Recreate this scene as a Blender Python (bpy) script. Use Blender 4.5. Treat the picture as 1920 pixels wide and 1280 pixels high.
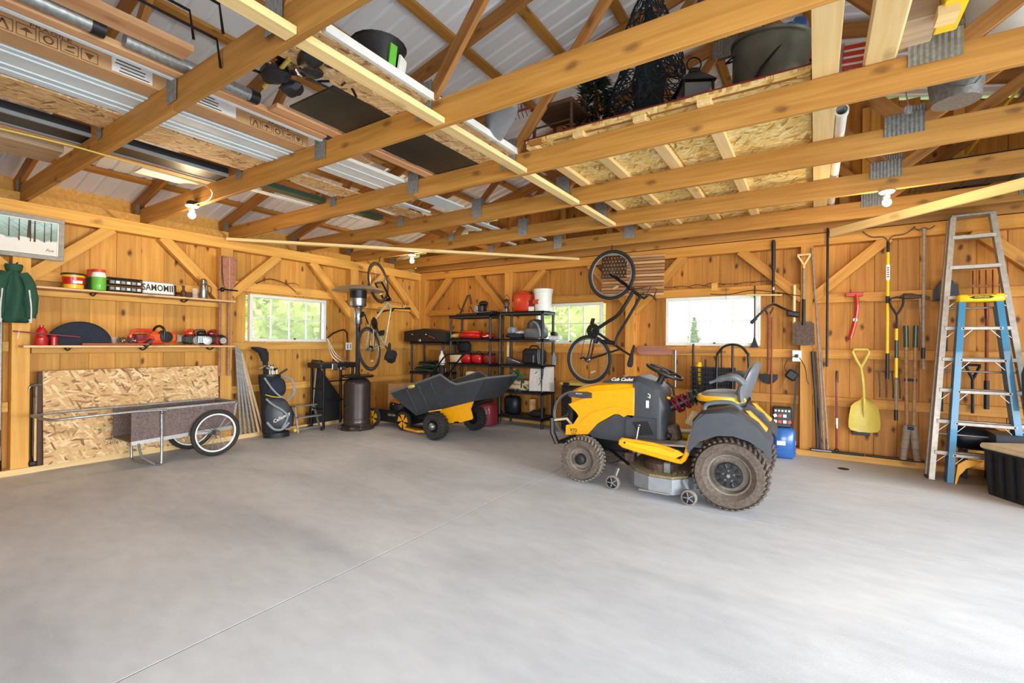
import bpy, bmesh, math, random
from mathutils import Vector as V, Matrix, Euler
from mathutils import noise as mnoise
random.seed(7)
PI = math.pi
C = bpy.context.scene.collection
S = bpy.context.scene
for o in list(bpy.data.objects): bpy.data.objects.remove(o)

# ---------------------------------------------------------------- camera
cd = bpy.data.cameras.new('camera'); cam = bpy.data.objects.new('camera', cd); C.objects.link(cam)
th, pit, rol = math.radians(33.06), math.radians(.18), math.radians(.51)
F0 = V((-math.sin(th), math.cos(th), 0)); R0 = V((math.cos(th), math.sin(th), 0))
Fd = F0*math.cos(pit) + V((0,0,1))*math.sin(pit); U2 = R0.cross(Fd)
Rt = R0*math.cos(rol) + U2*math.sin(rol); Up = Rt.cross(Fd)
m = Matrix((Rt, Up, -Fd)).transposed().to_4x4(); m.translation = V((0,0,1.35))
cam.matrix_world = m
cd.sensor_width = 36; cd.lens = 873*36/1920; cd.clip_start = .05; cd.clip_end = 300
S.camera = cam

# ---------------------------------------------------------------- light
W = bpy.data.worlds.new('sky'); S.world = W; W.use_nodes = True
wn = W.node_tree; wn.nodes.clear()
bg = wn.nodes.new('ShaderNodeBackground'); wo = wn.nodes.new('ShaderNodeOutputWorld')
bg.inputs[0].default_value = (.86, .93, 1.0, 1); bg.inputs[1].default_value = 2.2
wn.links.new(bg.outputs[0], wo.inputs[0])
def area(name, loc, rot, sx, sy, power, col):
    l = bpy.data.lights.new(name, 'AREA'); l.shape = 'RECTANGLE'; l.size = sx; l.size_y = sy
    l.energy = power; l.color = col; l.spread = math.radians(112)
    o = bpy.data.objects.new(name, l); C.objects.link(o); o.location = loc; o.rotation_euler = rot
    return o
# daylight standing in the open garage doors behind and beside the camera
area('daylight_front_door', (2.0, -3.5, 1.5), (math.radians(70), 0, math.radians(22)), 5.0, 2.0, 110, (.90, .96, 1.0))
area('daylight_side_door', (5.35, 1.6, 1.4), (math.radians(67), 0, math.radians(84)), 6.0, 2.0, 210, (.90, .96, 1.0))
S.view_settings.view_transform = 'Standard'; S.view_settings.look = 'None'
S.view_settings.gamma = 1; S.view_settings.use_curve_mapping = False
S.view_settings.exposure = 0.95
try:
    S.cycles.use_denoising = True; S.cycles.max_bounces = 8; S.cycles.diffuse_bounces = 5
    S.cycles.sample_clamp_indirect = 6
except Exception: pass

# ---------------------------------------------------------------- materials
MATS = {}
def newmat(name):
    m = bpy.data.materials.new(name); m.use_nodes = True; MATS[name] = m
    return m, m.node_tree, m.node_tree.nodes['Principled BSDF']
def N(nt, t, **kw):
    n = nt.nodes.new(t)
    for k, v in kw.items(): setattr(n, k, v)
    return n
def ramp(nt, stops, interp='LINEAR'):
    r = nt.nodes.new('ShaderNodeValToRGB'); r.color_ramp.interpolation = interp
    e = r.color_ramp.elements
    while len(e) < len(stops): e.new(.5)
    for i, (p, c) in enumerate(stops): e[i].position = p; e[i].color = (*c, 1)
    return r
def lin(h):
    h = h.lstrip('#'); c = [int(h[i:i+2], 16)/255 for i in (0, 2, 4)]
    return tuple(x/12.92 if x <= .04045 else ((x+.055)/1.055)**2.4 for x in c)
def mul(c, k): return tuple(min(1, x*k) for x in c)
def plain(name, col, rough=.5, metal=0, var=.12, scale=30, bump=0, coat=0, spec=None):
    """principled with a little mottled variation and optional fine relief"""
    m, nt, b = newmat(name)
    if isinstance(col, str): col = lin(col)
    tc = N(nt, 'ShaderNodeTexCoord'); no = N(nt, 'ShaderNodeTexNoise'); no.inputs['Scale'].default_value = scale
    no.inputs['Detail'].default_value = 4
    nt.links.new(tc.outputs['Object'], no.inputs['Vector'])
    r = ramp(nt, [(.3, mul(col, 1-var)), (.7, mul(col, 1+var))])
    nt.links.new(no.outputs[0], r.inputs[0]); nt.links.new(r.outputs[0], b.inputs['Base Color'])
    b.inputs['Roughness'].default_value = rough; b.inputs['Metallic'].default_value = metal
    if coat: b.inputs['Coat Weight'].default_value = coat
    if bump:
        bp = N(nt, 'ShaderNodeBump'); bp.inputs['Strength'].default_value = bump; bp.inputs['Distance'].default_value = .01
        nt.links.new(no.outputs[0], bp.inputs['Height']); nt.links.new(bp.outputs[0], b.inputs['Normal'])
    return m
def wood(name, c1, c2, knot=.6, rough=.65, axis=0, kscale=4.5, gs=1.0, kcol=None):
    """pine: grain along one local axis, knots, per-board tone"""
    m, nt, b = newmat(name)
    c1 = lin(c1) if isinstance(c1, str) else c1; c2 = lin(c2) if isinstance(c2, str) else c2
    L = nt.links.new
    tc = N(nt, 'ShaderNodeTexCoord'); oi = N(nt, 'ShaderNodeObjectInfo')
    off = N(nt, 'ShaderNodeVectorMath', operation='SCALE'); off.inputs[0].default_value = (37, 91, 53)
    L(oi.outputs['Random'], off.inputs['Scale'])
    ad = N(nt, 'ShaderNodeVectorMath', operation='ADD'); L(tc.outputs['Object'], ad.inputs[0]); L(off.outputs[0], ad.inputs[1])
    mp = N(nt, 'ShaderNodeMapping'); sc = [26*gs, 26*gs, 26*gs]; sc[axis] = 1.3*gs; mp.inputs['Scale'].default_value = sc
    L(ad.outputs[0], mp.inputs[0])
    g = N(nt, 'ShaderNodeTexNoise'); g.inputs['Scale'].default_value = 1; g.inputs['Detail'].default_value = 5; g.inputs['Distortion'].default_value = .5
    L(mp.outputs[0], g.inputs['Vector'])
    r = ramp(nt, [(.28, c1), (.72, c2)]); L(g.outputs[0], r.inputs[0])
    # knots: sparse voronoi cells, slightly stretched along the grain
    sx_ = N(nt, 'ShaderNodeSeparateXYZ'); L(ad.outputs[0], sx_.inputs[0]); o_ = [i for i in range(3) if i != axis]
    sm_ = N(nt, 'ShaderNodeMath', operation='ADD'); L(sx_.outputs[o_[0]], sm_.inputs[0]); L(sx_.outputs[o_[1]], sm_.inputs[1])
    cb_ = N(nt, 'ShaderNodeCombineXYZ'); L(sx_.outputs[axis], cb_.inputs[0]); L(sm_.outputs[0], cb_.inputs[1])
    mk = N(nt, 'ShaderNodeMapping'); mk.inputs['Scale'].default_value = (kscale*.55, kscale*1.1, 1)
    L(cb_.outputs[0], mk.inputs[0])
    nd = N(nt, 'ShaderNodeTexNoise'); nd.inputs['Scale'].default_value = 14; L(ad.outputs[0], nd.inputs['Vector'])
    mx = N(nt, 'ShaderNodeVectorMath', operation='MULTIPLY_ADD'); mx.inputs[1].default_value = (.13, .13, .13)
    L(nd.outputs['Color'], mx.inputs[0]); L(mk.outputs[0], mx.inputs[2])
    vo = N(nt, 'ShaderNodeTexVoronoi', voronoi_dimensions='2D'); vo.inputs['Scale'].default_value = 1; L(mx.outputs[0], vo.inputs['Vector'])
    kr = ramp(nt, [(.045, (1,1,1)), (.08, (.6,.6,.6)), (.14, (0,0,0))]); L(vo.outputs['Distance'], kr.inputs[0])
    sel = N(nt, 'ShaderNodeSeparateColor'); L(vo.outputs['Color'], sel.inputs[0])
    gt = N(nt, 'ShaderNodeMath', operation='GREATER_THAN'); gt.inputs[1].default_value = .5; L(sel.outputs[0], gt.inputs[0])
    km = N(nt, 'ShaderNodeMath', operation='MULTIPLY'); L(kr.outputs[0], km.inputs[0]); L(gt.outputs[0], km.inputs[1])
    k2 = N(nt, 'ShaderNodeMath', operation='MULTIPLY'); L(km.outputs[0], k2.inputs[0]); k2.inputs[1].default_value = knot
    mc = N(nt, 'ShaderNodeMix', data_type='RGBA'); L(k2.outputs[0], mc.inputs[0]); L(r.outputs[0], mc.inputs[6]); mc.inputs[7].default_value = (*(kcol or (c1[0]*.22, c1[1]*.14, c1[2]*.12)), 1)
    hs = N(nt, 'ShaderNodeHueSaturation'); L(mc.outputs[2], hs.inputs['Color'])
    mr = N(nt, 'ShaderNodeMapRange'); mr.inputs[3].default_value = .84; mr.inputs[4].default_value = 1.14
    L(oi.outputs['Random'], mr.inputs[0]); L(mr.outputs[0], hs.inputs['Value'])
    L(hs.outputs[0], b.inputs['Base Color'])
    b.inputs['Roughness'].default_value = rough
    bp = N(nt, 'ShaderNodeBump'); bp.inputs['Strength'].default_value = .15; bp.inputs['Distance'].default_value = .004
    L(g.outputs[0], bp.inputs['Height']); L(bp.outputs[0], b.inputs['Normal'])
    return m
def osb(name, pal, plane='yz'):
    """strand board: layers of long overlapping strands turned in different directions"""
    m, nt, b = newmat(name); L = nt.links.new
    tc = N(nt, 'ShaderNodeTexCoord'); sp = N(nt, 'ShaderNodeSeparateXYZ'); L(tc.outputs['Object'], sp.inputs[0])
    cb = N(nt, 'ShaderNodeCombineXYZ'); ix = {'x': 0, 'y': 1, 'z': 2}
    L(sp.outputs[ix[plane[0]]], cb.inputs[0]); L(sp.outputs[ix[plane[1]]], cb.inputs[1])
    no = N(nt, 'ShaderNodeTexNoise'); no.inputs['Scale'].default_value = 5; L(cb.outputs[0], no.inputs['Vector'])
    ma = N(nt, 'ShaderNodeVectorMath', operation='MULTIPLY_ADD'); ma.inputs[1].default_value = (.05,.05,0); L(no.outputs['Color'], ma.inputs[0]); L(cb.outputs[0], ma.inputs[2])
    cur = None
    for i, rz in enumerate((.15, 1.0, -.45, .5, -.1, -1.1)):
        mp = N(nt, 'ShaderNodeMapping', vector_type='TEXTURE'); mp.inputs['Rotation'].default_value = (0, 0, rz); mp.inputs['Scale'].default_value = (.085, .020, 1); mp.inputs['Location'].default_value = (i*.37, i*.21, 0)
        L(ma.outputs[0], mp.inputs[0])
        v = N(nt, 'ShaderNodeTexVoronoi', voronoi_dimensions='2D'); v.inputs['Scale'].default_value = 1; L(mp.outputs[0], v.inputs['Vector'])
        s_ = N(nt, 'ShaderNodeSeparateColor'); L(v.outputs['Color'], s_.inputs[0])
        if cur is None: cur = s_.outputs[0]; continue
        gt = N(nt, 'ShaderNodeMath', operation='GREATER_THAN'); gt.inputs[1].default_value = .72; L(s_.outputs[1], gt.inputs[0])
        mx = N(nt, 'ShaderNodeMix'); L(gt.outputs[0], mx.inputs[0]); L(cur, mx.inputs[2]); L(s_.outputs[0], mx.inputs[3]); cur = mx.outputs[0]
    n = len(pal); r = ramp(nt, [(i/(n-1), lin(c)) for i, c in enumerate(pal)]); L(cur, r.inputs[0])
    L(r.outputs[0], b.inputs['Base Color']); b.inputs['Roughness'].default_value = .7
    bp = N(nt, 'ShaderNodeBump'); bp.inputs['Strength'].default_value = .25; bp.inputs['Distance'].default_value = .003; L(cur, bp.inputs['Height']); L(bp.outputs[0], b.inputs['Normal'])
    return m
def glossy(name, col, rough=.3, metal=0, coat=.3): return plain(name, col, rough, metal, .05, 20, 0, coat)
def emit(name, col, s):
    m, nt, b = newmat(name); b.inputs['Emission Color'].default_value = (*col, 1); b.inputs['Emission Strength'].default_value = s
    b.inputs['Base Color'].default_value = (*col, 1); return m

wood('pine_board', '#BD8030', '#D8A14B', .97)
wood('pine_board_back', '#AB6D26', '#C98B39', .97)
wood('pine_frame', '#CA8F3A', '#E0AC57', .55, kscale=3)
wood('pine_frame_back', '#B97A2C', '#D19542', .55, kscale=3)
wood('truss_wood', '#9B6723', '#BD8840', .6, kscale=4)
wood('truss_brown', '#8F5822', '#B67F3E', .55, kscale=4)
wood('fresh_wood', '#E3BD7C', '#EFD29B', .35, kscale=3)
wood('cedar_plank', '#C98B5A', '#E2B487', .3)
wood('weathered_wood', '#A68A6E', '#C4AA88', .4)
wood('dark_wood', '#3A2416', '#5A3A24', .2)
wood('shelf_wood', '#C99B66', '#E3C092', .4)
wood('handle_wood', '#8C6440', '#B58A60', .1)
wood('handle_grey', '#7E6C5C', '#A39080', .1)
wood('handle_red_brown', '#7A3A20', '#9B5430', .1)
wood('paddle_wood', '#8E5A48', '#B37B68', .05)
osb('osb_tan', ['#7A5836', '#C49A66', '#D2AC79', '#CDA26C', '#DDBC8C', '#E6CC9F'])
osb('osb_flat', ['#7A5836', '#C49A66', '#D2AC79', '#CDA26C', '#DDBC8C', '#E6CC9F'], 'xy')
osb('osb_light', ['#A67B36', '#DDB463', '#E8C87E', '#E2BE70', '#EFD796', '#F4E2AC'], 'xy')
plain('white_vinyl', '#D3DEE4', .6, 0, .04, 12)
plain('white_paint', '#E6E6E2', .45, 0, .05, 15)
plain('cardboard', '#C2976A', .8, 0, .06, 14)
plain('galvanized', '#9A9C9C', .42, .75, .22, 45)
plain('aluminium', '#B8B6B2', .38, .8, .1, 25)
plain('aluminium_dull', '#A9A198', .5, .6, .15, 25)
plain('steel', '#8C8C8C', .3, .9, .1, 25)
plain('chrome', '#D0D0D0', .12, 1, .05, 10)
plain('dark_metal', '#26262A', .4, .5, .15, 30)
plain('rusty_metal', '#5B4A40', .6, .5, .3, 30)
plain('black_plastic', '#1B1C1F', .45, 0, .15, 20)
plain('dark_grey_plastic', '#3E4248', .42, 0, .1, 15)
plain('tub_plastic', '#34393F', .4, 0, .15, 12)
plain('grey_plastic', '#5E6267', .42, 0, .08, 15)
plain('mid_grey_plastic', '#84878B', .45, 0, .08, 15)
plain('shelf_plastic', '#24272C', .45, 0, .1, 20)
plain('rubber', '#2A2826', .8, 0, .2, 60, .3)
plain('dusty_rubber', '#7C7268', .9, 0, .25, 50, .4)
plain('brown_rubber', '#5C5047', .9, 0, .3, 40, .5)
glossy('yellow_paint', '#F0A70A', .28, 0, .5)
glossy('yellow_plastic', '#EFB512', .38, 0, .2)
glossy('bright_yellow', '#F2C615', .4, 0, .1)
glossy('pale_yellow_plastic', '#C9B24E', .45, 0, .1)
glossy('orange_plastic', '#D9541C', .4)
glossy('red_plastic', '#B81A16', .38)
glossy('burnt_orange', '#B4611C', .5)
glossy('orange_red_plastic', '#CE3A1E', .4)
glossy('dark_red', '#7A1512', .5)
glossy('magenta_red', '#7C1A2C', .5)
glossy('blue_plastic', '#2E62A8', .3)
glossy('ladder_blue', '#14719C', .45)
glossy('dark_green', '#1E4A38', .8, 0, 0)
glossy('teal_cloth', '#4BA892', .8, 0, 0)
glossy('green_plastic', '#1E4030', .5)
glossy('bright_green', '#5FB534', .5)
plain('navy_cloth', '#1C2433', .85, 0, .2, 40, .2)
plain('black_cloth', '#1A1B1E', .85, 0, .25, 40, .3)
plain('grey_cloth', '#8C9197', .85, 0, .15, 40, .2)
plain('white_cloth', '#DAD8D4', .85, 0, .08, 20, .2)
plain('cream_cloth', '#CDB795', .85, 0, .1, 20, .2)
plain('dark_olive_panel', '#2E2A22', .5, 0, .55, 2.2)
plain('bronze_heater', '#4A4240', .3, .55, .1, 8)
plain('cart_panel', '#6B5A56', .75, 0, .35, 60, .2)
plain('grass_clippings', '#7F7354', .9, 0, .4, 90, .5)
plain('black_steel', '#141416', .35, .3, .1, 30)
plain('dark_tank', '#17222A', .4, .2, .2, 12)
plain('fir_green', '#1F3424', .9, 0, .4, 60)
plain('netting', '#202A33', .7, 0, .4, 60)
plain('paper', '#E4E4E2', .7, 0, .04, 20)
plain('ink', '#2A2420', .7, 0, .1, 20)
plain('brown_ink', '#6E4A2C', .8, 0, .1, 20)
plain('grey_frame_wood', '#98948C', .6, 0, .15, 30)
plain('pale_silver', '#B9BFA8', .35, .4, .1, 10)
plain('tarnished_tub', '#6A6C62', .42, .45, .3, 5)

# ---------------------------------------------------------------- helpers
def M3(loc=(0,0,0), rot=(0,0,0)): return Matrix.Translation(V(loc)) @ Euler(rot).to_matrix().to_4x4()
def frame(p, q, up=(0,0,1)):
    """matrix at the middle of p-q: X along, Y sideways, Z towards 'up'"""
    p, q = V(p), V(q); x = (q-p).normalized(); u = V(up)
    if abs(x.dot(u)) > .98: u = V((0,1,0)) if abs(x.y) < .9 else V((1,0,0))
    y = u.cross(x).normalized(); z = x.cross(y)
    m = Matrix((x, y, z)).transposed().to_4x4(); m.translation = (p+q)/2
    return m
def smooth_path(pts, k=4, closed=False):
    P = [V(p) for p in pts]; n = len(P); out = []
    if n < 3: return P
    rng = range(n) if closed else range(n-1)
    for i in rng:
        p0 = P[(i-1) % n] if closed or i > 0 else P[0]; p1 = P[i]; p2 = P[(i+1) % n]
        p3 = P[(i+2) % n] if closed or i+2 < n else P[-1]
        for j in range(k):
            t = j/k; a = 2*p1; b = (p2-p0)*t; c = (2*p0-5*p1+4*p2-p3)*t*t; d = (-p0+3*p1-3*p2+p3)*t**3
            out.append((a+b+c+d)*.5)
    if not closed: out.append(P[-1])
    return out
class G:
    def __init__(s, M=None): s.v = []; s.f = []; s.M = M or Matrix()
    def add(s, vs, fs, M=None):
        T = s.M @ M if M else s.M; b = len(s.v)
        s.v += [T @ V(x) for x in vs]; s.f += [[b+i for i in f] for f in fs]; return s
    def box(s, c, d, rot=None, bev=0, M=None):
        x, y, z = d[0]/2, d[1]/2, d[2]/2
        T = (M or Matrix()) @ M3(c, rot or (0,0,0))
        if bev:
            b = min(bev, x*.45*2, y*.45*2, z*.45*2)/1; b = min(b, x*.9, y*.9, z*.9)
            vs = []; idx = {}
            for sx in (-1,1):
                for sy in (-1,1):
                    for sz in (-1,1):
                        for k, (a, bb, cc) in enumerate(((0,b,b),(b,0,b),(b,b,0))):
                            idx[(sx,sy,sz,k)] = len(vs); vs.append((sx*(x-a), sy*(y-bb), sz*(z-cc)))
            fs = []
            I = lambda *a: idx[a]
            for sg in (-1,1):
                fs.append([I(sg,-1,-1,0),I(sg,1,-1,0),I(sg,1,1,0),I(sg,-1,1,0)][::sg])
                fs.append([I(-1,sg,-1,1),I(-1,sg,1,1),I(1,sg,1,1),I(1,sg,-1,1)][::sg])
                fs.append([I(-1,-1,sg,2),I(1,-1,sg,2),I(1,1,sg,2),I(-1,1,sg,2)][::sg])
            for a in (-1,1):
                for c2 in (-1,1):
                    fs.append([I(-1,a,c2,1),I(1,a,c2,1),I(1,a,c2,2),I(-1,a,c2,2)][::a*c2])
                    fs.append([I(a,-1,c2,0),I(a,-1,c2,2),I(a,1,c2,2),I(a,1,c2,0)][::-a*c2][::-1][::-1])
                    fs.append([I(a,c2,-1,0),I(a,c2,1,0),I(a,c2,1,1),I(a,c2,-1,1)][::a*c2])
            for k in ((a,b2,c2) for a in (-1,1) for b2 in (-1,1) for c2 in (-1,1)):
                fs.append([I(*k,0),I(*k,1),I(*k,2)])
            return s.add(vs, fs, T)
        vs = [(i*x, j*y, k*z) for i in (-1,1) for j in (-1,1) for k in (-1,1)]
        return s.add(vs, [(0,1,3,2),(4,6,7,5),(0,4,5,1),(2,3,7,6),(0,2,6,4),(1,5,7,3)], T)
    def bar(s, p, q, w, h, up=(0,0,1), bev=0):
        return s.box((0,0,0), ((V(q)-V(p)).length, w, h), bev=bev, M=frame(p, q, up))
    def cyl(s, p, q, r, r2=None, n=14, cap=True):
        r2 = r if r2 is None else r2; F = frame(p, q); L = (V(q)-V(p)).length/2
        vs = []
        for k, (x, rr) in enumerate(((-L, r), (L, r2))):
            vs += [(x, rr*math.cos(2*PI*i/n), rr*math.sin(2*PI*i/n)) for i in range(n)]
        fs = [(i, (i+1) % n, n+(i+1) % n, n+i) for i in range(n)]
        if cap: fs += [tuple(range(n))[::-1], tuple(range(n, 2*n))]
        return s.add(vs, fs, F)
    def tube(s, pts, r, n=7, closed=False, k=0):
        P = smooth_path(pts, k, closed) if k else [V(p) for p in pts]
        m = len(P); vs = []; fs = []; prev = None
        for i, p in enumerate(P):
            a = P[(i-1) % m] if (closed or i) else P[0]; b = P[(i+1) % m] if (closed or i < m-1) else P[-1]
            t = (b-a); t = t.normalized() if t.length > 1e-9 else V((0,0,1))
            if prev is None:
                u = V((0,0,1)) if abs(t.z) < .9 else V((1,0,0)); prev = (u-t*u.dot(t)).normalized()
            else:
                prev = prev-t*prev.dot(t); prev = prev.normalized() if prev.length > 1e-6 else V((1,0,0))
            w = t.cross(prev); rr = r[i*len(r)//m] if isinstance(r, (list, tuple)) else r
            vs += [p+prev*rr*math.cos(2*PI*j/n)+w*rr*math.sin(2*PI*j/n) for j in range(n)]
        for i in range(m if closed else m-1):
            a, b = i*n, ((i+1) % m)*n
            fs += [(a+j, a+(j+1) % n, b+(j+1) % n, b+j) for j in range(n)]
        if not closed: fs += [tuple(range(n))[::-1], tuple(range((m-1)*n, m*n))]
        return s.add(vs, fs)
    def lathe(s, prof, n=20, M=None, cap=True):
        """prof = [(radius, z)] turned about the local Z axis"""
        vs = []; m = len(prof)
        for r, z in prof: vs += [(r*math.cos(2*PI*i/n), r*math.sin(2*PI*i/n), z) for i in range(n)]
        fs = [(a*n+i, a*n+(i+1) % n, (a+1)*n+(i+1) % n, (a+1)*n+i) for a in range(m-1) for i in range(n)]
        if cap: fs += [tuple(range(n))[::-1], tuple(range((m-1)*n, m*n))]
        return s.add(vs, fs, M)
    def ring(s, R, r, n=28, k=8, M=None, sx=1): 
        """torus about local Z"""
        vs = []; fs = []
        for i in range(n):
            a = 2*PI*i/n
            for j in range(k):
                b = 2*PI*j/k; q = R+r*math.cos(b)
                vs.append((q*math.cos(a)*sx, q*math.sin(a), r*math.sin(b)))
        for i in range(n):
            for j in range(k):
                fs.append((i*k+j, ((i+1) % n)*k+j, ((i+1) % n)*k+(j+1) % k, i*k+(j+1) % k))
        return s.add(vs, fs, M)
    def prism(s, pts, t, M=None, axis='y'):
        """outline in the XZ plane extruded +-t/2 along Y (axis y); axis z: outline in XY"""
        n = len(pts)
        if axis == 'y': vs = [(a, -t/2, b) for a, b in pts]+[(a, t/2, b) for a, b in pts]
        elif axis == 'z': vs = [(a, b, -t/2) for a, b in pts]+[(a, b, t/2) for a, b in pts]
        else: vs = [(-t/2, a, b) for a, b in pts]+[(t/2, a, b) for a, b in pts]
        fs = [tuple(range(n)), tuple(range(n, 2*n))[::-1]]+[(i, n+i, n+(i+1) % n, (i+1) % n) for i in range(n)]
        return s.add(vs, fs, M)
    def loft(s, secs, cap=True, closed=True, M=None):
        n = len(secs[0]); vs = [p for sec in secs for p in sec]
        fs = []
        for a in range(len(secs)-1):
            for i in range(n if closed else n-1):
                fs.append((a*n+i, a*n+(i+1) % n, (a+1)*n+(i+1) % n, (a+1)*n+i))
        if cap: fs += [tuple(range(n))[::-1], tuple(range((len(secs)-1)*n, len(secs)*n))]
        return s.add(vs, fs, M)
    def ball(s, c, r, n=10, m=7, M=None):
        r = (r,r,r) if not isinstance(r, (tuple, list)) else r
        vs = [(c[0], c[1], c[2]-r[2])]
        for j in range(1, m):
            a = -PI/2+PI*j/m
            vs += [(c[0]+r[0]*math.cos(a)*math.cos(2*PI*i/n), c[1]+r[1]*math.cos(a)*math.sin(2*PI*i/n), c[2]+r[2]*math.sin(a)) for i in range(n)]
        vs.append((c[0], c[1], c[2]+r[2])); fs = []
        for i in range(n): fs.append((0, 1+(i+1) % n, 1+i))
        for j in range(m-2):
            for i in range(n): fs.append((1+j*n+i, 1+j*n+(i+1) % n, 1+(j+1)*n+(i+1) % n, 1+(j+1)*n+i))
        t = len(vs)-1
        for i in range(n): fs.append((t, 1+(m-2)*n+i, 1+(m-2)*n+(i+1) % n))
        return s.add(vs, fs, M)
    def jitter(s, amt, sc=8, seed=0):
        s.v = [p+mnoise.noise_vector(p*sc+V((seed, seed*2, 3)))*amt for p in s.v]; return s
    def mesh(s, name, smooth=True, ang=32):
        me = bpy.data.meshes.new(name); me.from_pydata([tuple(p) for p in s.v], [], [list(f) for f in s.f])
        bm = bmesh.new(); bm.from_mesh(me); bmesh.ops.recalc_face_normals(bm, faces=bm.faces); bm.to_mesh(me); bm.free()
        if smooth:
            me.shade_smooth(); me.set_sharp_from_angle(angle=math.radians(ang))
        return me
    def o(s, name, mat, parent=None, label=None, kind=None, smooth=True, ang=32, sub=0):
        return link(name, s.mesh(name, smooth, ang), mat, parent, label, kind, sub)
def link(name, me, mat, parent=None, label=None, kind=None, sub=0):
    if not me.materials: me.materials.append(MATS[mat])
    o = bpy.data.objects.new(name, me); C.objects.link(o)
    if parent: o.parent = parent
    if label: o['label'] = label
    if kind: o['kind'] = kind
    if sub: md = o.modifiers.new('sub', 'SUBSURF'); md.levels = sub; md.render_levels = sub
    return o
def thing(name, label, cat, loc=(0,0,0), rotz=0, group=None, rot=None):
    o = bpy.data.objects.new(name, None); C.objects.link(o); o.empty_display_size = .1
    o.location = loc; o.rotation_euler = rot or (0, 0, rotz); return tag(o, label, cat, group)
def tag(o, label, cat, group=None):
    o['label'] = label; o['category'] = cat
    if group: o['group'] = group
    return o
def struct(o): o['kind'] = 'structure'; return o
BEAMS = {}
def beam(name, p, q, w, h, mat, parent=None, up=(0,0,1), bev=.003, label=None):
    """one piece of lumber: its own object, grain along its length; alike pieces share the mesh"""
    L = round((V(q)-V(p)).length, 3); key = (L, w, h, mat, bev)
    if key not in BEAMS: BEAMS[key] = G().box((0,0,0), (L, w, h), bev=bev).mesh(name)
    o = link(name, BEAMS[key], mat, parent, label)
    M = frame(p, q, up)
    o.matrix_local = parent.matrix_world.inverted() @ M if (parent and False) else M
    return o
def copy_tree(o, parent=None):
    c = o.copy(); C.objects.link(c); c.parent = parent
    for ch in list(o.children): copy_tree(ch, c)
    return c
def dup(o, loc, label, rotz=None):
    c = copy_tree(o); c.location = loc; c['label'] = label
    if rotz is not None: c.rotation_euler = (0, 0, rotz)
    return c
def text(name, body, size, M, mat, parent, ext=.0008, sx=1, bold=0, shear=0):
    cu = bpy.data.curves.new(name, 'FONT'); cu.body = body; cu.size = size; cu.align_x = 'CENTER'; cu.align_y = 'CENTER'
    cu.extrude = ext; cu.offset = bold; cu.resolution_u = 2; cu.shear = shear
    t = bpy.data.objects.new(name, cu); C.objects.link(t)
    bpy.context.view_layer.update()
    me = bpy.data.meshes.new_from_object(t); bpy.data.objects.remove(t)
    for v in me.vertices: v.co.x *= sx
    me.materials.clear(); o = link(name, me, mat, parent); o.matrix_local = M; return o
def faceM(loc, x, z):
    """matrix for flat print: local X along x, local Y along z"""
    x = V(x).normalized(); z = V(z).normalized(); n = x.cross(z)
    m = Matrix((x, z, n)).transposed().to_4x4(); m.translation = V(loc); return m

# ================================================================= the room
XL, YB, XR, YF = -6.63, 6.81, 5.45, -3.6
YJ = [round(1.254+1.012*k, 3) for k in range(-4, 6)]          # truss planes
XC = -.80                                                     # ridge
def roof_under(x): return 4.60-.25*abs(x-XC)                 # underside of the purlins = top of the top chords

# ---- floor: four slabs with saw-cut joints
m, nt, b = newmat('concrete'); L = nt.links.new
tc = N(nt, 'ShaderNodeTexCoord')
n1 = N(nt, 'ShaderNodeTexNoise'); n1.inputs['Scale'].default_value = .55; n1.inputs['Detail'].default_value = 6; n1.inputs['Distortion'].default_value = .6
n2 = N(nt, 'ShaderNodeTexNoise'); n2.inputs['Scale'].default_value = 5; n2.inputs['Detail'].default_value = 8
n3 = N(nt, 'ShaderNodeTexNoise'); n3.inputs['Scale'].default_value = 140
mpf = N(nt, 'ShaderNodeMapping'); mpf.inputs['Rotation'].default_value = (0,0,.5); mpf.inputs['Scale'].default_value = (1, 2.2, 1)
L(tc.outputs['Object'], mpf.inputs[0])
for n in (n1, n2): L(mpf.outputs[0], n.inputs['Vector'])
L(tc.outputs['Object'], n3.inputs['Vector'])
r1 = ramp(nt, [(.3, lin('#B7BCC3')), (.5, lin('#CBD0D6')), (.72, lin('#DADEE2'))]); L(n1.outputs[0], r1.inputs[0])
r2 = ramp(nt, [(.3, (.86,.86,.86)), (.65, (1,1,1))]); L(n2.outputs[0], r2.inputs[0])
mm = N(nt, 'ShaderNodeMix', data_type='RGBA', blend_type='MULTIPLY'); mm.inputs[0].default_value = .75
L(r1.outputs[0], mm.inputs[6]); L(r2.outputs[0], mm.inputs[7])
# tan stain and painted wood reflection along the back wall near the ladders
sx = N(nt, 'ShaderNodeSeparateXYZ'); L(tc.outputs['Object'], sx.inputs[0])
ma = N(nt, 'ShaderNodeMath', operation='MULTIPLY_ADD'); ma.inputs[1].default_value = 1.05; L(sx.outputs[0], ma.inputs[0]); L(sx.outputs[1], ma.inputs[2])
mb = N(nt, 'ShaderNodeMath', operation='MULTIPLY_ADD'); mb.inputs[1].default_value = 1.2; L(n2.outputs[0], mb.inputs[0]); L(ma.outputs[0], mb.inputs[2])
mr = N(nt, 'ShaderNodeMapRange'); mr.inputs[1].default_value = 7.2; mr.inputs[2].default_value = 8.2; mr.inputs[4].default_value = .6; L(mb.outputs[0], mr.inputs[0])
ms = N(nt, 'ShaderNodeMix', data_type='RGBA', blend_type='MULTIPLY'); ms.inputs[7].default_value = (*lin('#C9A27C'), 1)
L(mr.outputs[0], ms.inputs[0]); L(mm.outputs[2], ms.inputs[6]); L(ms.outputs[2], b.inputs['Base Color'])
b.inputs['Roughness'].default_value = .62
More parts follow.
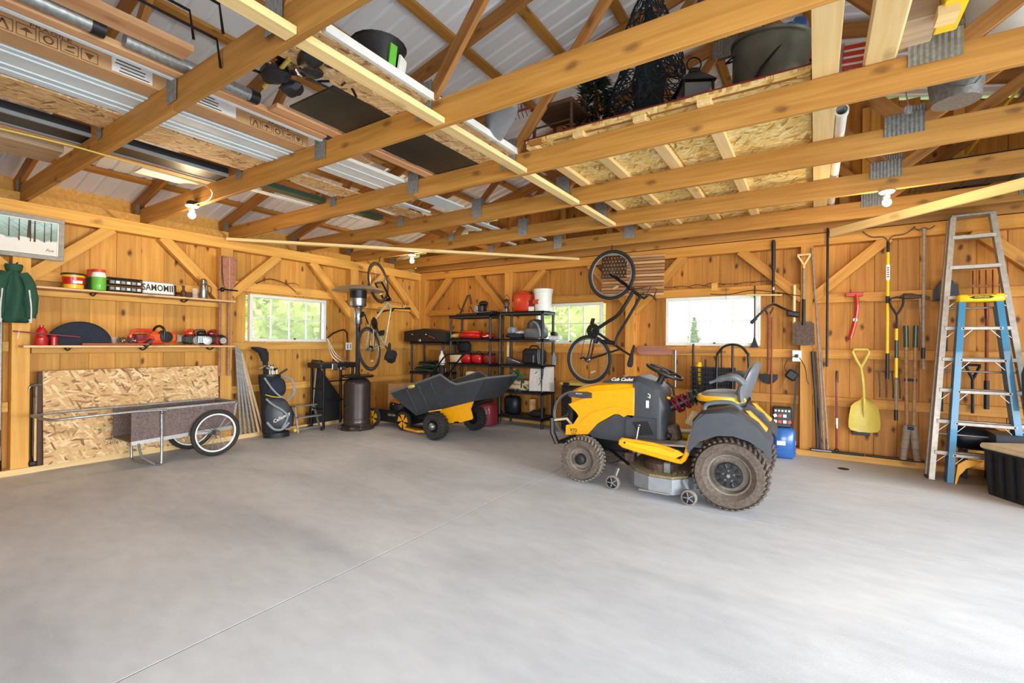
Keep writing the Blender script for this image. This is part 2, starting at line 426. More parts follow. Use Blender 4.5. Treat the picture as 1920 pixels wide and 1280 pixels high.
bp = N(nt, 'ShaderNodeBump'); bp.inputs['Strength'].default_value = .2; bp.inputs['Distance'].default_value = .003
L(n3.outputs[0], bp.inputs['Height']); L(bp.outputs[0], b.inputs['Normal'])
plain('joint_dark', '#332E2A', .9)
fl = G().box((-.6, 1.6, -.052), (12.6, 10.9, .1)).o('floor', 'joint_dark'); struct(fl)
jx, jy, g = -2.30, 4.0, .004
for (x0, x1) in ((-6.9, jx-g), (jx+g, 5.6)):
    for (y0, y1) in ((-3.75, jy-g), (jy+g, 7.0)):
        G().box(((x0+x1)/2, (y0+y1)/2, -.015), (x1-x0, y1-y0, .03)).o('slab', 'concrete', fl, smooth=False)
G().lathe([(.05,0),(.055,.004),(.03,.008)], 12, M3((.27, 6.28, 0))).o('floor_plug', 'dark_metal', fl)

# ---- ceiling: ribbed metal sheets on purlins
m, nt, b = newmat('roof_metal'); b.inputs['Base Color'].default_value = (*lin('#ECEFF6'), 1); b.inputs['Metallic'].default_value = .1; b.inputs['Roughness'].default_value = .35
ce = thing('ceiling', '', ''); del ce['label'], ce['category']; struct(ce)
def sheet(y0, sgn):
    prof = []; y = 0; w = .915; k = 6; rib = w/k
    for i in range(k):
        prof += [(i*rib, 0), (i*rib+rib*.70, 0), (i*rib+rib*.78, .022), (i*rib+rib*.92, .022)]
    prof.append((w, 0))
    x0, x1 = XC, (XL-.55 if sgn < 0 else XR+.55)
    vs = []; n = len(prof)
    for x in (x0, x1): vs += [(x, y0+a, roof_under(x)+.045+bz) for a, bz in prof]
    g_ = G().add(vs, [(i, i+1, n+i+1, n+i) for i in range(n-1)])
    return g_.o('roof_sheet', 'roof_metal', ce)
ys = -3.9
while ys < 7.0:
    sheet(ys, -1); sheet(ys, 1); ys += .915
px_ = [XC-.12-.625*k for k in range(10)]+[XC+.12+.625*k for k in range(10)]
for x in px_:
    z = roof_under(x)+.02; s = .25 if x < XC else -.25
    beam('purlin', (x, -3.9, z), (x, 7.1, z), .089, .038, 'truss_wood', ce, up=(-s, 0, 1))
G().box((-7.17, 1.6, 2.91), (.04, 11, .33)).o('fascia_board', 'pine_frame', ce); G().box((-7.0, 1.6, 2.735), (.36, 11, .02)).o('soffit_board', 'pine_frame', ce)
G().box((-6.85, 1.6, 2.80), (.04, 11, .10)).o('eave_plank', 'pine_frame', ce)

# ---- board walls
def roofz(x): return roof_under(x)-.005
wl = thing('wall_left', '', ''); wb = thing('wall_back', '', ''); wr = thing('wall_right', '', ''); wf = thing('wall_front', '', '')
for w in (wl, wb, wr, wf): del w['label'], w['category']; struct(w)
def vboard(p, nrm, w, z0, z1, mat, par):
    """vertical board: centre line at p, facing nrm"""
    t = .022+random.uniform(-.003, .003); p = V((p[0], p[1], 0))+V(nrm)*random.uniform(-.003, .003)
    return beam('board', p+V((0,0,z0)), p+V((0,0,z1)), w-.0012, t, mat, par, up=nrm, bev=.0035)
def cut(c, w, win, top):
    lo, hi, out = c-w/2, c+w/2, []
    if win[0]-lo > .012: out.append(((lo+win[0])/2, win[0]-lo, .03, top))
    if hi-win[1] > .012: out.append(((hi+win[1])/2, hi-win[1], .03, top))
    a, b = max(lo, win[0]), min(hi, win[1])
    if b-a > .012: out += [((a+b)/2, b-a, .03, win[2]+.01), ((a+b)/2, b-a, win[3]-.01, top)]
    return out
WINL = (3.47, 4.69, 1.34, 2.01)
y = YF
rw = random.Random(3)
while y < 6.97:
    w = rw.choice((.185, .21, .235, .235)); c = y+w/2
    parts = [(c, w, .03, 2.70)]
    if c+w/2 > WINL[0] and c-w/2 < WINL[1]: parts = cut(c, w, WINL, 2.70)
    for cc, ww, a, e in parts: vboard((XL-.15, cc), (1,0,0), ww, a, e, 'pine_board', wl)
    y += w
WB = [(-3.95, -2.77, 1.345, 2.0), (-1.80, -.61, 1.335, 2.01)]
x = -6.8
while x < XR+.1:
    w = rw.choice((.19, .215, .235, .25)); c = x+w/2; top = roofz(c)+.02
    parts = [(c, w, .03, top)]
    for a in WB:
        if c+w/2 > a[0] and c-w/2 < a[1]: parts = cut(c, w, a, top)
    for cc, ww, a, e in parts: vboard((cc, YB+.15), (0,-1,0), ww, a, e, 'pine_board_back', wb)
    x += w
y = YF
while y < 6.97:                                               # right wall, outside the frame
    w = .235
    if not (-1.6 < y+w/2 < 4.7): vboard((XR+.15, y+w/2), (-1,0,0), w, .03, 3.1, 'pine_board', wr)
    else: vboard((XR+.15, y+w/2), (-1,0,0), w, 2.45, 3.1, 'pine_board', wr)
    y += w
x = -6.8
while x < XR+.1:                                              # front wall with two open garage doors
    w = .3; c = x+w/2; door = -.6 < c < 4.6
    vboard((c, YF-.02), (0,1,0), w, 2.45 if door else .03, roofz(c)+.02, 'pine_board', wf); x += w

# backing behind the boards, added to block daylight through the gaps
plain('gap_backing_wood', '#6A4526', .85)
def gap_backing(par, horiz, fixed, lo, hi, wins, top, th=.02):
    cur = lo
    def put(a, b, z0, z1):
        if b-a < .01: return
        c = ((a+b)/2, fixed, (z0+z1)/2) if horiz else (fixed, (a+b)/2, (z0+z1)/2); d = (b-a, th, z1-z0) if horiz else (th, b-a, z1-z0)
        G().box(c, d).o('gap_backing_panel', 'gap_backing_wood', par, smooth=False)
    for w in sorted(wins): put(cur, w[0], .0, top); put(w[0], w[1], .0, w[2]); put(w[0], w[1], w[3], top); cur = w[1]
    put(cur, hi, .0, top)
gap_backing(wl, False, XL-.185, YF, 7.0, [WINL], 2.72); gap_backing(wb, True, YB+.185, -6.8, XR+.15, WB, 3.05)
vs = [(-6.8, YB+.185, 3.05), (XR+.15, YB+.185, 3.05), (XR+.15, YB+.185, roofz(XR)), (XC, YB+.185, roofz(XC)+.02), (-6.8, YB+.185, roofz(-6.8)+.02)]
G().add(vs+[(x, y+.02, z) for x, y, z in vs], [(0,1,2,3,4),(9,8,7,6,5)]+[(i,(i+1)%5,5+(i+1)%5,5+i) for i in range(5)]).o('gap_backing_panel', 'gap_backing_wood', wb, smooth=False)
# framing
def post(x, y, w, d, mat, par, z1=2.6): beam('post', (x, y, .04), (x, y, z1), d, w, mat, par, up=(1,0,0) if par is wl else (0,1,0))
PF, PB = 'pine_frame', 'pine_frame_back'
for (yc, w) in ((-2.6, .14), (-.7, .14), (1.22, .13), (3.15, .15), (5.22, .16), (6.86, .16)): post(XL-.07, yc, .14, w, PF, wl)
beam('top_plate', (XL-.06, YF, 2.65), (XL-.06, 6.95, 2.65), .13, .14, PF, wl)
beam('sill_plate', (XL-.04, YF, .03), (XL-.04, 6.9, .03), .14, .06, 'fresh_wood', wl)
def girtL(y0, y1, z, h=.1, t=.045): beam('girt', (XL-.10, y0, z), (XL-.10, y1, z), t, h, PF, wl)
for a, e in ((-3.5, -2.68), (-2.52, -.78), (-.62, 1.15), (1.3, 3.07), (3.24, 5.13), (5.31, 6.77)):
    if a != 3.24: girtL(a, e, 2.0, .10)
    if a != 1.3: girtL(a, e, .67); girtL(a, e, 1.27)
girtL(3.24, 5.13, 2.11, .13); 
def braceL(y0, z0, y1, z1): beam('brace', (XL-.045, y0, z0), (XL-.045, y1, z1), .075, .115, PF, wl, up=(0,0,1))
braceL(1.27, 1.97, 1.93, 2.60); braceL(3.10, 1.90, 2.42, 2.60); braceL(3.22, 1.97, 3.88, 2.60); braceL(5.17, 1.80, 4.42, 2.60)
braceL(5.27, 1.97, 5.9, 2.60); braceL(6.80, 1.85, 6.02, 2.60); braceL(1.17, 1.97, .55, 2.60)
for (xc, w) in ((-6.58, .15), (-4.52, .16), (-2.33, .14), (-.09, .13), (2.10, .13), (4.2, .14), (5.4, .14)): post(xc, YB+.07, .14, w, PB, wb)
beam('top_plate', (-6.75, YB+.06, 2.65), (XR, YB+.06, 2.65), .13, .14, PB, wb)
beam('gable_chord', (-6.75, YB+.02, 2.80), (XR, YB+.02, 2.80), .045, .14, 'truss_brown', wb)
beam('sill_plate', (-6.7, YB+.02, .035), (XR, YB+.02, .035), .14, .07, 'pine_frame', wb)
for a, e in ((-6.5, -4.6), (-4.44, -2.4), (-2.26, -.16), (-.02, 2.03), (2.17, 4.13), (4.27, 5.33)):
    for z in (.67, 1.25, 1.93 if a not in (-4.44, -2.26) else 2.08):
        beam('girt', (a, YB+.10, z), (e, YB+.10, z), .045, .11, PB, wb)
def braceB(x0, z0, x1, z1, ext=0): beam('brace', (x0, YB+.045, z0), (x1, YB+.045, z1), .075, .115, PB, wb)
braceB(-6.53, 1.92, -5.88, 2.60); braceB(-4.58, 1.90, -5.24, 2.60); braceB(-4.44, 1.98, -3.82, 2.60)
braceB(-2.40, 1.98, -3.0, 2.60); braceB(-2.28, 1.83, -1.55, 2.60); braceB(-.13, 1.93, -.84, 2.60); braceB(-.03, 1.93, .70, 2.60); braceB(2.08, 1.95, 1.42, 2.60)
for x in [-5.9+.8*k for k in range(14)]:                      # gable studs
    beam('stud', (x, YB+.09, 2.72), (x, YB+.09, roofz(x)-.1), .09, .04, 'pine_frame', wb, up=(0,1,0))
for x in (.28, .58): beam('stud', (x, YB+.09, 2.72), (x, YB+.09, roofz(x)-.1), .09, .07, 'pine_frame', wb, up=(0,1,0))

# windows: white sash of eight lights
m, nt, b = newmat('glass'); b.inputs['Base Color'].default_value = (.95,.97,1,1); b.inputs['Roughness'].default_value = .02
b.inputs['Alpha'].default_value = .12; b.inputs['IOR'].default_value = 1.45
def window(name, M, w, h):
    """local X across, Z up, Y out of the room; origin at the lower left corner"""
    t = thing(name, '', ''); del t['label'], t['category']; struct(t); t.matrix_world = M
    g_ = G(); f = .045
    g_.box((w/2, 0, f/2), (w, .07, f), bev=.004); g_.box((w/2, 0, h-f/2), (w, .07, f), bev=.004)
    g_.box((f/2, 0, h/2), (f, .07, h-2*f), bev=.004); g_.box((w-f/2, 0, h/2), (f, .07, h-2*f), bev=.004)
    g_.o('window_frame', 'white_paint', t)
    iw, ih = w-2*f, h-2*f
    for i in range(1, 4): G().box((f+iw*i/4, .005, h/2), (.014, .03, ih)).o('muntin', 'white_paint', t)
    G().box((w/2, .003, h/2), (iw, .03, .014)).o('muntin', 'white_paint', t)
    for i in range(4):
        for j in range(2):
            G().box((f+iw*(i+.5)/4, .012, f+ih*(j+.5)/2), (iw/4-.016, .003, ih/2-.016)).o('pane', 'glass', t, smooth=False)
    G().box((w*.55, -.045, f*.9), (.03, .02, .02), bev=.004).o('sash_latch', 'dark_metal', t)
    return t
window('window_1', Matrix.Translation((XL-.06, WINL[0], WINL[2])) @ Matrix.Rotation(PI/2, 4, 'Z'), WINL[1]-WINL[0], WINL[3]-WINL[2])
for i, a in enumerate(WB): window('window_%d' % (i+2), Matrix.Translation((a[0], YB+.03, a[2])), a[1]-a[0], a[3]-a[2])

# ---- trusses
def plate(t, x, z, w, h, y):
    n = 9; vs = []; fs = []
    for k in range(n*2+1):
        xx = -w/2+w*k/(n*2); yy = 0 if k % 2 else -.0035
        vs += [(x+xx, y+yy, z-h/2), (x+xx, y+yy, z+h/2)]
    for k in range(n*2): fs.append((2*k, 2*k+2, 2*k+3, 2*k+1))
    return G().add(vs, fs).o('gusset_plate', 'galvanized', t, smooth=False)
ordn = ['', '', '', '', 'nearest to the camera', 'second from the camera, with the left lamp', 'third from the camera', 'fourth from the camera', 'fifth from the camera, carrying two lamps', 'farthest from the camera, next to the back wall']
zc = 2.831
for i, yj in enumerate(YJ):
    lb = 'pine roof truss with pressed metal plates, %s' % ordn[i] if ordn[i] else ['rearmost pine roof truss behind the camera, above the garage doors', 'second pine roof truss from the garage doors, behind the camera', 'third pine roof truss from the garage doors, behind the camera', 'pine roof truss directly over the camera'][i]
    t = thing('roof_truss', lb, 'roof truss', (0,0,0), 0, 'roof trusses' if ordn[i] else 'roof trusses behind the camera')
    T = .038; B_ = 'truss_wood'
    [beam('bottom_chord', (a, yj, zc), (e, yj, zc), T, .18, B_, t) for a, e in ((-7.0, -3.282), (-3.28, 1.68), (1.682, 5.4))]
    for s, xe in ((-1, -7.1), (1, 5.5)):
        beam('top_chord', (xe, yj, roof_under(xe)-.065), (XC, yj, roof_under(XC)-.065), T, .13, 'truss_brown', t)
    zt = lambda x: roof_under(x)-.13
    for s in (-1, 1):
        mx = lambda d: XC+s*d
        W_ = [((mx(1.35), 2.92), (mx(.06), zt(XC))), ((mx(1.42), 2.92), (mx(2.62), zt(mx(2.62)))), ((mx(3.66), 2.92), (mx(2.72), zt(mx(2.72)))), ((mx(3.76), 2.92), (mx(4.7), zt(mx(4.7))))]
        for a, e in W_:
            beam('web', (a[0], yj, a[1]), (e[0], yj, e[1]), T-.002, .089, 'truss_brown', t, up=(0,0,1))
        for sd in (-1, 1):
            yy = yj+sd*(T/2+.004)
            (s > 0 and sd < 0) or plate(t, mx(1.37), 2.94, .15, .24, yy); plate(t, mx(2.48), 2.90, .14, .22, yy); plate(t, mx(3.72), 2.91, .10, .11, yy)
            plate(t, mx(2.67), roof_under(mx(2.67))-.12, .13, .17, yy)
        for sd in (-1, 1): plate(t, mx(6.08), 2.93, .13, .12, yj+sd*(T/2+.004))
    for sd in (-1, 1): plate(t, XC, roof_under(XC)-.14, .26, .2, yj+sd*(T/2+.004))
    for sd in ((-1,) if i < 6 or True else ()): plate(t, XC+1.32, 2.925, .22, .15, yj+sd*(T/2+.007))
# blocking between the chords in line, and long diagonal braces
for k in range(3, 9):
    y0, y1 = YJ[k]+.02, YJ[k+1]-.02
    if y1 > 5.3: break
    tag(beam('ceiling_brace', (-2.03, y0, 2.765), (-2.03, y1, 2.765), .088, .038, 'fresh_wood'), ['pale flat brace between trusses, at the top edge of the photo', 'pale flat brace between the two nearest trusses', 'pale flat brace below the leaf bin and white tray', 'pale flat brace below the grey helmet and rake', 'pale flat brace in the middle, near the fourth truss', 'last pale flat brace of the line'][k-3], 'lumber', 'pale braces between the trusses')
tag(beam('ceiling_brace', (-6.6, 3.13, 2.700), (-3.15, 6.88, 2.700), .089, .038, 'fresh_wood'), 'long pale diagonal brace under the trusses, running from the left wall to the back wall', 'lumber')
tag(beam('ceiling_brace', (.15, 6.7, 2.69), (3.0, 3.9, 2.69), .038, .089, 'fresh_wood'), 'long diagonal brace under the trusses above the tall ladder', 'lumber')

# ================================================================= things lying on the trusses (top of chords z = 2.88)
BEFORE = set(bpy.data.objects)
ZT = 2.883
def ly(name, label, cat, x0, x1, y0, y1, z, h, mat, group=None, bev=.002):
    """one long flat piece lying along Y"""
    return tag(beam(name, ((x0+x1)/2, y0, z+h/2), ((x0+x1)/2, y1, z+h/2), round(abs(x1-x0), 3), h, mat, None, (0,0,1), bev), label, cat, group)
ly('lumber', 'red-edged plank at the top left, beside the grey pipe', 'lumber', -3.08, -2.94, -1.0, 1.21, 2.93, .038, 'cedar_plank')
ly('lumber', 'reddish plank between the grey pipe and the white strip on the trusses', 'lumber', -3.24, -3.165, -1.1, 2.22, ZT, .04, 'cedar_plank')
ly('trim_strip', 'narrow white strip lying against the long cardboard box', 'trim', -3.285, -3.25, -1.0, 2.3, ZT, .02, 'white_vinyl')
for i, (y0, y1) in enumerate(((-1.0, .86), (.95, 1.66))):
    g_ = G().cyl((-3.125, y0, 2.925), (-3.125, y1, 2.925), .038, n=16)
    t = thing('grey_pipe', ['long grey pipe lying on the trusses beside the reddish plank', 'shorter grey pipe end seen past the nearest truss'][i], 'pipe'); g_.o('pipe', 'galvanized', t)
    G().cyl((-3.125, y1-.05, 2.925), (-3.125, y1+.006, 2.925), .043, n=16).o('collar', 'dark_metal', t)
# long cardboard box with handling marks
t = thing('cardboard_box', 'long brown cardboard box marked fragile, lying on the two nearest trusses', 'box')
G().box((-3.56, .62, ZT+.062), (.16, 3.3, .12), bev=.004).o('carton', 'cardboard', t)
for y0, flip in ((.72, 1), (2.0, 1)):
    text('print', 'FRAGILE', .024, faceM((-3.4785, y0+.02, ZT+.082), (0,1,0), (0,0,1)), 'brown_ink', t, sx=1.9)
    for k in range(5):
        cy = y0-.16+.085*k; g_ = G(Matrix.Translation((0,0,-.006)))
        for (a, b2) in (((-.036,-.03), (.036,-.03)), ((.036,-.03), (.036,.03)), ((.036,.03), (-.036,.03)), ((-.036,.03), (-.036,-.03))):
            g_.bar((-3.4795, cy+a[0], ZT+.045+a[1]), (-3.4795, cy+b2[0], ZT+.045+b2[1]), .003, .003)
        if k == 0: g_.bar((-3.4795, cy-.02, ZT+.02), (-3.4795, cy, ZT+.065), .003, .008); g_.bar((-3.4795, cy+.02, ZT+.02), (-3.4795, cy, ZT+.065), .003, .008)
        elif k == 1: g_.prism([(cy-.025, ZT+.045), (cy, ZT+.065), (cy+.025, ZT+.045)], .003, M3((-3.4795,0,0)), 'x'); g_.bar((-3.4795, cy, ZT+.02), (-3.4795, cy, ZT+.05), .003, .004)
        elif k == 2: g_.ring(.018, .004, 14, 5, M3((-3.4795, cy, ZT+.045), (0, PI/2, 0)))
        elif k == 3: g_.bar((-3.4795, cy-.02, ZT+.03), (-3.4795, cy+.02, ZT+.03), .003, .006); g_.bar((-3.4795, cy-.01, ZT+.05), (-3.4795, cy+.02, ZT+.06), .003, .01)
        else: g_.prism([(cy-.02, ZT+.06), (cy+.02, ZT+.06), (cy, ZT+.025)], .003, M3((-3.4795,0,0)), 'x')
        g_.o('handling_mark', 'brown_ink', t, smooth=False)
    text('print', 'FLOORING SAMPLES', .035, faceM((-3.56, y0, ZT+.001), (0,1,0), (1,0,0)), 'brown_ink', t, sx=1.1) if 0 else None
for y0 in (1.10, 1.52):
    G().box((-3.4785, y0, ZT+.055), (.002, .2 if y0 < 1.3 else .36, .085)).o('shipping_label', 'paper', t)
    for k in range(4): G().box((-3.4772, y0-.02+.01*k, ZT+.085-.02*k), (.001, .12+.03*(k % 2), .006)).o('label_line', 'ink', t)
# white vinyl trim boards
t = thing('trim_panel', 'wide white ribbed trim panel lying beside the long cardboard box', 'panel')
G().box((-3.82, .62, ZT+.012), (.31, 3.32, .02), bev=.003).o('panel', 'white_vinyl', t)
for x in (-3.665, -3.73, -3.90, -3.975): G().box((x, .62, ZT-.001), (.018, 3.32, .01), bev=.002).o('rib', 'white_vinyl', t)
ly('trim_strip', 'narrow white channel lying beside the brown strand board', 'trim', -4.055, -4.01, -1.0, 2.33, ZT, .018, 'white_vinyl')
ly('log', 'short pale round-edged timber lying above the nearest truss', 'lumber', -4.21, -4.13, -1, .9, 2.935, .07, 'fresh_wood', bev=.02)
for i, (y0, y1) in enumerate(((-1.1, 1.33), (1.36, 2.29), (2.33, 4.4))):
    ly('strand_board', ['strand board sheet lying on the trusses at the far left', 'strand board sheet between the two nearest trusses, beside the white trim', 'strand board strip lying beyond the second truss'][i], 'board', -4.46 if i < 2 else -4.34, -4.09, y0, y1, ZT+.003*i, .012, 'osb_flat')
t = thing('long_black_case', 'long flat black case with grey edges lying beside the strand board', 'case')
G().box((-4.86, 1.62, ZT+.045), (.26, 1.75, .08), bev=.01).o('body', 'black_plastic', t)
for x in (-4.985, -4.735): G().box((x, 1.62, ZT+.01), (.025, 1.8, .03), bev=.004).o('edge_strip', 'mid_grey_plastic', t)
ly('channel_rail', 'dark green metal rail lying beyond the second truss', 'rail', -4.80, -4.66, 2.35, 4.1, ZT, .05, 'green_plastic')
ly('trim_strip', 'white strip lying above the left lamp, beyond the second truss', 'trim', -4.98, -4.91, 2.32, 4.0, ZT, .015, 'white_paint')
ly('lumber', 'thick weathered timber lying at the far left above the picture', 'lumber', -5.75, -5.33, -1.5, 1.22, ZT, .09, 'weathered_wood')
ly('paint_board', 'short pale board lying above the left lamp', 'board', -5.38, -5.2, 1.72, 2.2, ZT, .02, 'white_paint')
ly('lumber', 'thin plank lying beside the black case on the trusses', 'lumber', -5.14, -5.05, -.5, 2.3, ZT, .02, 'cedar_plank')
# beyond the second truss
t = thing('white_door_slab', 'white panelled board lying beyond the second truss beside the dark plywood', 'panel')
G().box((-3.62, 3.0, ZT+.02), (.42, 1.15, .035), bev=.004).o('slab', 'white_paint', t)
G().box((-3.55, 3.0, ZT-.001), (.03, 1.1, .008), bev=.002).o('rib', 'white_vinyl', t); G().box((-3.72, 3.0, ZT-.001), (.03, 1.1, .008), bev=.002).o('rib', 'white_vinyl', t)
t = thing('cardboard_box', 'small torn cardboard box on the white board beyond the second truss', 'box')
G().box((-3.42, 2.62, ZT-.0+.09), (.26, .3, .12), (0,0,.4), bev=.004).o('carton', 'cardboard', t); G().box((-3.28, 2.68, ZT+.16), (.14, .2, .004), (.3,.6,.4)).o('flap', 'cardboard', t)
for i, (x0, x1, y0, y1) in enumerate(((-3.68, -3.44, 3.42, 4.24), (-4.0, -3.93, 3.5, 4.2), (-4.02, -3.93, 4.32, 5.24), (-3.78, -3.68, 4.35, 5.35), (-4.1, -4.03, 5.4, 6.3), (-3.6, -3.45, 5.4, 6.25))):
    ly('trim_strip', ['wide white trim board above the third truss', 'thin white trim board left of the wide one, third truss', 'left white trim board above the fourth truss', 'right white trim board above the fourth truss', 'thin white trim board near the back wall', 'wider white trim board near the back wall'][i], 'trim', x0, x1, y0, y1, ZT, .02, 'white_vinyl')
ly('dark_plywood', 'dark brown and green stained plywood lying across the second and third truss', 'board', -2.98, -2.50, 1.80, 3.36, ZT, .015, 'dark_olive_panel')
ly('lumber', 'narrow plank beside the dark plywood', 'lumber', -3.13, -3.04, 1.75, 3.3, ZT, .03, 'cedar_plank')
ly('strand_board', 'strand board shelf beside the pale brace, holding the bin and rakes', 'board', -2.49, -2.12, 1.42, 3.33, ZT, .014, 'osb_flat')
ly('trim_strip', 'bright white edge strip under the black bin', 'trim', -2.115, -2.085, 1.45, 3.3, ZT, .05, 'white_paint')
# bicycle parts heap
t = thing('black_gear_pile', 'tangled black equipment with chrome fittings lying on the dark plywood', 'equipment', (-2.50, 1.62, ZT-.07))
g_ = G(); rr = random.Random(4)
for k in range(9): g_.ball((rr.uniform(-.24,.26), rr.uniform(-.14,.14), rr.uniform(.03,.13)), (rr.uniform(.06,.13), rr.uniform(.04,.08), rr.uniform(.03,.06)))
g_.jitter(.03, 12).o('body', 'black_plastic', t)
g_ = G()
for k in range(7):
    a = V((rr.uniform(-.28,.28), rr.uniform(-.15,.15), rr.uniform(.02,.1))); g_.tube([a, a+V((rr.uniform(-.15,.15), rr.uniform(-.1,.1), rr.uniform(.0,.1))), a+V((rr.uniform(-.2,.2), rr.uniform(-.15,.15), 0))], .008, 6, k=4)
g_.o('cable', 'black_steel', t)
for k in range(5): G().ring(.045, .009, 16, 6, M3((rr.uniform(-.25,.2), rr.uniform(-.16,.0), rr.uniform(.05,.12)), (rr.uniform(0,3), rr.uniform(0,3), 0))).o('clamp_ring', 'chrome', t)
G().cyl((-.28, -.1, .02), (.05, -.14, .06), .012).o('strap', 'pale_yellow_plastic', t)
t = thing('wire_rack', 'black wire rack lying on the trusses near the top edge', 'rack', (0,0,0))
for k, (x, y0, y1, z) in enumerate(((-2.78, .5, 1.12, 3.05), (-2.55, .5, 1.16, 3.02), (-2.66, .5, 1.2, 2.9))):
    G().tube([(x, y0, z), (x, y1, z), (x, y1+.02, z-.14)], .008, 6).o('wire', 'black_steel', t)
G().tube([(-2.78, .9, 3.05), (-2.55, .92, 3.02)], .006, 6).o('crossbar', 'black_steel', t)
# bin, tray, rakes
t = thing('black_tub', 'black round tub with a green label behind the white edge strip', 'tub', (-2.25, 1.93, ZT+.016))
G().lathe([(.12,0),(.16,.20),(.17,.21),(.155,.21),(.115,.012)], 20).o('body', 'black_plastic', t)
G().box((.145, -.02, .1), (.012, .05, .13), (0,.15,0)).o('label_band', 'bright_green', t); G().box((.15, .05, .07), (.012, .08, .1), (0,.15,.35)).o('label_print', 'white_paint', t)
t = thing('green_can', 'teal round lid poking up behind the second truss', 'tub', (-2.2, 2.62, ZT+.016)); G().lathe([(.11,0),(.12,.13),(.13,.14),(.1,.17),(.03,.18)], 18).o('body', 'green_plastic', t); G().tube([(-.1,0,.15),(0,0,.24),(.1,0,.15)], .006, 6, k=4).o('handle', 'teal_cloth', t)
t = thing('grey_scoop', 'grey moulded plastic scoop lying between the second and third truss', 'scoop', (-1.96, 2.86, ZT+.05), rot=(0,0,-.6))
g_ = G(); secs = []
for i in range(9):
    u = i/8; w = .10*math.sin(PI*(.18+.8*u))**.7+.01; zz = .13*math.sin(PI*u*.8)
    secs.append([(-.2+.4*u, w*math.cos(a), zz*.8+w*.75*math.sin(a)) for a in [2*PI*j/14 for j in range(14)]])
g_.loft(secs).o('shell', 'mid_grey_plastic', t); G().box((.12, 0, .1), (.12, .14, .012), (0,.5,0), bev=.004).o('rim', 'grey_plastic', t)
t = thing('yellow_toy', 'yellow plastic tool head beside the grey scoop', 'tool', (-2.26, 2.9, ZT+.03))
G().box((0,0,.08), (.15,.05,.04), (.2,.3,.1), bev=.01).o('body', 'bright_yellow', t); G().box((.08,0,.05), (.08,.03,.03), (0,-.7,0), bev=.008).o('lever', 'orange_plastic', t); G().cyl((-.1,.02,.0),(-.05,.02,.16),.012).o('grip', 'black_plastic', t)
t = thing('spring_rake_head', 'rusty spring tine rake head lying on the strand board shelf', 'rake', (-2.04, 3.02, ZT+.07))
for k in range(12):
    G().tube([(-.18+.03*k, .05, .17), (-.17+.032*k, -.02, .19), (-.16+.034*k, -.06, .1), (-.155+.035*k, -.05, .05)], .0035, 5, k=3).o('tine', 'rusty_metal', t)
G().tube([(-.2,.05,.17),(.2,.05,.17)], .01, 6).o('bar', 'dark_red', t)
t = thing('spiral_spring', 'coiled grey spring stuck up behind the second truss', 'spring', (-2.06, 2.72, ZT+.2))
G().tube([(.1*(i/60)*3-.15, .035*math.cos(i*.9), .035*math.sin(i*.9)) for i in range(60)], .004, 5).o('coil', 'rusty_metal', t)

# ---- storage deck over the middle of the room
t = thing('storage_deck', 'strand board deck on pale battens laid over the trusses', 'deck')
for x in (-1.93, -1.52, -1.05, -.62): beam('batten', (x, 3.22, 2.902), (x, 6.75, 2.902), .089, .038, 'fresh_wood', t)
for y in (3.27, 4.0): beam('edge_block', (-1.75, y, 2.935), (-.1, y, 2.935), .03, .03, 'truss_brown', t) if y < 3.5 else None
for i, (x0, x1) in enumerate(((-1.97, -1.0), (-.99, -.03))): G().box(((x0+x1)/2, 4.98, 2.93), (x1-x0, 3.55, .016)).o('deck_sheet', 'osb_light', t)
for i in range(5): G().box((-1.8+.42*i, 3.203, 2.93), (.28, .006, .018)).o('edge_strip', 'osb_light', t)
G().box((-1.0, 4.98, 2.945), (1.98, 3.56, .012), bev=.002).o('top_sheet', 'dark_red', t)
G().box((-1.97+.1, 3.2, 2.906), (.12,.04,.03)).o('block', 'truss_brown', t)
ly('lumber', 'wide pale plank lying along the right edge of the storage deck', 'lumber', -.025, .105, 2.1, 6.8, ZT, .03, 'fresh_wood')
ly('lumber', 'wide pale plank with a rounded end beside the deck plank', 'lumber', .215, .365, 1.5, 3.30, ZT, .034, 'fresh_wood', bev=.012)
t = thing('plastic_pipe', 'white plastic pipe lying right of the deck plank', 'pipe')
M = frame((.095+.05, 3.9, 2.93), (.12+.02, 6.6, 2.93)); g_ = G()
n = 18; L_ = 1.35
g_.lathe([(.033,-L_),(.042,-L_),(.042,-L_+.06),(.036,-L_+.07),(.036,L_),(.030,L_),(.030,-L_+.02)], n, M @ Matrix.Rotation(PI/2, 4, 'Y'), cap=False).o('tube', 'white_paint', t)
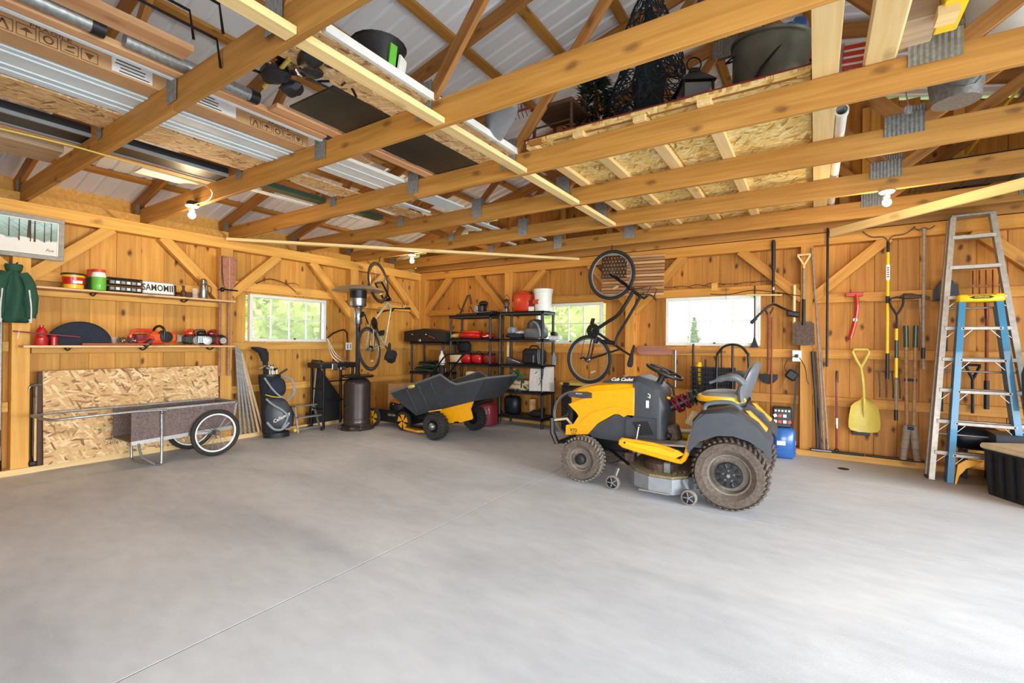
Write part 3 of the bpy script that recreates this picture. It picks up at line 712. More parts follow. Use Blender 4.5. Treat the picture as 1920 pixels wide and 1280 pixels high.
# chair, trees, lantern, washtub, chair frame
t = thing('wooden_chair', 'small brown wooden chair stored on the deck left of the trees', 'chair', (-1.78, 3.45, 2.951))
for x, y in ((-.17,-.15),(.17,-.15),(-.15,.17),(.15,.17)): G().cyl((x,y,0),(x*.95,y*.95,.46 if y > 0 else .27), .014).o('leg', 'dark_wood', t)
G().box((0,0,.27), (.38,.36,.03), bev=.01).o('seat', 'dark_wood', t)
for z in (.36,.44): G().tube([(-.15,.165,z),(0,.19,z),(.15,.165,z)], .012, 6, k=3).o('back_slat', 'handle_red_brown', t)
for y in (-.15,.15): G().cyl((-.16,y,.12),(.16,y,.12), .008).o('stretcher', 'dark_wood', t)
def fir(name, label, loc, h, r, seed, mat, n=420, needle=.05):
    t = thing(name, label, 'christmas tree', loc); q = random.Random(seed)
    G().cyl((0,0,0),(0,0,h*.95), .012).o('trunk', 'dark_wood', t)
    g_ = G()
    for k in range(n):
        z = h*(.08+.92*q.random()**.85); rad = r*(1-(z/h))**.85+.01; a = q.uniform(0, 2*PI); rr_ = rad*q.uniform(.35, 1)
        p = V((rr_*math.cos(a), rr_*math.sin(a), z-.25*rr_)); d = V((math.cos(a+q.uniform(-.7,.7)), math.sin(a+q.uniform(-.7,.7)), q.uniform(-.4,.5))).normalized()*needle*q.uniform(.8,1.6)
        s = d.cross(V((0,0,1))).normalized()*needle*.22; u_ = V((0,0,needle*.2))
        g_.add([p-s, p+s, p+d, p+u_*.8, p-u_*.5+d*.4], [(0,1,2),(0,3,2),(1,3,2),(0,1,4)])
    g_.o('needles', mat, t, kind='stuff', smooth=False); return t
fir('artificial_tree', 'small dark green artificial fir on the deck beside the chair', (-1.60, 3.75, 2.951), .80, .34, 1, 'fir_green', 1100, .055)
# cone tree of wire netting and string lights
t = thing('netting_tree', 'tall dark cone tree wound with wire netting and string lights', 'christmas tree', (-1.20, 3.95, 2.951))
g_ = G(); q = random.Random(9)
def cone(a, z): 
    r = .36*(1-z/1.42)**.75+.05; r *= 1+.10*math.sin(3*a+z*9); return V((r*math.cos(a), r*math.sin(a), z))
for k in range(420):
    a, z = q.uniform(0, 2*PI), q.uniform(0, 1.3); pts = []
    for j in range(4):
        pts.append(cone(a, max(0, min(1.38, z)))); a += q.uniform(-.5, .5); z += q.uniform(-.12, .12)
    g_.tube(pts, .0055, 3, k=2)
g_.o('wire_netting', 'netting', t, kind='stuff')
G().lathe([(.02,0),(.15,.03),(.17,.2),(.14,.4),(.15,.6),(.10,.8),(.09,.95),(.05,1.15),(.02,1.3)], 20).jitter(.05, 7).o('core', 'netting', t)
g_ = G()
for k in range(90):
    p = cone(q.uniform(0,2*PI), q.uniform(.02,1.2))*1.02; g_.ball(p, .0075, 5, 4)
g_.o('light_bulbs', 'grey_cloth', t, kind='stuff')
t = thing('black_lantern', 'black four-sided lantern on the deck beside the washtub', 'lantern', (-.74, 3.50, 2.951), .5)
g_ = G()
for x, y in ((-.1,-.1),(.1,-.1),(-.1,.1),(.1,.1)): g_.bar((x,y,0),(x,y,.2), .014, .014)
g_.box((0,0,.01), (.24,.24,.02)); g_.box((0,0,.1),(.2,.012,.012)); g_.o('frame', 'black_steel', t)
G().lathe([(.17,.2),(.15,.22),(.05,.30),(.045,.33),(.0,.34)], 4, M3((0,0,0),(0,0,PI/4))).o('roof', 'black_steel', t, smooth=False)
for r_ in (0, PI/2, PI, -PI/2): G().box((0,.095,.105),(.18,.003,.17), M=M3((0,0,0),(0,0,r_))).o('pane', 'glass', t)
G().ring(.05, .006, 16, 6, M3((0,0,.37),(PI/2,0,0))).o('ring_handle', 'black_steel', t)
t = thing('wicker_basket', 'brown wicker basket squeezed beside the washtub', 'basket', (-.70, 3.80, 2.951)); G().lathe([(.07,0),(.10,.2),(.105,.21),(.09,.2),(.06,.02)], 14).o('body', 'handle_wood', t); G().tube([(-.1,0,.2),(0,0,.3),(.1,0,.2)], .008, 6, k=4).o('handle', 'handle_wood', t)
t = thing('washtub', 'large tarnished metal washtub tipped on the deck', 'tub', (-.33, 3.78, 2.975), rot=(.10,.12,.3))
G().lathe([(.20,0),(.255,.44),(.27,.45),(.275,.465),(.26,.47),(.25,.44),(.19,.01)], 36).o('tub', 'tarnished_tub', t)
G().tube([(.06,-.235,.42),(-.08,-.235,.22),(-.16,-.17,.02)], .009, 6).o('stick', 'black_steel', t)
for s in (-1,1): G().tube([(s*.245,-.04,.38),(s*.29,0,.35),(s*.245,.04,.38)], .007, 6, k=3).o('handle', 'dark_metal', t)
t = thing('folded_clothes', 'blue and red bundle stuffed into the washtub', 'bundle', (-.24, 3.80, 3.46)); 
for k, (c, mt) in enumerate((((-.1,0,.0), 'dark_wood'), ((.02,0,.05), 'navy_cloth'), ((.10,-.06,.02), 'blue_plastic'), ((.15,-.05,-.12), 'dark_red'))):
    G().ball(c, (.09,.08,.07)).jitter(.04, 14, k).o('cloth', mt, t)
t = thing('folding_chair', 'folded lawn chair with red webbing stored right of the deck', 'chair', (.18, 3.5, 2.9), rot=(0,.1,0))
for x in (-.07,.07):
    G().tube([(x,-.05,.02),(x,-.03,.24),(x,.25,.25),(x,.27,.02)], .009, 8).o('tube_frame', 'aluminium', t)
for z in (.05,.09,.13,.17,.21): G().box((0,-.045,z),(.13,.006,.024)).o('webbing', 'orange_red_plastic', t)
G().box((.02,0,.0),(.2,.16,.02), bev=.005).o('cushion', 'navy_cloth', t)
# right side
t = thing('wooden_crate', 'wooden crate with a bright yellow end panel above the centre plate', 'crate', (.46, 3.05, 2.9))
G().box((-.06,.1,.12), (.2,.3,.2), bev=.004).o('box', 'weathered_wood', t); G().box((.085,.0,.13),(.09,.28,.23), bev=.004).o('end_panel', 'bright_yellow', t); G().box((.06,-.06,0),(.08,.1,.05)).o('foot', 'fresh_wood', t)
t = thing('plastic_bucket', 'big white plastic bucket beside the yellow crate end', 'bucket', (.86, 3.55, 2.93)); G().lathe([(.15,0),(.17,.34),(.18,.345),(.18,.37),(.165,.37),(.14,.01)], 24).o('body', 'white_paint', t); G().lathe([(.1,-.002),(.08,-.004)],16).o('base_disc','pale_yellow_plastic',t)
t = thing('metal_pail', 'grey metal pail hanging between the third and fourth truss', 'bucket', (.74, 4.0, 2.86))
G().lathe([(.12,0),(.15,.26),(.16,.265),(.16,.28),(.145,.28),(.11,.01)], 24).o('body', 'galvanized', t); G().tube([(-.15,0,.25),(-.1,-.1,.1),(.05,-.16,.03),(.15,-.02,.25)], .005, 6, k=4).o('handle', 'steel', t); G().tube([(.05,-.0,.25),(.07,.08,.42),(.09,.16,.5)], .006, 6).o('chain', 'chrome', t)
t = thing('tarp_roll', 'long navy tarp roll lying along the right eave', 'tarp')
G().tube([(1.95, 4.6, 3.0), (1.7, 5.4, 3.02), (1.45, 6.2, 2.97), (1.25, 6.7, 2.95)], .07, 12, k=4).jitter(.02, 6).o('roll', 'navy_cloth', t)
t = thing('yellow_rope', 'taut yellow rope running down from the roof at the right', 'rope'); G().tube([(1.66, 6.0, 3.95), (1.55,6.0,3.68),(1.40,6.0,3.46),(1.25,6.0,3.22),(1.14,6.05,3.03)], .011, 7, k=3).o('strand', 'bright_yellow', t)
t = thing('shingle_strip', 'dark corrugated panel lying above the right lamp', 'panel'); G().box((1.45, 5.8, 2.9), (1.3,.9,.02)).o('sheet', 'dark_metal', t)
for k in range(8): G().cyl((.85+.17*k, 5.36, 2.893), (.85+.17*k, 6.24, 2.893), .012, n=6).o('rib', 'dark_metal', t)

for o in list(bpy.data.objects):
    if o not in BEFORE and o.parent is None: o.location.z += .04
# ---- electric lamps
emit('bulb_glow', (1.0, .83, .55), 28)
def lamp(x, y, z, label, up=0, lit=True):
    t = thing('bulb_lamp', label, 'lamp', (x, y, z), 0, 'bare bulb lamps')
    if up: G().box((0,0,.02), (.075,.075,.045), bev=.004).o('junction_box', 'dark_metal', t)
    G().lathe([(.058,0),(.06,-.008),(.05,-.02),(.026,-.028),(.022,-.05),(.026,-.055)], 24).o('lamp_holder', 'white_paint', t)
    G().lathe([(.012,-.052),(.016,-.066),(.030,-.085),(.034,-.102),(.029,-.120),(.014,-.133),(.002,-.136)], 20).o('bulb', 'bulb_glow' if lit else 'glass', t)
    if lit:
        l = bpy.data.lights.new('bulb_light', 'POINT'); l.energy = 13; l.color = (1, .72, .4); l.shadow_soft_size = .04
        o = bpy.data.objects.new('bulb_light', l); C.objects.link(o); o.location = (0,0,-.17); o.parent = t
    return t
lamp(-5.36, 2.20, 2.73, 'lit bare bulb on a dark box under the second truss, above the wall shelves', 1)
lamp(-5.35, 5.30, 2.735, 'lit bare bulb in the middle, above the hanging road bike')
lamp(.53, 5.30, 2.735, 'lit bare bulb at the right, above the yellow rake')
t = thing('bare_bulb', 'unlit clear bulb hanging on a wire in front of the fourth truss', 'bulb', (.50, 4.1, 3.12)); G().tube([(0,0,0),(.01,0,-.06),(.02,0,-.13)], .004, 6).o('wire', 'handle_grey', t); G().ball((.02,0,-.165), (.025,.025,.032)).o('bulb', 'glass', t); G().tube([(-.12,-.05,.02),(-.05,-.05,-.03),(.05,-.05,-.03),(.14,-.05,.05)], .004, 6, k=3).o('chain', 'chrome', t)
t = thing('electric_cable', 'yellow electric cable stapled under the trusses to the left lamp', 'cable'); G().tube([(-4.52,.72,2.735),(-4.47,1.05,2.733),(-4.48,1.26,2.733),(-4.51,1.77,2.725),(-4.63,2.05,2.73),(-5.0,2.2,2.732),(-5.3,2.2,2.732)], .006, 6, k=3).o('cable', 'pale_yellow_plastic', t)

# ================================================================= left wall
# shelves
def wallshelf(z, y0, y1, label, br):
    t = thing('wall_shelf', label, 'shelf', (0,0,0), 0, 'plank wall shelves')
    beam('board', (XL+.07, y0, z-.012), (XL+.07, y1, z-.012), .26, .022, 'shelf_wood', t)
    beam('cleat', (XL-.05, y0+.1, z-.055), (XL-.05, y1, z-.055), .03, .06, 'pine_frame', t)
    for y in br:
        g_ = G().tube([(XL-.03, y, z-.03), (XL+.06, y, z-.055), (XL+.16, y, z-.028)], .009, 6, k=3); g_.box((XL+.1, y, z-.028), (.16,.03,.006)); g_.o('bracket', 'black_steel', t)
    return t
wallshelf(1.875, 1.20, 3.17, 'upper plank wall shelf with the plate rack and green jar', (1.75, 2.62))
wallshelf(1.285, 1.20, 3.17, 'lower plank wall shelf with the saws and red bottle', (1.55, 2.2, 2.92))
X0 = XL+.13
# picture
t = thing('framed_picture', 'grey framed winter woodland painting hanging at the far left', 'picture', (XL+.03, 1.17, 2.375), rot=(0, .05, 0))
g_ = G(); w, h, f = .70, .43, .045
g_.box((0,0,h/2-f/2),(.03,w,f),bev=.004); g_.box((0,0,-h/2+f/2),(.03,w,f),bev=.004); g_.box((0,w/2-f/2,0),(.03,f,h-2*f),bev=.004); g_.box((0,-w/2+f/2,0),(.03,f,h-2*f),bev=.004); g_.o('picture_frame', 'grey_frame_wood', t)
g_ = G(); g_.box((.004,0,h/2-f-.004),(.02,w-2*f,.008)); g_.box((.004,0,-h/2+f+.004),(.02,w-2*f,.008)); g_.box((.004,w/2-f-.004,0),(.02,.008,h-2*f)); g_.o('liner', 'white_paint', t)
m, nt, b = newmat('winter_painting'); L = nt.links.new
tc = N(nt, 'ShaderNodeTexCoord'); sp = N(nt, 'ShaderNodeSeparateXYZ'); L(tc.outputs['Object'], sp.inputs[0])
no = N(nt, 'ShaderNodeTexNoise'); no.inputs['Scale'].default_value = 9; no.inputs['Detail'].default_value = 5; L(tc.outputs['Object'], no.inputs['Vector'])
ad = N(nt, 'ShaderNodeMath', operation='MULTIPLY_ADD'); ad.inputs[1].default_value = .14; L(no.outputs[0], ad.inputs[0]); L(sp.outputs[2], ad.inputs[2])
r_ = ramp(nt, [(0, lin('#D8CEC4')), (.40, lin('#DCD6D0')), (.44, lin('#6F8578')), (.60, lin('#7E9A8E')), (.85, lin('#A8C6C6'))])
mr = N(nt, 'ShaderNodeMapRange'); mr.inputs[1].default_value = -.10; mr.inputs[2].default_value = .25; L(ad.outputs[0], mr.inputs[0]); L(mr.outputs[0], r_.inputs[0])
L(r_.outputs[0], b.inputs['Base Color']); b.inputs['Roughness'].default_value = .35
G().box((.002,0,0),(.01,w-2*f,h-2*f)).o('painting', 'winter_painting', t, smooth=False)
g_ = G(); q = random.Random(5)
for k in range(9):
    y = [-.29,-.2,-.05,.02,.09,.13,.2,.25,.1][k]; wd = [.012,.004,.004,.005,.016,.008,.004,.005,.004][k]; z0 = -.03+q.uniform(-.03,.02)
    g_.prism([(y-wd, z0), (y+wd, z0), (y+wd*.5, .16), (y-wd*.5, .16)], .002, M3((.0085,0,0)), 'x')
    for j in range(3):
        z = q.uniform(.02,.13); d = q.choice((-1,1)); g_.prism([(y, z), (y, z+.003), (y+d*.05, z+.04)], .002, M3((.0085,0,0)), 'x')
g_.o('painted_trees', 'dark_wood', t, smooth=False)
G().ball((.006,-.19,.045), (.003,.06,.05)).o('painted_bush', 'green_plastic', t)
G().prism([(-.24,-.01),(-.12,-.02),(-.17,.015),(-.2,.012)], .002, M3((.0088,0,0)), 'x').o('painted_cabin', 'handle_wood', t, smooth=False)
text('signature', 'Fox', .04, faceM((.0085,.24,-.12), (0,1,0), (0,0,1)), 'ink', t, shear=.4)
# jacket
def jacket(label, loc, mat, w, h, stripes=True):
    t = thing('jacket', label, 'jacket', loc); secs = []
    for i in range(11):
        u = i/10; z = -h*u; ww = w*(.30+.70*min(1, u*2.4))*(1+.04*math.sin(u*9)); d = .055+.05*min(1, u*2)
        if i == 0: ww = w*.35
        secs.append([(d*math.cos(a)*(1+.18*math.sin(5*a+u*2)), ww*.5*math.sin(a)*(1+.05*math.sin(4*a+3*u)), z+.015*math.sin(3*a)*u) for a in [2*PI*j/26 for j in range(26)]])
    G().loft(secs).jitter(.014, 9).o('body', mat, t, sub=1)
    for s in (-1, 1):
        pts = [(.03, s*w*.24, -.05), (.05, s*w*.44, -.16), (.06, s*w*.5, -.33), (.06, s*w*.49, -h*.9)]
        G().tube(pts, [.045,.05,.055,.05,.045], 10, k=4).jitter(.01, 12).o('sleeve', mat, t)
        if stripes: G().tube([(p[0]+.055, p[1]-s*.008, p[2]-.05) for p in pts[1:]]+[(.1, s*w*.42, -h*.93)], .006, 5, k=4).o('piping', 'white_cloth', t)
    G().lathe([(.055,-.03),(.065,.02),(.06,.035),(.045,0)], 14, M3((.01,0,0))).o('collar', mat, t)
    G().tube([(-.03,0,.04),(.0,.0,.02),(.05,.02,.05)], .006, 6).o('hook', 'black_steel', t); return t
jacket('dark green jacket with pale piping hanging on the post below the picture', (XL+.15, 1.135, 2.03), 'dark_green', .22, .53)
jacket('teal garment at the left edge behind the dark green jacket', (XL+.12, .90, 1.98), 'teal_cloth', .16, .46, False)
# items on the upper shelf
zt = 1.876
t = thing('bulk_tub', 'orange and red plastic tub with a black lid on the upper shelf', 'tub', (X0, 1.575, zt))
G().lathe([(.078,0),(.09,.135),(.096,.14)], 24).o('body', 'yellow_plastic', t); G().lathe([(.0845,.04),(.092,.115)], 24, cap=False).o('label_wrap', 'red_plastic', t); G().lathe([(.1,.138),(.102,.15),(.09,.158),(.02,.16)], 24).o('lid', 'black_plastic', t)
G().box((.086,.01,.065), (.006,.075,.03), (0,-.1,0)).o('label_print', 'white_paint', t)
for i, (y, mt, lb) in enumerate(((1.75, 'green_plastic', 'tall glass jar of green sweets behind the front jar on the upper shelf'), (1.79, 'bright_green', 'glass jar with green contents and a red lid on the upper shelf'))):
    t = thing('glass_jar', lb, 'jar', (X0-.02+.05*i-.03*(1-i), y-.02*i, zt)); t.scale = (1.15, 1.15, 1.2); G().lathe([(.05,0),(.055,.02),(.055,.10),(.05,.115)], 20).o('contents', mt, t)
    G().lathe([(.052,.116),(.055,.125),(.048,.16)], 20).o('jar_neck', 'white_paint' if i else 'orange_plastic', t); G().lathe([(.05,.16),(.05,.185),(.03,.19)], 20).o('lid', 'orange_red_plastic', t)
# racks of licence plates: a stack of dark embossed plates, one pale with its letters
t = thing('plate_stack', 'low stack of dark embossed number plates on the upper shelf', 'number plates', (X0, 2.0, zt))
for r_ in range(2):
    G().box((0,0,.035+.07*r_),(.10,.30,.055), bev=.006).o('plate_row', 'black_plastic', t)
    for k in range(6): G().box((.052,-.12+.048*k,.035+.07*r_),(.004,.034,.03), bev=.001).o('plate_face', 'aluminium' if k % 2 else 'grey_cloth', t)
G().box((0,0,.15),(.11,.31,.014), bev=.004).o('top_plate', 'dark_metal', t)
t = thing('number_plate', 'pale number plate lettered SAMOM leaning on the plate stack', 'number plate', (X0+.045, 2.31, zt+.078), rot=(0,-.1,0))
G().box((0,0,0),(.012,.32,.15), bev=.003).o('plate', 'galvanized', t); G().box((.004,0,0),(.008,.295,.125), bev=.002).o('plate_field', 'white_paint', t)
text('lettering', 'SAMOM', .105, faceM((.0092,-.03,-.002), (0,1,0), (0,0,1)), 'ink', t, sx=.72, bold=.002)
text('lettering', 'II', .105, faceM((.0092,.125,-.002), (0,1,0), (0,0,1)), 'ink', t, sx=.8, bold=.003)
t = thing('license_plates', 'dark plates standing behind the pale SAMOM plate', 'number plates', (X0-.03, 2.34, zt)); 
for k in range(3): G().box((-.02*k,.02*k,.072),(.008,.31,.14), (0,-.12,0), bev=.002).o('plate', 'dark_metal', t)
t = thing('small_bottle', 'small brown bottle on the upper shelf right of the plates', 'bottle', (X0, 2.585, zt)); G().lathe([(.028,0),(.03,.06),(.014,.09),(.014,.12),(.017,.125),(.017,.14),(.0,.142)], 14).o('body', 'dark_wood', t)
t = thing('small_box', 'small dark box behind the brown bottle on the upper shelf', 'box', (X0-.07, 2.65, zt)); G().box((0,0,.035),(.08,.1,.07), bev=.004).o('box', 'dark_wood', t)
t = thing('cocktail_shaker', 'tall steel flask standing at the right end of the upper shelf', 'flask', (X0+.02, 2.80, zt)); G().lathe([(.045,0),(.047,.005),(.047,.16),(.043,.175),(.04,.18),(.04,.20),(.033,.235),(.018,.25),(0,.255)], 24).o('body', 'steel', t); G().tube([(0,.045,.06),(.0,.085,.08),(0,.085,.15),(0,.045,.17)], .006, 6, k=3).o('handle', 'black_plastic', t)
t = thing('glass_cylinder', 'clear glass beside the steel flask on the upper shelf', 'glass', (X0+.02, 2.705, zt)); G().lathe([(.03,0),(.03,.12),(.028,.12),(.028,.004)], 16).o('glass', 'glass', t)
# items on the lower shelf
zb = 1.286
t = thing('red_bottle', 'shiny red bottle on the lower shelf at its left end', 'bottle', (X0+.01, 1.335, zb)); G().lathe([(.05,0),(.055,.01),(.055,.07),(.045,.085),(.04,.1),(.044,.13),(.03,.165),(.016,.18),(.016,.2),(.0,.203)], 20).o('body', 'red_plastic', t)
t = thing('red_bottle', 'smaller red bottle right beside the taller red one', 'bottle', (X0+.05, 1.42, zb)); G().lathe([(.026,0),(.028,.08),(.012,.1),(.012,.11),(0,.112)], 16).o('body', 'red_plastic', t)
t = thing('red_rod', 'thin red rod laid across the red bottles and the black disc', 'rod'); G().cyl((X0+.115, 1.12, zb+.135), (X0+.115, 1.60, zb+.085), .007).o('rod', 'magenta_red', t); G().tube([(X0+.115,1.16,zb+.15),(X0+.12,1.155,zb+.1),(X0+.11,1.15,zb+.06)], .004, 6, k=3).o('cord', 'white_cloth', t)
t = thing('black_disc', 'large black half-round cushion standing on the lower shelf', 'disc', (X0-.03, 1.635, zb))
G().prism([(.265*math.cos(PI*i/22), .245*math.sin(PI*i/22)) for i in range(23)], .05, M3((0,0,0),(0,0,PI/2))).o('disc', 'navy_cloth', t); G().tube([(.026, .265*math.cos(PI*i/22), .245*math.sin(PI*i/22)) for i in range(23)], .006, 6).o('piping', 'black_cloth', t)
t = thing('flat_stick', 'thin wooden slat lying on the lower shelf before the black disc', 'slat'); beam('slat', (X0+.11, 1.62, zb+.012), (X0+.11, 2.2, zb+.012), .02, .02, 'handle_red_brown', t)
t = thing('wire_coil', 'small coil of grey chain heaped on the lower shelf', 'chain', (X0+.03, 2.02, zb)); q = random.Random(2)
for k in range(12): G().ring(.035, .006, 14, 5, M3((q.uniform(-.03,.03), q.uniform(-.06,.06), .03+q.uniform(0,.05)), (q.uniform(0,3), q.uniform(0,3), 0))).o('loop', 'steel', t)
t = thing('glass_jar', 'small clear jar beside the chain heap on the lower shelf', 'jar', (X0-.01, 1.92, zb)); G().lathe([(.035,0),(.035,.08),(.03,.09)], 16).o('body', 'glass', t)
def chainsaw(label, loc, rz, c, c2, n):
    t = thing('chainsaw', label, 'chainsaw', loc, rz); t.scale = (1.3,)*3
    G().box((0,0,.07),(.22,.15,.11), bev=.03).o('engine_housing', c, t); G().box((-.06,.0,.05),(.12,.13,.09), bev=.02).o('fuel_tank', c2, t)
    G().tube([(-.02,-.08,.05),(-.02,-.085,.14),(-.02,0,.175),(-.02,.085,.14),(-.02,.08,.05)], .011, 8, k=4).o('front_handle', 'black_plastic', t)
    G().tube([(-.08,0,.13),(-.2,0,.13),(-.24,0,.08),(-.2,0,.03),(-.1,0,.03)], .014, 8, k=4).o('rear_handle', c2, t)
    G().prism([(.1,.03),(.42,.045),(.45,.065),(.42,.085),(.1,.1)], .006).o('guide_bar', 'aluminium', t)
    G().lathe([(.05,0),(.05,.014),(.02,.018)], 18, M3((-.0,-.075,.075),(PI/2,0,0))).o('starter_cover', 'grey_plastic' if n else 'black_plastic', t); return t
chainsaw('orange chainsaw lying on the lower shelf', (X0+.0, 2.36, zb), PI/2+.12, 'orange_plastic', 'orange_red_plastic', 0)
t = thing('guide_bar_cover', 'black scabbard leaning at an angle against the orange chainsaw', 'tool cover', (X0+.08, 2.26, zb+.075), rot=(.72, 0, 0)); G().box((0,0,0),(.03,.26,.06), bev=.012).o('sheath', 'black_plastic', t); G().box((.012,0,0),(.02,.24,.018), bev=.004).o('stripe', 'dark_red', t)
t = thing('red_case', 'dark red case standing behind the black scabbard', 'case', (X0-.03, 2.18, zb)); G().box((0,0,.065),(.1,.16,.13), (0,0,.2), bev=.01).o('case', 'magenta_red', t)
def trimmer(label, loc, s, c1, c2):
    t = thing('engine', label, 'engine', loc, .2*s); t.scale = (1.12, 1.12, 1.2)
    G().box((0,0,.06),(.12,.1,.10), bev=.025).o('housing', 'black_plastic', t); G().ball((.02,.0,.125), (.05,.045,.03)).o('cap', c1, t)
    for k in range(5): G().box((.062,-.03+.015*k,.06),(.006,.006,.07)).o('cooling_fin', 'steel', t)
    G().lathe([(.045,0),(.045,.02),(.015,.025)], 16, M3((.05,.055,.05),(0,PI/2,0))).o('recoil_cover', c2, t)
    G().tube([(0,-.05,.1),(.05,-.07,.15),(.06,.02,.16),(0,.05,.11)], .007, 6, k=3).o('pull_handle', c1, t); return t
trimmer('small engine with an orange cap on the lower shelf', (X0, 2.64, zb), 1, 'orange_red_plastic', 'aluminium')
trimmer('silver and black engine in the middle of the shelf end group', (X0+.02, 2.77, zb), -1, 'black_plastic', 'steel')
trimmer('small engine with a dark red cap near the shelf end', (X0, 2.89, zb), 2, 'dark_red', 'red_plastic')
t = thing('round_case', 'round black case with a silver badge at the right end of the lower shelf', 'case', (X0+.01, 3.01, zb)); G().ball((0,0,.07), (.075,.085,.07)).o('shell', 'black_plastic', t); G().lathe([(.045,0),(.04,.012)], 8, M3((.07,0,.06),(0,PI/2,0))).o('badge', 'aluminium', t)
# strand board panel leaning under the shelves
t = thing('strand_board', 'large sheet of strand board leaning on the wall under the shelves', 'board', (XL-.0, 2.20, .065), rot=(0, -.07, 0))
G().box((.10,0,.475),(.012,1.66,.95), (0,0,0)).o('sheet', 'osb_tan', t); 
for i, (s_, y_, z_) in enumerate((('PS 2', -.25, .22), ('SHEATHING SPAN', .05, .19), ('EXPOSURE 1', .05, .13), ('24/16', -.28, .13))): text('stamp', s_, .05, faceM((.107, y_, z_), (0,1,0), (0,0,1)), 'brown_ink', t, sx=1.0)
beam('edge_strip', (XL+.04, 1.36, .07), (XL+.02, 1.36, 1.02), .02, .05, 'dark_wood', None).name = 'dark_board'
tag(bpy.data.objects['dark_board'], 'narrow dark board standing at the left end of the strand board', 'board')
t = thing('bow_saw', 'steel bow saw hanging between the post and the strand board', 'saw', (XL+.0, 1.33, .09)); G().tube([(0,-.03,.78),(0,-.03,.1),(0,.0,.02),(0,.03,.0)], .008, 7, k=3).o('bow', 'black_steel', t); G().box((0,.035,.4),(.003,.02,.76)).o('blade', 'steel', t); G().box((0,0,.0),(.03,.1,.05), bev=.01).o('handle', 'dark_metal', t)
t = thing('claw_hammer', 'claw hammer hanging head up left of the strand board', 'hammer', (XL+.02, 1.33, .87)); G().cyl((0,0,-.28),(0,0,0), .012).o('handle', 'handle_grey', t); G().tube([(0,.045,.01),(0,0,.012),(0,-.04,.0),(0,-.055,-.03)], [.016,.014,.01,.006], 8, k=3).o('head', 'steel', t)
t = thing('pale_batten', 'short pale board standing between the post and the strand board', 'lumber'); beam('board', (XL-.03, 1.33, .07), (XL-.03, 1.33, .75), .08, .02, 'fresh_wood', t)
# things left of the post
for i, (y, r_, mt, lb) in enumerate(((1.085, .012, 'aluminium_dull', 'thin pale metal pole standing left of the corner post'), (1.06, .022, 'dark_metal', 'thick dark pipe standing at the left edge'), (1.03, .016, 'handle_grey', 'weathered pole at the very left edge'))):
    t = thing('pole', lb, 'pole', (XL-.02, y, .06)); G().cyl((0,0,0),(.0,0,1.5), r_).o('pole', mt, t); G().cyl((0,0,0),(0,0,.1), r_*1.3).o('foot', 'black_steel', t)
    if i == 1: G().box((.02,0,.32),(.08,.05,.2), bev=.02).o('grip', 'black_plastic', t)
# canoe paddle blades up
def paddle(label, loc, rot, mat, L_=1.3):
    t = thing('canoe_paddle', label, 'paddle', loc, rot=rot)
    G().cyl((0,0,-.02),(0,0,-L_), .015).o('shaft', mat, t); g_ = G()
    g_.prism([(-.03,-.02),(-.065,.06),(-.085,.22),(-.09,.40),(-.078,.44),(.078,.44),(.09,.40),(.085,.22),(.065,.06),(.03,-.02)], .012, axis='x'); g_.o('blade', mat, t); G().cyl((.006,0,-.05),(.006,0,.42), .006).o('spine', 'cedar_plank', t); return t
paddle('brown wooden paddle blade facing out beside the corner post', (XL+.06, 3.15, 2.03), (0,0,0), 'paddle_wood', 1.15)
paddle('second wooden paddle behind the first, edge on', (XL+.05, 3.04, 2.03), (0,0,1.1), 'paddle_wood', 1.15)
t = thing('wall_hook', 'black iron hook holding the wooden paddles', 'hook', (XL+.05, 3.1, 2.02)); G().tube([(-.05,-.06,0),(.05,-.06,0),(.05,.14,0)], .01, 7, k=3).o('hook', 'black_steel', t); G().ball((.04,-.05,0), .03).o('knob', 'black_steel', t)
# grey pipes / boards leaning right of post
for i in range(6):
    y0, y1 = 3.27+.015*i, 3.30+.055*i
    t = thing('leaning_board', ['grey metal strip leaning right of the corner post, leftmost', 'second grey strip leaning beside the golf bag', 'third grey strip leaning beside the golf bag', 'fourth grey strip leaning beside the golf bag', 'weathered strip leaning close to the golf bag', 'strip nearest the golf bag, leaning on the wall'][i], 'strip', (0,0,0), 0, 'grey strips leaning by the post')
    beam('strip', (XL+.10+.012*i, y1, .075), (XL+.01, y0, 1.28-.02*i), .03, .012, 'galvanized' if i < 4 else 'weathered_wood', t, up=(1,0,0))
# golf bag
t = thing('golf_bag', 'black and grey golf bag full of clubs standing against the left wall', 'golf bag', (XL+.27, 3.70, 0), rot=(.0,-.06,-.45)); t.scale = (1.12, 1.12, 1.0)
def oval(cx, cy, z, a, b_, n=18): return [(cx+a*math.cos(2*PI*i/n), cy+b_*math.sin(2*PI*i/n), z) for i in range(n)]
G().loft([oval(0,0,0,.12,.15), oval(0,0,.06,.125,.155), oval(0,0,.08,.11,.14)]).o('base', 'black_plastic', t)
G().loft([oval(0,-.03,.07,.11,.13), oval(0,-.04,.3,.12,.13), oval(0,-.06,.55,.11,.12), oval(0,-.08,.80,.105,.125), oval(0,-.08,.86,.11,.13)]).o('body', 'black_cloth', t)
G().loft([oval(.06,.03,.10,.08,.12), oval(.075,.03,.16,.10,.155), oval(.08,.02,.35,.105,.16), oval(.07,0,.50,.08,.12), oval(.05,-.02,.56,.04,.08)]).o('lower_pocket', 'dark_grey_plastic', t, sub=1)
G().loft([oval(.06,-.02,.56,.05,.09), oval(.08,-.01,.63,.075,.12), oval(.08,-.01,.78,.07,.11), oval(.05,-.03,.84,.04,.08)]).o('upper_pocket', 'navy_cloth', t, sub=1)
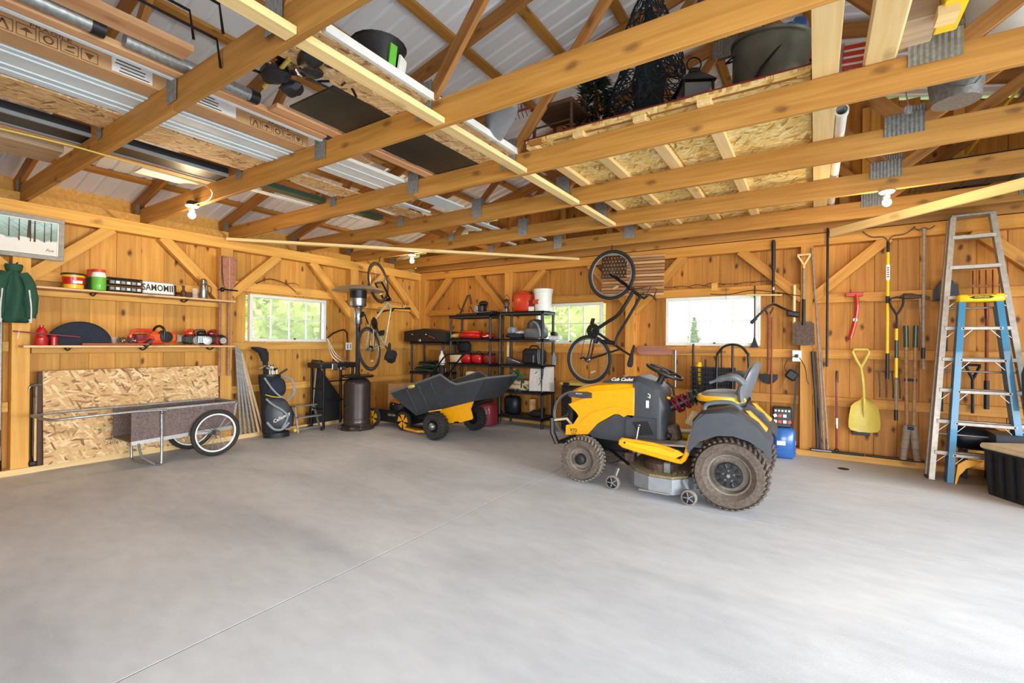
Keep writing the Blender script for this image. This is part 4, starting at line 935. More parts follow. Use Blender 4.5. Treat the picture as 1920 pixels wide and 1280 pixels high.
G().loft([oval(.03,.14,.14,.06,.05), oval(.04,.15,.3,.065,.055), oval(.03,.12,.42,.05,.045)]).o('side_pocket', 'navy_cloth', t)
G().tube([(.12,-.12,.54),(.17,-.05,.46),(.19,.05,.38),(.185,.11,.28),(.15,.05,.12)], .014, 8, k=4).o('piping', 'grey_cloth', t)
G().tube([(.12,-.11,.22),(.17,-.04,.13),(.18,.05,.12),(.14,.13,.2)], .016, 8, k=4).o('piping', 'grey_cloth', t)
G().tube([(.1,-.14,.83),(.15,-.06,.68),(.15,.02,.58),(.12,.08,.54)], .012, 8, k=4).o('piping', 'grey_cloth', t)
G().tube([(.11,-.13,.6),(.14,-.05,.57),(.13,.06,.55)], .006, 6, k=4).o('zip', 'bright_yellow', t)
G().tube([(.05,.06,.84),(.12,.16,.8),(.12,.19,.62),(.08,.13,.52)], .016, 8, k=4).o('carry_strap', 'grey_cloth', t)
text('emblem', 'Callaway', .06, faceM((.191,.04,.28), (0,.85,.5), (0,-.5,.85)), 'white_cloth', t, shear=.3, bold=.001)
G().lathe([(.125,0),(.125,.03),(.11,.03),(.11,0)], 20, M3((0,-.08,.85)), cap=False).o('top_cuff', 'black_plastic', t)
q = random.Random(8)
for k in range(9):
    x, y = q.uniform(-.06,.07), -.08+q.uniform(-.08,.09); z = .93+q.uniform(0,.12)
    G().cyl((x*.6, y*.8, .5), (x, y, z), .005).o('club_shaft', 'chrome', t); c = G().box((x+.01, y-.03, z+.01), (.02,.08,.035), (q.uniform(-.5,.5), .3, 0), bev=.008).o('iron_head', 'chrome', t)
G().tube([(0,-.12,.86),(0,-.13,1.12)], .03, 8).o('headcover_sock', 'black_cloth', t)
G().loft([oval(.0,-.13,1.06,.035,.04), oval(.0,-.15,1.18,.05,.06), oval(.0,-.20,1.24,.05,.085), oval(0,-.24,1.265,.02,.05)]).o('headcover', 'black_cloth', t); text('headcover_print', 'DRIVER', .03, faceM((.052,-.13,1.17), (0,0,-1), (0,1,0)), 'white_cloth', t) if 0 else None
G().cyl((.02,.03,.88), (.02,.12,.95), .014).o('club_grip', 'black_plastic', t)
# step stool folded against wall
t = thing('step_stool', 'small folding aluminium step stool leaning on the left wall', 'step stool', (XL+.16, 4.22, 0))
for y in (-.17,.17): G().bar((.1,y*1.08,0),(-.04,y*.92,.38), .025,.02).o('rail', 'aluminium', t)
for i, (x, z) in enumerate(((.085,.05),(.10,.22),(-.01,.375))): G().box((x,0,z),(.07,.37,.022), bev=.004).o('step', 'aluminium', t)
G().ball((.08,-.22,.04), .028).o('foot', 'bright_yellow', t)
# hand cart stand: black grill folded
t = thing('tailgate_grill', 'black folding cart with a tray top standing behind the patio heater', 'cart', (-6.33, 4.62, 0))
for x, y in ((-.2,-.26),(.1,-.26),(-.2,.26),(.1,.26)): G().box((x,y,.49),(.035,.035,.94), bev=.006).o('leg', 'black_steel', t)
G().box((-.05,0,.98),(.36,.66,.08), bev=.015).o('tray', 'black_plastic', t)
for z in (.32,.62): G().box((-.05,-.26,z),(.3,.02,.02)).o('brace_bar', 'black_steel', t); G().box((.1,0,z+.12),(.02,.52,.02)).o('brace_bar', 'black_steel', t)
G().box((.14,-.1,.96),(.02,.1,.11), bev=.01).o('badge', 'steel', t); G().box((.14,.05,.93),(.02,.1,.05), bev=.01).o('badge', 'steel', t)
for k in range(5): G().tube([(-.2+.05*k,-.2,1.03),(-.16+.05*k,-.28,1.06),(-.1+.05*k,-.34,1.02)], .008, 6, k=2).o('hose', 'black_plastic', t)
for x, y in ((-.2,-.26),(.1,-.26)): G().lathe([(.03,-.012),(.03,.012)], 14, M3((x,y-.025,.03),(PI/2,0,0))).o('caster', 'rubber', t)
t = thing('dark_sheet', 'dark sheet leaning on the left wall behind the folding cart', 'sheet', (XL+.06, 4.6, .0), rot=(0,-.12,0)); G().prism([(-.28,.06),(.35,.06),(.35,.42),(-.02,.95),(-.08,.95)], .02, axis='x').o('sheet', 'black_cloth', t); 
beam('edge_batten', (XL+.11, 4.36, .28), (XL+.04, 4.47, .95), .03, .02, 'weathered_wood').name = 'leaning_batten'; tag(bpy.data.objects['leaning_batten'], 'short weathered batten leaning by the dark sheet', 'lumber')
t = thing('cord', 'thin metal stays bent above the folding cart', 'rods', (-6.35, 4.7, 1.02)); 
for k in range(3): G().tube([(0,.2-.1*k,0),(-.05,.0-.05*k,.12),(-.12,-.12,.38)], .005, 6, k=4).o('rod', 'aluminium', t)
t = thing('window_stay', 'bent black pipe beside the left window', 'pipe', (XL+.0, 4.95, 1.4)); G().tube([(0,-.26,0),(0,-.1,.1),(0,.12,.1),(0,.12,-.5)], .012, 7, k=3).o('pipe', 'black_steel', t)
t = thing('wall_outlet', 'white double outlet on the third post of the left wall', 'outlet', (XL+.012, 5.10, 1.27)); G().box((0,0,0),(.02,.12,.12), bev=.005).o('cover', 'white_paint', t)
for y in (-.03,.03): G().box((.011,y,0),(.004,.03,.08), bev=.002).o('socket', 'grey_cloth', t)
for i, (a, e, z) in enumerate(((3.3,4.6,2.24),)): 
    t = thing('shed_antler_rack', 'thin forked twig lying on the beam above the left window', 'twig', (XL-.02, 3.9, 2.2)); G().tube([(0,-.35,-.04),(0,-.15,.05),(0,.1,.0),(0,.25,-.1)], .007, 6, k=4).o('twig', 'dark_wood', t); G().tube([(0,.1,0),(0,.22,.03),(0,.3,.0)], .005, 6, k=3).o('twig_fork', 'dark_wood', t)
# patio heater
t = thing('patio_heater', 'tall bronze patio heater with a round reflector hood', 'patio heater', (-5.97, 4.77, 0))
G().lathe([(.26,0),(.265,.03),(.25,.055),(.21,.075),(.20,.085)], 36).o('base', 'bronze_heater', t)
G().lathe([(.20,.08),(.205,.10),(.205,.13),(.20,.14),(.20,.70),(.185,.735),(.15,.77),(.11,.785)], 36).o('tank_housing', 'bronze_heater', t)
G().lathe([(.206,.16),(.209,.165),(.209,.175),(.206,.18)], 36, cap=False).o('bead', 'bronze_heater', t)
G().lathe([(.05,.78),(.04,.86),(.034,.87),(.034,1.62),(.05,1.63)], 20).o('pole', 'dark_metal', t)
G().lathe([(.24,.80),(.25,.815),(.24,.83),(.06,.835)], 28).o('shelf_ring', 'dark_metal', t)
G().lathe([(.055,1.62),(.06,1.63),(.06,1.88),(.055,1.89)], 20).o('control_neck', 'steel', t)
G().lathe([(.08,1.88),(.12,1.90),(.125,1.92),(.125,2.02)], 28).o('burner_bowl', 'steel', t)
G().lathe([(.125,2.02),(.128,2.03),(.128,2.17)], 28).o('mesh_screen', 'dark_metal', t)
G().lathe([(.395,2.135),(.40,2.14),(.33,2.18),(.18,2.215),(.02,2.235),(.02,2.228),(.18,2.205),(.33,2.168)], 48).o('reflector', 'aluminium', t)
G().box((.0,-.205,.36),(.05,.012,.035), bev=.005).o('hand_slot', 'black_plastic', t, )
G().box((-.12,-.16,.46),(.07,.02,.04), (0,0,-.6), bev=.008).o('hand_slot', 'black_plastic', t)
for a in (-.5,-1.2,-1.9): G().lathe([(.033,-.015),(.033,.015)], 16, M3((.255*math.cos(a), .255*math.sin(a), .033), (PI/2, 0, a+PI/2+1.57))).o('wheel', 'black_plastic', t)

# ================================================================= back wall tools
YW = YB-.03
def tool(name, label, cat, x, z, y=None, rot=None, group=None): return thing(name, label, cat, (x, YW if y is None else y, z), 0, group, rot)
def hook(t, z=0, w=.03): G().tube([(-w,.04,z),(-w,-.02,z-.005),(-w,-.035,z+.02)], .004, 5).o('nail', 'dark_metal', t)
# long weeder at the left
t = tool('string_trimmer', 'black long-handled trimmer hanging by its handle right of the window', 'trimmer', -.45, 2.07)
G().cyl((0,0,.62),(0,0,-.18), .016).o('shaft', 'black_steel', t); G().cyl((0,-.0,.6),(0,0,.25), .024).o('grip', 'black_plastic', t); G().cyl((0,0,.02),(0,0,-.02),.022).o('collar', 'steel', t)
G().tube([(-.20,-.03,-.38),(-.1,-.03,-.27),(0,-.01,-.2),(.1,-.03,-.25),(.2,-.03,-.3)], .014, 8, k=4).o('cross_handle', 'black_plastic', t)
G().box((.22,-.04,-.33),(.14,.08,.07),(0,.2,0),bev=.015).o('motor_head', 'black_plastic', t); G().cyl((-.25,-.03,-.44),(-.19,-.03,-.37), .022).o('end_grip', 'black_plastic', t)
t = tool('long_bar', 'pale horizontal stick hanging with wires above the trimmer handle', 'stick', -.45, 1.98); G().cyl((-.3,-.06,.02),(.1,-.06,.0), .01).o('stick', 'fresh_wood', t); G().tube([(-.75,0,.06),(-.5,-.03,.04),(-.2,-.02,.08),(.3,-.02,-.02)], .005, 5, k=4).o('wire', 'black_steel', t)
# square shovel
t = tool('square_shovel', 'square-bladed shovel with a wooden D handle hanging beside the outlet post', 'shovel', -.12, 1.62, YB-.05)
G().cyl((0,0,.02),(0,0,.68), .016).o('shaft', 'handle_grey', t); G().tube([(0,0,.66),(0,0,.72),(-.065,0,.84)], .012, 6).o('fork', 'fresh_wood', t); G().tube([(0,0,.72),(.065,0,.84)], .012, 6).o('fork', 'fresh_wood', t); G().cyl((-.07,0,.85),(.07,0,.85), .014).o('grip', 'fresh_wood', t)
G().cyl((0,0,.3),(0,-.005,-.02), .02).o('socket', 'dark_metal', t)
g_ = G(); g_.prism([(-.11,.0),(.11,.0),(.12,-.26),(.0,-.27),(-.12,-.26)], .008); g_.prism([(-.11,0),(.11,0),(.08,.025),(-.08,.025)], .02); g_.o('blade', 'rusty_metal', t)
t = tool('wooden_stick', 'short pale stick standing behind the square shovel', 'stick', -.22, 1.88); G().cyl((0,0,-.35),(0,0,.22), .016).o('stick', 'fresh_wood', t)
t = tool('steel_pipe', 'dark vertical steel pipe hanging from the beam right of the outlet post', 'pipe', .12, 1.1, YB-.08); G().cyl((0,0,0),(0,0,1.66), .013).o('pipe', 'dark_metal', t)
for i, (x0, z0, x1, r_, mt) in enumerate(((-.04, 2.55, .10, .012, 'handle_grey'), (-.03, 1.28, .03, .014, 'dark_metal'), (.0, 1.28, .06, .012, 'dark_metal'), (.03, 1.6, .14, .01, 'handle_grey'))):
    t = thing('leaning_rod', ['tall grey rod leaning right of the outlet post', 'dark rod leaning low against the outlet post', 'second dark rod leaning low beside the outlet post', 'thin grey rod leaning behind the black broom'][i], 'rod'); G().tube([(x0,YB-.03,z0),((x0+x1)/2+.01,YB-.06,(z0)/2),(x1,YB-.09,.075)], r_, 7, k=3).o('rod', mt, t)
t = thing('wall_hose', 'thin black cord looped down beside the leaning rods', 'cord'); G().tube([(.03,YB-.05,.6),(.06,YB-.07,.25),(.14,YB-.09,.12),(.2,YB-.09,.09)], .006, 6, k=4).o('cord', 'black_plastic', t)
# red T tool
t = tool('red_pruner', 'red T-shaped hand tool hanging from the upper rail', 'tool', .385, 1.96, YB+.03); G().box((0,0,0),(.17,.03,.05),bev=.006).o('head', 'red_plastic', t)
G().tube([(.02,0,0),(.03,0,-.15),(.01,0,-.32),(-.03,0,-.5),(-.03,0,-.53)], .023, 8, k=3).o('handle', 'red_plastic', t); G().lathe([(.022,-.02),(.022,.02)], 14, M3((.012,-.0,-.3),(PI/2,0,0))).o('disc', 'steel', t); text('print', '1951', .05, faceM((.028,-.018,-.15),(0,0,-1),(1,0,0)), 'white_paint', t, sx=.9) if 0 else None
# poly scoop shovel
t = tool('scoop_shovel', 'pale yellow plastic scoop shovel hanging in the middle of the tool wall', 'shovel', .48, .72, YB-.04)
G().tube([(0,0,-.02),(-.01,-.02,.2),(-.03,0,.38)], .016, 10, k=3).o('shaft', 'pale_yellow_plastic', t)
G().tube([(-.03,0,.38),(-.075,0,.47),(-.11,0,.56),(-.095,0,.59),(.03,0,.59),(.045,0,.56),(.01,0,.47),(-.03,0,.38)], .016, 8).o('d_handle', 'pale_yellow_plastic', t)
secs = []
for z, w, d in ((.03,.02,.022),(.0,.05,.03),(-.03,.095,.035),(-.07,.125,.042),(-.16,.14,.05),(-.26,.148,.045),(-.32,.145,.03),(-.355,.12,.02),(-.37,.05,.012)):
    front = [(w*k/6, -.005-d*(abs(k)/6)**2*1.2, z) for k in range(-6, 7)]; back = [(w*k/6*.98, .006-d*(abs(k)/6)**2*1.2, z) for k in range(6, -7, -1)]
    secs.append(front+back)
G().loft(secs).o('scoop', 'pale_yellow_plastic', t); G().tube([(0,-.02,.02),(0,-.025,-.1),(0,-.01,-.2)], [.016,.012,.004], 8, k=3).o('scoop_rib', 'pale_yellow_plastic', t)
t = tool('dark_block', 'small dark block behind the bottom of the yellow scoop shovel', 'block', .46, .37, YB+.04); G().box((0,0,0),(.17,.02,.14),bev=.004).o('block', 'dark_metal', t)
# push broom / squeegee
t = tool('squeegee', 'long black squeegee with a two-tone pole standing on the sill', 'broom', .22, .075, YB-.10)
G().cyl((0,0,.04),(-.005,.03,.96), .011).o('pole', 'dark_red', t); G().cyl((-.004,.02,.45),(-.005,.03,.84), .0125).o('pole_sleeve', 'white_paint', t); G().cyl((0,.03,.84),(0,.03,.98), .014).o('grip', 'black_plastic', t); G().cyl((0,.01,.3),(0,.012,.42),.0125).o('pole_sleeve', 'white_paint', t)
G().box((.0,0,.02),(.52,.03,.03),bev=.004).o('blade_holder', 'black_steel', t); G().box((-.15,-.012,.022),(.2,.01,.018)).o('blade_clip', 'steel', t); G().ball((0,0,.04),.025).o('joint', 'black_plastic', t)
t = tool('floor_bar', 'long dark bar lying on the sill right of the squeegee', 'bar', .55, .085, YB-.04); G().cyl((-.05,0,0),(.5,0,0), .011).o('bar', 'dark_metal', t)
# yellow rake and green fork
t = tool('bow_rake', 'yellow-handled rake hanging head up with wide bent tines', 'rake', .69, 1.0, YB-.04)
G().cyl((0,0,.25),(0,0,1.42), .016).o('shaft', 'bright_yellow', t); G().cyl((0,0,-.02),(0,0,.27), .018).o('grip', 'black_plastic', t); G().cyl((0,0,.84),(0,0,.92), .019).o('grip', 'black_plastic', t); G().cyl((0,0,1.1),(0,0,1.28), .0175).o('label_wrap', 'white_paint', t); text('print', 'RUSTIC', .03, faceM((0,-.0185,1.19),(0,0,-1),(1,0,0)), 'ink', t) if 0 else None
G().cyl((0,0,1.42),(0,0,1.54), .014).o('ferrule', 'black_steel', t)
for s in (-1,1): G().tube([(0,0,1.54),(s*.04,0,1.60),(s*.14,0,1.61),(s*.20,0,1.65),(s*.23,-.02,1.68)], .006, 6, k=3).o('rake_arm', 'rusty_metal', t)
G().box((0,0,1.19),(.036,.036,.17),bev=.004).o('sticker', 'white_paint', t)
for k in range(5): G().box((0,-.0185,1.14+.025*k),(.018,.001,.012)).o('letter', 'ink', t)
t = tool('digging_fork', 'digging fork with a green D handle hanging beside the yellow rake', 'fork', .765, .6, YB-.08)
G().cyl((0,0,.4),(0,0,.95), .016).o('shaft', 'bright_yellow', t) ; G().cyl((0,0,.62),(0,0,.82), .018).o('shaft_wrap', 'green_plastic', t)
G().tube([(0,0,.95),(-.0,0,1.1),(-.05,0,1.2),(-.05,0,1.29),(.05,0,1.29),(.05,0,1.2),(0,0,1.1)], .011, 8, k=2).o('d_handle', 'black_plastic', t); G().cyl((0,0,-.05),(0,0,.45), .014).o('socket', 'handle_grey', t); G().cyl((0,0,-.08),(0,0,.04), .018).o('end_cap', 'black_plastic', t)
t = tool('garden_fork_head', 'bent fork tines hanging behind the digging fork', 'fork', .70, 1.0, YB+.03)
for x in (-.08,-.02,.04,.10): G().tube([(x,0,.06),(x+.01,-.02,-.12),(x+.01,-.01,-.24)], .007, 6, k=3).o('tine', 'rusty_metal', t)
G().box((.01,0,.06),(.22,.02,.02)).o('tine_bar', 'rusty_metal', t)
# post hole digger
t = tool('post_hole_digger', 'post hole digger with two wooden handles and black grips', 'digger', .885, .08, YB-.10)
for s in (-1,1):
    G().cyl((s*.028,0,.36),(s*.04,0,1.30), .017).o('handle', 'handle_wood', t); G().cyl((s*.038,0,1.26),(s*.042,0,1.50), .023).o('grip', 'green_plastic', t)
    secs = []
    for i in range(6):
        u = i/5; z = .40-.38*u; w = .05+.0*u-.03*max(0,u-.7)
        secs.append([(s*(.025+.035*u)+w*math.cos(a)*.75, -.0+.035*math.sin(a), z) for a in [2*PI*j/12 for j in range(12)]])
    G().loft(secs).o('clam_blade', 'handle_grey', t)
G().box((0,-.03,.38),(.06,.02,.05)).o('pivot', 'dark_metal', t); G().cyl((-.02,-.045,.37),(.02,-.045,.37), .014).o('pivot_bolt', 'dark_metal', t); G().box((0,0,.9),(.11,.03,.03)).o('tie_band', 'navy_cloth', t)
t = tool('garden_rake', 'old garden rake hanging head up from the beam left of the tall ladder', 'rake', .99, 1.22, YB-.10)
G().cyl((0,0,0),(0,0,1.42), .015).o('shaft', 'handle_grey', t); G().cyl((0,0,0),(0,0,.12),.018).o('grip', 'black_plastic', t); G().tube([(-.09,0,1.44),(-.04,0,1.41),(0,0,1.43),(.04,0,1.41),(.09,0,1.44)], .007, 6, k=3).o('head', 'rusty_metal', t)
t = tool('pickaxe', 'pickaxe hanging by its head with a grey wooden handle', 'pickaxe', .97, 1.88, YB-.06)
G().tube([(-.17,0,.01),(-.14,0,.03),(0,0,.02),(.08,0,.0)], [.018,.034,.024,.018], 8, k=4).o('head', 'rusty_metal', t); G().cyl((-.0,0,.0),(.03,.0,-.78), .017).o('handle', 'handle_grey', t)
t = tool('round_shovel', 'dark round shovel blade hanging behind the tall ladder', 'shovel', 1.19, 1.90, YB-.0)
G().prism([(-.11,-.05),(-.10,.08),(-.05,.17),(0,.20),(.05,.17),(.10,.08),(.11,-.05)], .012).o('blade', 'dark_metal', t); G().cyl((0,0,-.02),(0,.0,-.6), .014).o('shaft', 'black_plastic', t)
t = tool('manure_fork', 'red steel fork hanging head up behind the two ladders', 'fork', 1.50, 1.9, YB-.0)
for k in range(5): G().tube([(-.10+.05*k,-.0,.26),(-.105+.05*k,-.03,.12),(-.10+.05*k,-.01,.0)], .006, 6, k=3).o('tine', 'dark_red', t)
G().box((.0,0,-.01),(.24,.02,.02)).o('tine_bar', 'dark_red', t); G().cyl((0,0,0),(.01,0,-.25),.018).o('socket', 'dark_red', t); G().cyl((.01,0,-.25),(.01,0,-1.15), .015).o('shaft', 'handle_red_brown', t); G().cyl((.01,0,-.9),(.01,0,-1.2), .022).o('grip', 'black_plastic', t)
t = tool('y_handled_spade', 'black Y-shaped spade handle hanging behind the blue ladder', 'spade', 1.40, .65, YB-.02); G().tube([(0,0,0),(0,0,.36),(-.055,0,.5)], .014, 8).o('shaft', 'dark_metal', t); G().tube([(0,0,.36),(.055,0,.5)], .014, 8).o('fork', 'dark_metal', t); G().cyl((-.06,0,.51),(.06,0,.51), .013).o('grip', 'dark_metal', t)
t = tool('yellow_pole', 'yellow pole with a black grip hanging behind the ladder rails', 'pole', 1.15, .75, YB-.02); G().cyl((0,0,.12),(.01,0,.8), .015).o('pole', 'bright_yellow', t); G().cyl((0,0,-.1),(0,0,.14), .019).o('grip', 'black_plastic', t)
t = tool('dark_tank', 'dark blue tank lying on the floor behind the ladders', 'tank', 1.40, .41, YB-.16); G().lathe([(.02,-.18),(.10,-.17),(.125,-.12),(.125,.12),(.10,.17),(.02,.18)], 24, M3((0,0,0),(0,PI/2,0))).o('tank', 'dark_tank', t)
for x in (-.1,.1): G().prism([(x-.02,-.41),(x+.02,-.41),(x+.02,-.10),(x-.02,-.10)], .18).o('leg', 'dark_metal', t)
# paddle on nails under the window
t = tool('canoe_paddle', 'brown wooden paddle laid flat under the right window', 'paddle', -1.55, 1.24, YB-.03)
g_ = G(); g_.prism([(-.66,.0),(-.64,.06),(-.55,.085),(-.35,.085),(-.2,.055),(-.05,.02),(-.05,-.02),(-.2,-.04),(-.4,-.05),(-.6,-.045)], .014); g_.o('blade', 'paddle_wood', t); G().tube([(-.08,0,.0),(.2,0,.01),(.55,0,.015)], .014, 8, k=3).o('shaft', 'handle_wood', t)
# hand truck
t = tool('hand_truck', 'black hand truck with a rounded frame standing behind the tractor seat', 'hand truck', -.90, 0, YB-.16)
G().tube([(-.19,0,.1),(-.19,0,1.1),(-.16,0,1.26),(-.07,0,1.345),(.07,0,1.345),(.16,0,1.26),(.19,0,1.1),(.19,0,.1)], .016, 10, k=4).o('frame', 'black_steel', t)
G().cyl((0,0,.1),(0,0,1.34), .014).o('centre_bar', 'black_steel', t)
for z in (.3,.62,.9): G().cyl((-.19,0,z),(.19,0,z), .012).o('crossbar', 'black_steel', t)
G().box((0,-.1,.012),(.42,.24,.012)).o('toe_plate', 'black_steel', t)
for s in (-1,1): G().lathe([(.03,-.03),(.1,-.03),(.12,-.015),(.12,.015),(.1,.03),(.03,.03)], 20, M3((s*.24,.03,.12),(0,PI/2,0))).o('wheel', 'rubber', t)
t = tool('wire_crate', 'dark woven crate hanging behind the hand truck', 'crate', -1.15, .88, YB-.08)
for k in range(9): G().box((-.26+.065*k,0,0),(.012,.1,.34)).o('upright', 'black_plastic', t)
for k in range(6): G().box((0,-.045,-.16+.064*k),(.56,.012,.014)).o('slat', 'black_plastic', t)
G().box((0,.03,0),(.55,.02,.33)).o('back_panel', 'shelf_plastic', t)
t = tool('yellow_hose_bag', 'yellow sleeve hanging left of the hand truck', 'sleeve', -1.33, .95, YB-.03); G().tube([(0,0,-.32),(.01,-.01,-.1),(-.01,0,.08),(.0,0,.16)], [.02,.035,.045,.03], 10, k=4).o('sleeve', 'bright_yellow', t)
for i, (x, z0, z1, r_, lb) in enumerate(((-1.41, .5, 1.36, .014, 'dark pole standing left of the yellow sleeve'), (-1.25, .4, 1.15, .012, 'thin dark bar standing right of the yellow sleeve'), (-1.65, .75, 1.27, .016, 'grey metal strip standing behind the steering wheel'), (-1.05, .5, 1.3, .01, 'thin rod left of the hand truck frame'))):
    t = tool('pole', lb, 'pole', x, z0, YB-.05); G().cyl((0,0,0),(0,0,z1-z0), r_).o('pole', 'dark_metal' if i != 2 else 'galvanized', t)
t = tool('spade', 'round shovel with a reddish handle hanging right of the window', 'shovel', -.50, .98, YB-.02); G().cyl((0,0,0),(.0,0,.78), .016).o('shaft', 'handle_red_brown', t); G().tube([(0,0,.74),(-.05,0,.85),(0,0,.86),(.05,0,.85),(0,0,.74)], .01, 7).o('d_handle', 'dark_metal', t)
g_ = G(); g_.prism([(-.11,.0),(.11,.0),(.105,-.06),(.06,-.11),(0,-.13),(-.06,-.11),(-.105,-.06)], .01); g_.o('blade', 'dark_metal', t)
t = tool('tall_rod', 'thin reddish rod standing right of the round shovel', 'rod', -.46, .1, YB-.08); G().cyl((0,0,0),(0,0,1.6), .011).o('rod', 'handle_red_brown', t)
t = tool('dark_stake', 'black stake standing on the window frame at its right edge', 'stake', -.66, 1.34, YB-.03); G().cyl((0,0,0),(0,0,.78), .009).o('stake', 'dark_metal', t); G().prism([(-.05,-.02),(.05,-.02),(.02,.06),(0,.15),(-.02,.06)], .02).o('foot', 'dark_metal', t)
t = tool('twig_garland', 'dry twigs and wires lying along the beam above the right window', 'twigs', -1.3, 2.16, YB-.0); q = random.Random(3)
g_ = G()
for k in range(7): a = -.6+.2*k; g_.tube([(a,0,q.uniform(-.01,.02)),(a+.12,-.02,q.uniform(-.02,.03)),(a+.28,-.01,q.uniform(-.03,.02))], .005, 5, k=3)
g_.o('twigs', 'dark_wood', t); G().box((.16,-.06,-.03),(.07,.04,.10)).o('block', 'pine_frame', t); G().cyl((.3,-.04,-.05),(.3,-.04,-.42), .002).o('string', 'black_steel', t)
t = thing('plug_outlet', 'white outlet with a black plug on the right-hand post', 'outlet', (-.19, YB-.0, 1.22)); G().box((0,0,0),(.10,.02,.14),bev=.005).o('cover', 'white_paint', t); G().box((0,-.025,0),(.035,.035,.04),bev=.006).o('plug', 'black_plastic', t)
t = thing('power_adapter', 'black charger hanging on its cord below the outlet', 'charger', (-.24, YB-.03, .98)); G().box((0,0,0),(.13,.06,.12),(0,.6,0),bev=.02).o('body', 'black_plastic', t); G().tube([(.05,0,.24),(-.04,-.01,.2),(-.08,0,.1),(-.05,0,.03)], .005, 6, k=4).o('cord', 'black_plastic', t); G().tube([(-.06,0,-.03),(-.09,0,-.12),(-.12,0,-.2)], .005, 6, k=3).o('cord', 'handle_wood', t); G().tube([(.08,0,.22),(.14,-.03,.1),(.16,-.06,-.05),(.18,-.05,-.1)], .005, 6, k=3).o('cord', 'black_plastic', t)
t = thing('black_bar', 'black tapering bar leaning left of the outlet post', 'bar'); beam('bar', (-.24, YB-.08, .08), (-.18, YB-.02, 1.1), .02, .035, 'black_plastic', t)
# blue jug and black crate
t = thing('salt_jug', 'blue five gallon plastic jug on the floor by the outlet post', 'jug', (-.315, YB-.30, 0), .2)
G().box((0,0,.185),(.23,.23,.36), bev=.035).o('jug', 'blue_plastic', t, ang=60); 
for z in (.08,.12): G().box((0,0,z),(.236,.236,.012), bev=.004).o('rib', 'blue_plastic', t)
G().box((-.04,-.118,.19),(.09,.004,.05), bev=.001).o('label', 'white_cloth', t); G().box((.1195,-.02,.19),(.004,.09,.05), bev=.001).o('label', 'white_cloth', t)
t = thing('battery_case', 'black case with red and white print standing on the blue jug', 'case', (-.33, YB-.3, .368), .1); G().box((0,0,.12),(.20,.16,.24), bev=.012).o('case', 'black_plastic', t)
q = random.Random(6)
for k in range(7): G().box((-.075+.05*(k % 4), -.081, .07+.07*(k//4)), (.035,.003,.035), (0, q.uniform(-.4,.4), 0)).o('printed_mark', 'orange_red_plastic' if k % 2 else 'white_paint', t)
for k in range(5): G().box((-.07+.035*k,-.081,.2),(.02,.003,.022)).o('letter_block', 'white_cloth', t)
# wooden flag
t = thing('wooden_flag', 'rustic wooden flag of stacked sticks hanging above the windows', 'flag', (-2.32, YB-.03, 2.37), rot=(0, .03, 0)); q = random.Random(1)
for k in range(13):
    if k < 7: G().cyl((-.05,0,.28-.047*k),(.5,0,.28-.047*k+q.uniform(-.004,.004)), .021, n=8).o('stick', 'handle_wood' if k % 2 else 'cedar_plank', t)
    else: G().cyl((-.44,0,.28-.047*k),(.5,0,.28-.047*k), .021, n=8).o('stick', 'handle_wood' if k % 2 else 'cedar_plank', t)
G().box((-.25,.0,.14),(.40,.03,.34)).o('canton_board', 'dark_wood', t); g_ = G()
for r_ in range(6):
    for c in range(8): g_.add([( -.42+.05*c+(.025 if r_ % 2 else 0)+.014*math.cos(a)*(1 if j % 2 else .42), -.018, .0+.055*r_+.014*math.sin(a)*(1 if j % 2 else .42)) for j, a in enumerate([PI/2+PI*j/5+PI/5 for j in range(10)])], [tuple(range(10))])
g_.o('stars', 'cedar_plank', t, kind='stuff', smooth=False)
# ---- ladders
t = thing('aluminium_stepladder', 'tall aluminium stepladder standing folded against the back wall', 'ladder', (0,0,0))
yb_, yt = 6.33, 6.62; LH = 2.70
def LP(x, z, dy=0): return (x, yb_+(yt-yb_)*z/LH+dy, z)
for s in (0, 1):
    a, e = (LP(1.00,0), LP(1.205,LH)) if s == 0 else (LP(1.78,0), LP(1.50,LH))
    G().bar(a, e, .075, .045, up=(1,0,0)).o('front_rail', 'aluminium_dull', t)
    a, e = (LP(.985,0,.12), LP(1.19,LH-.02,.07)) if s == 0 else (LP(1.80,0,.12), LP(1.52,LH-.02,.07))
    G().bar(a, e, .05, .035, up=(1,0,0)).o('rear_rail', 'aluminium_dull', t)
    G().box((a[0], a[1]-.06, .012),(.05,.09,.024), bev=.005).o('foot', 'black_plastic', t)
for k in range(8):
    z = .28+.315*k; u = z/LH; x0, x1 = 1.0+.205*u, 1.78-.28*u; p = LP(0, z)
    G().box(((x0+x1)/2, p[1], z),(x1-x0,.085,.04), bev=.004).o('step', 'aluminium_dull', t)
    if k < 6:
        for xx, s in ((x0,1),(x1,-1)): G().bar((xx+s*.01,p[1]-.03,z-.10),(xx+s*.10,p[1]-.03,z-.01), .016,.004).o('step_brace', 'aluminium', t)
for z in (.45,1.1,1.75): 
    u = z/LH; G().cyl((.985+.2*u, yb_+.12+.2*u, z),(1.8-.28*u, yb_+.12+.2*u, z), .01).o('rear_bar', 'aluminium_dull', t)
G().box((1.355, LP(0,LH)[1]+.02, LH+.01),(.34,.16,.02), bev=.004).o('top_cap', 'galvanized', t)
t = thing('fiberglass_stepladder', 'blue fibreglass stepladder with a yellow top leaning before the tall ladder', 'ladder', (0,0,0))
yb2, yt2 = 6.28, 6.40; H2 = 1.80
def L2(x, z, dy=0): return (x, yb2+(yt2-yb2)*z/H2+dy, z)
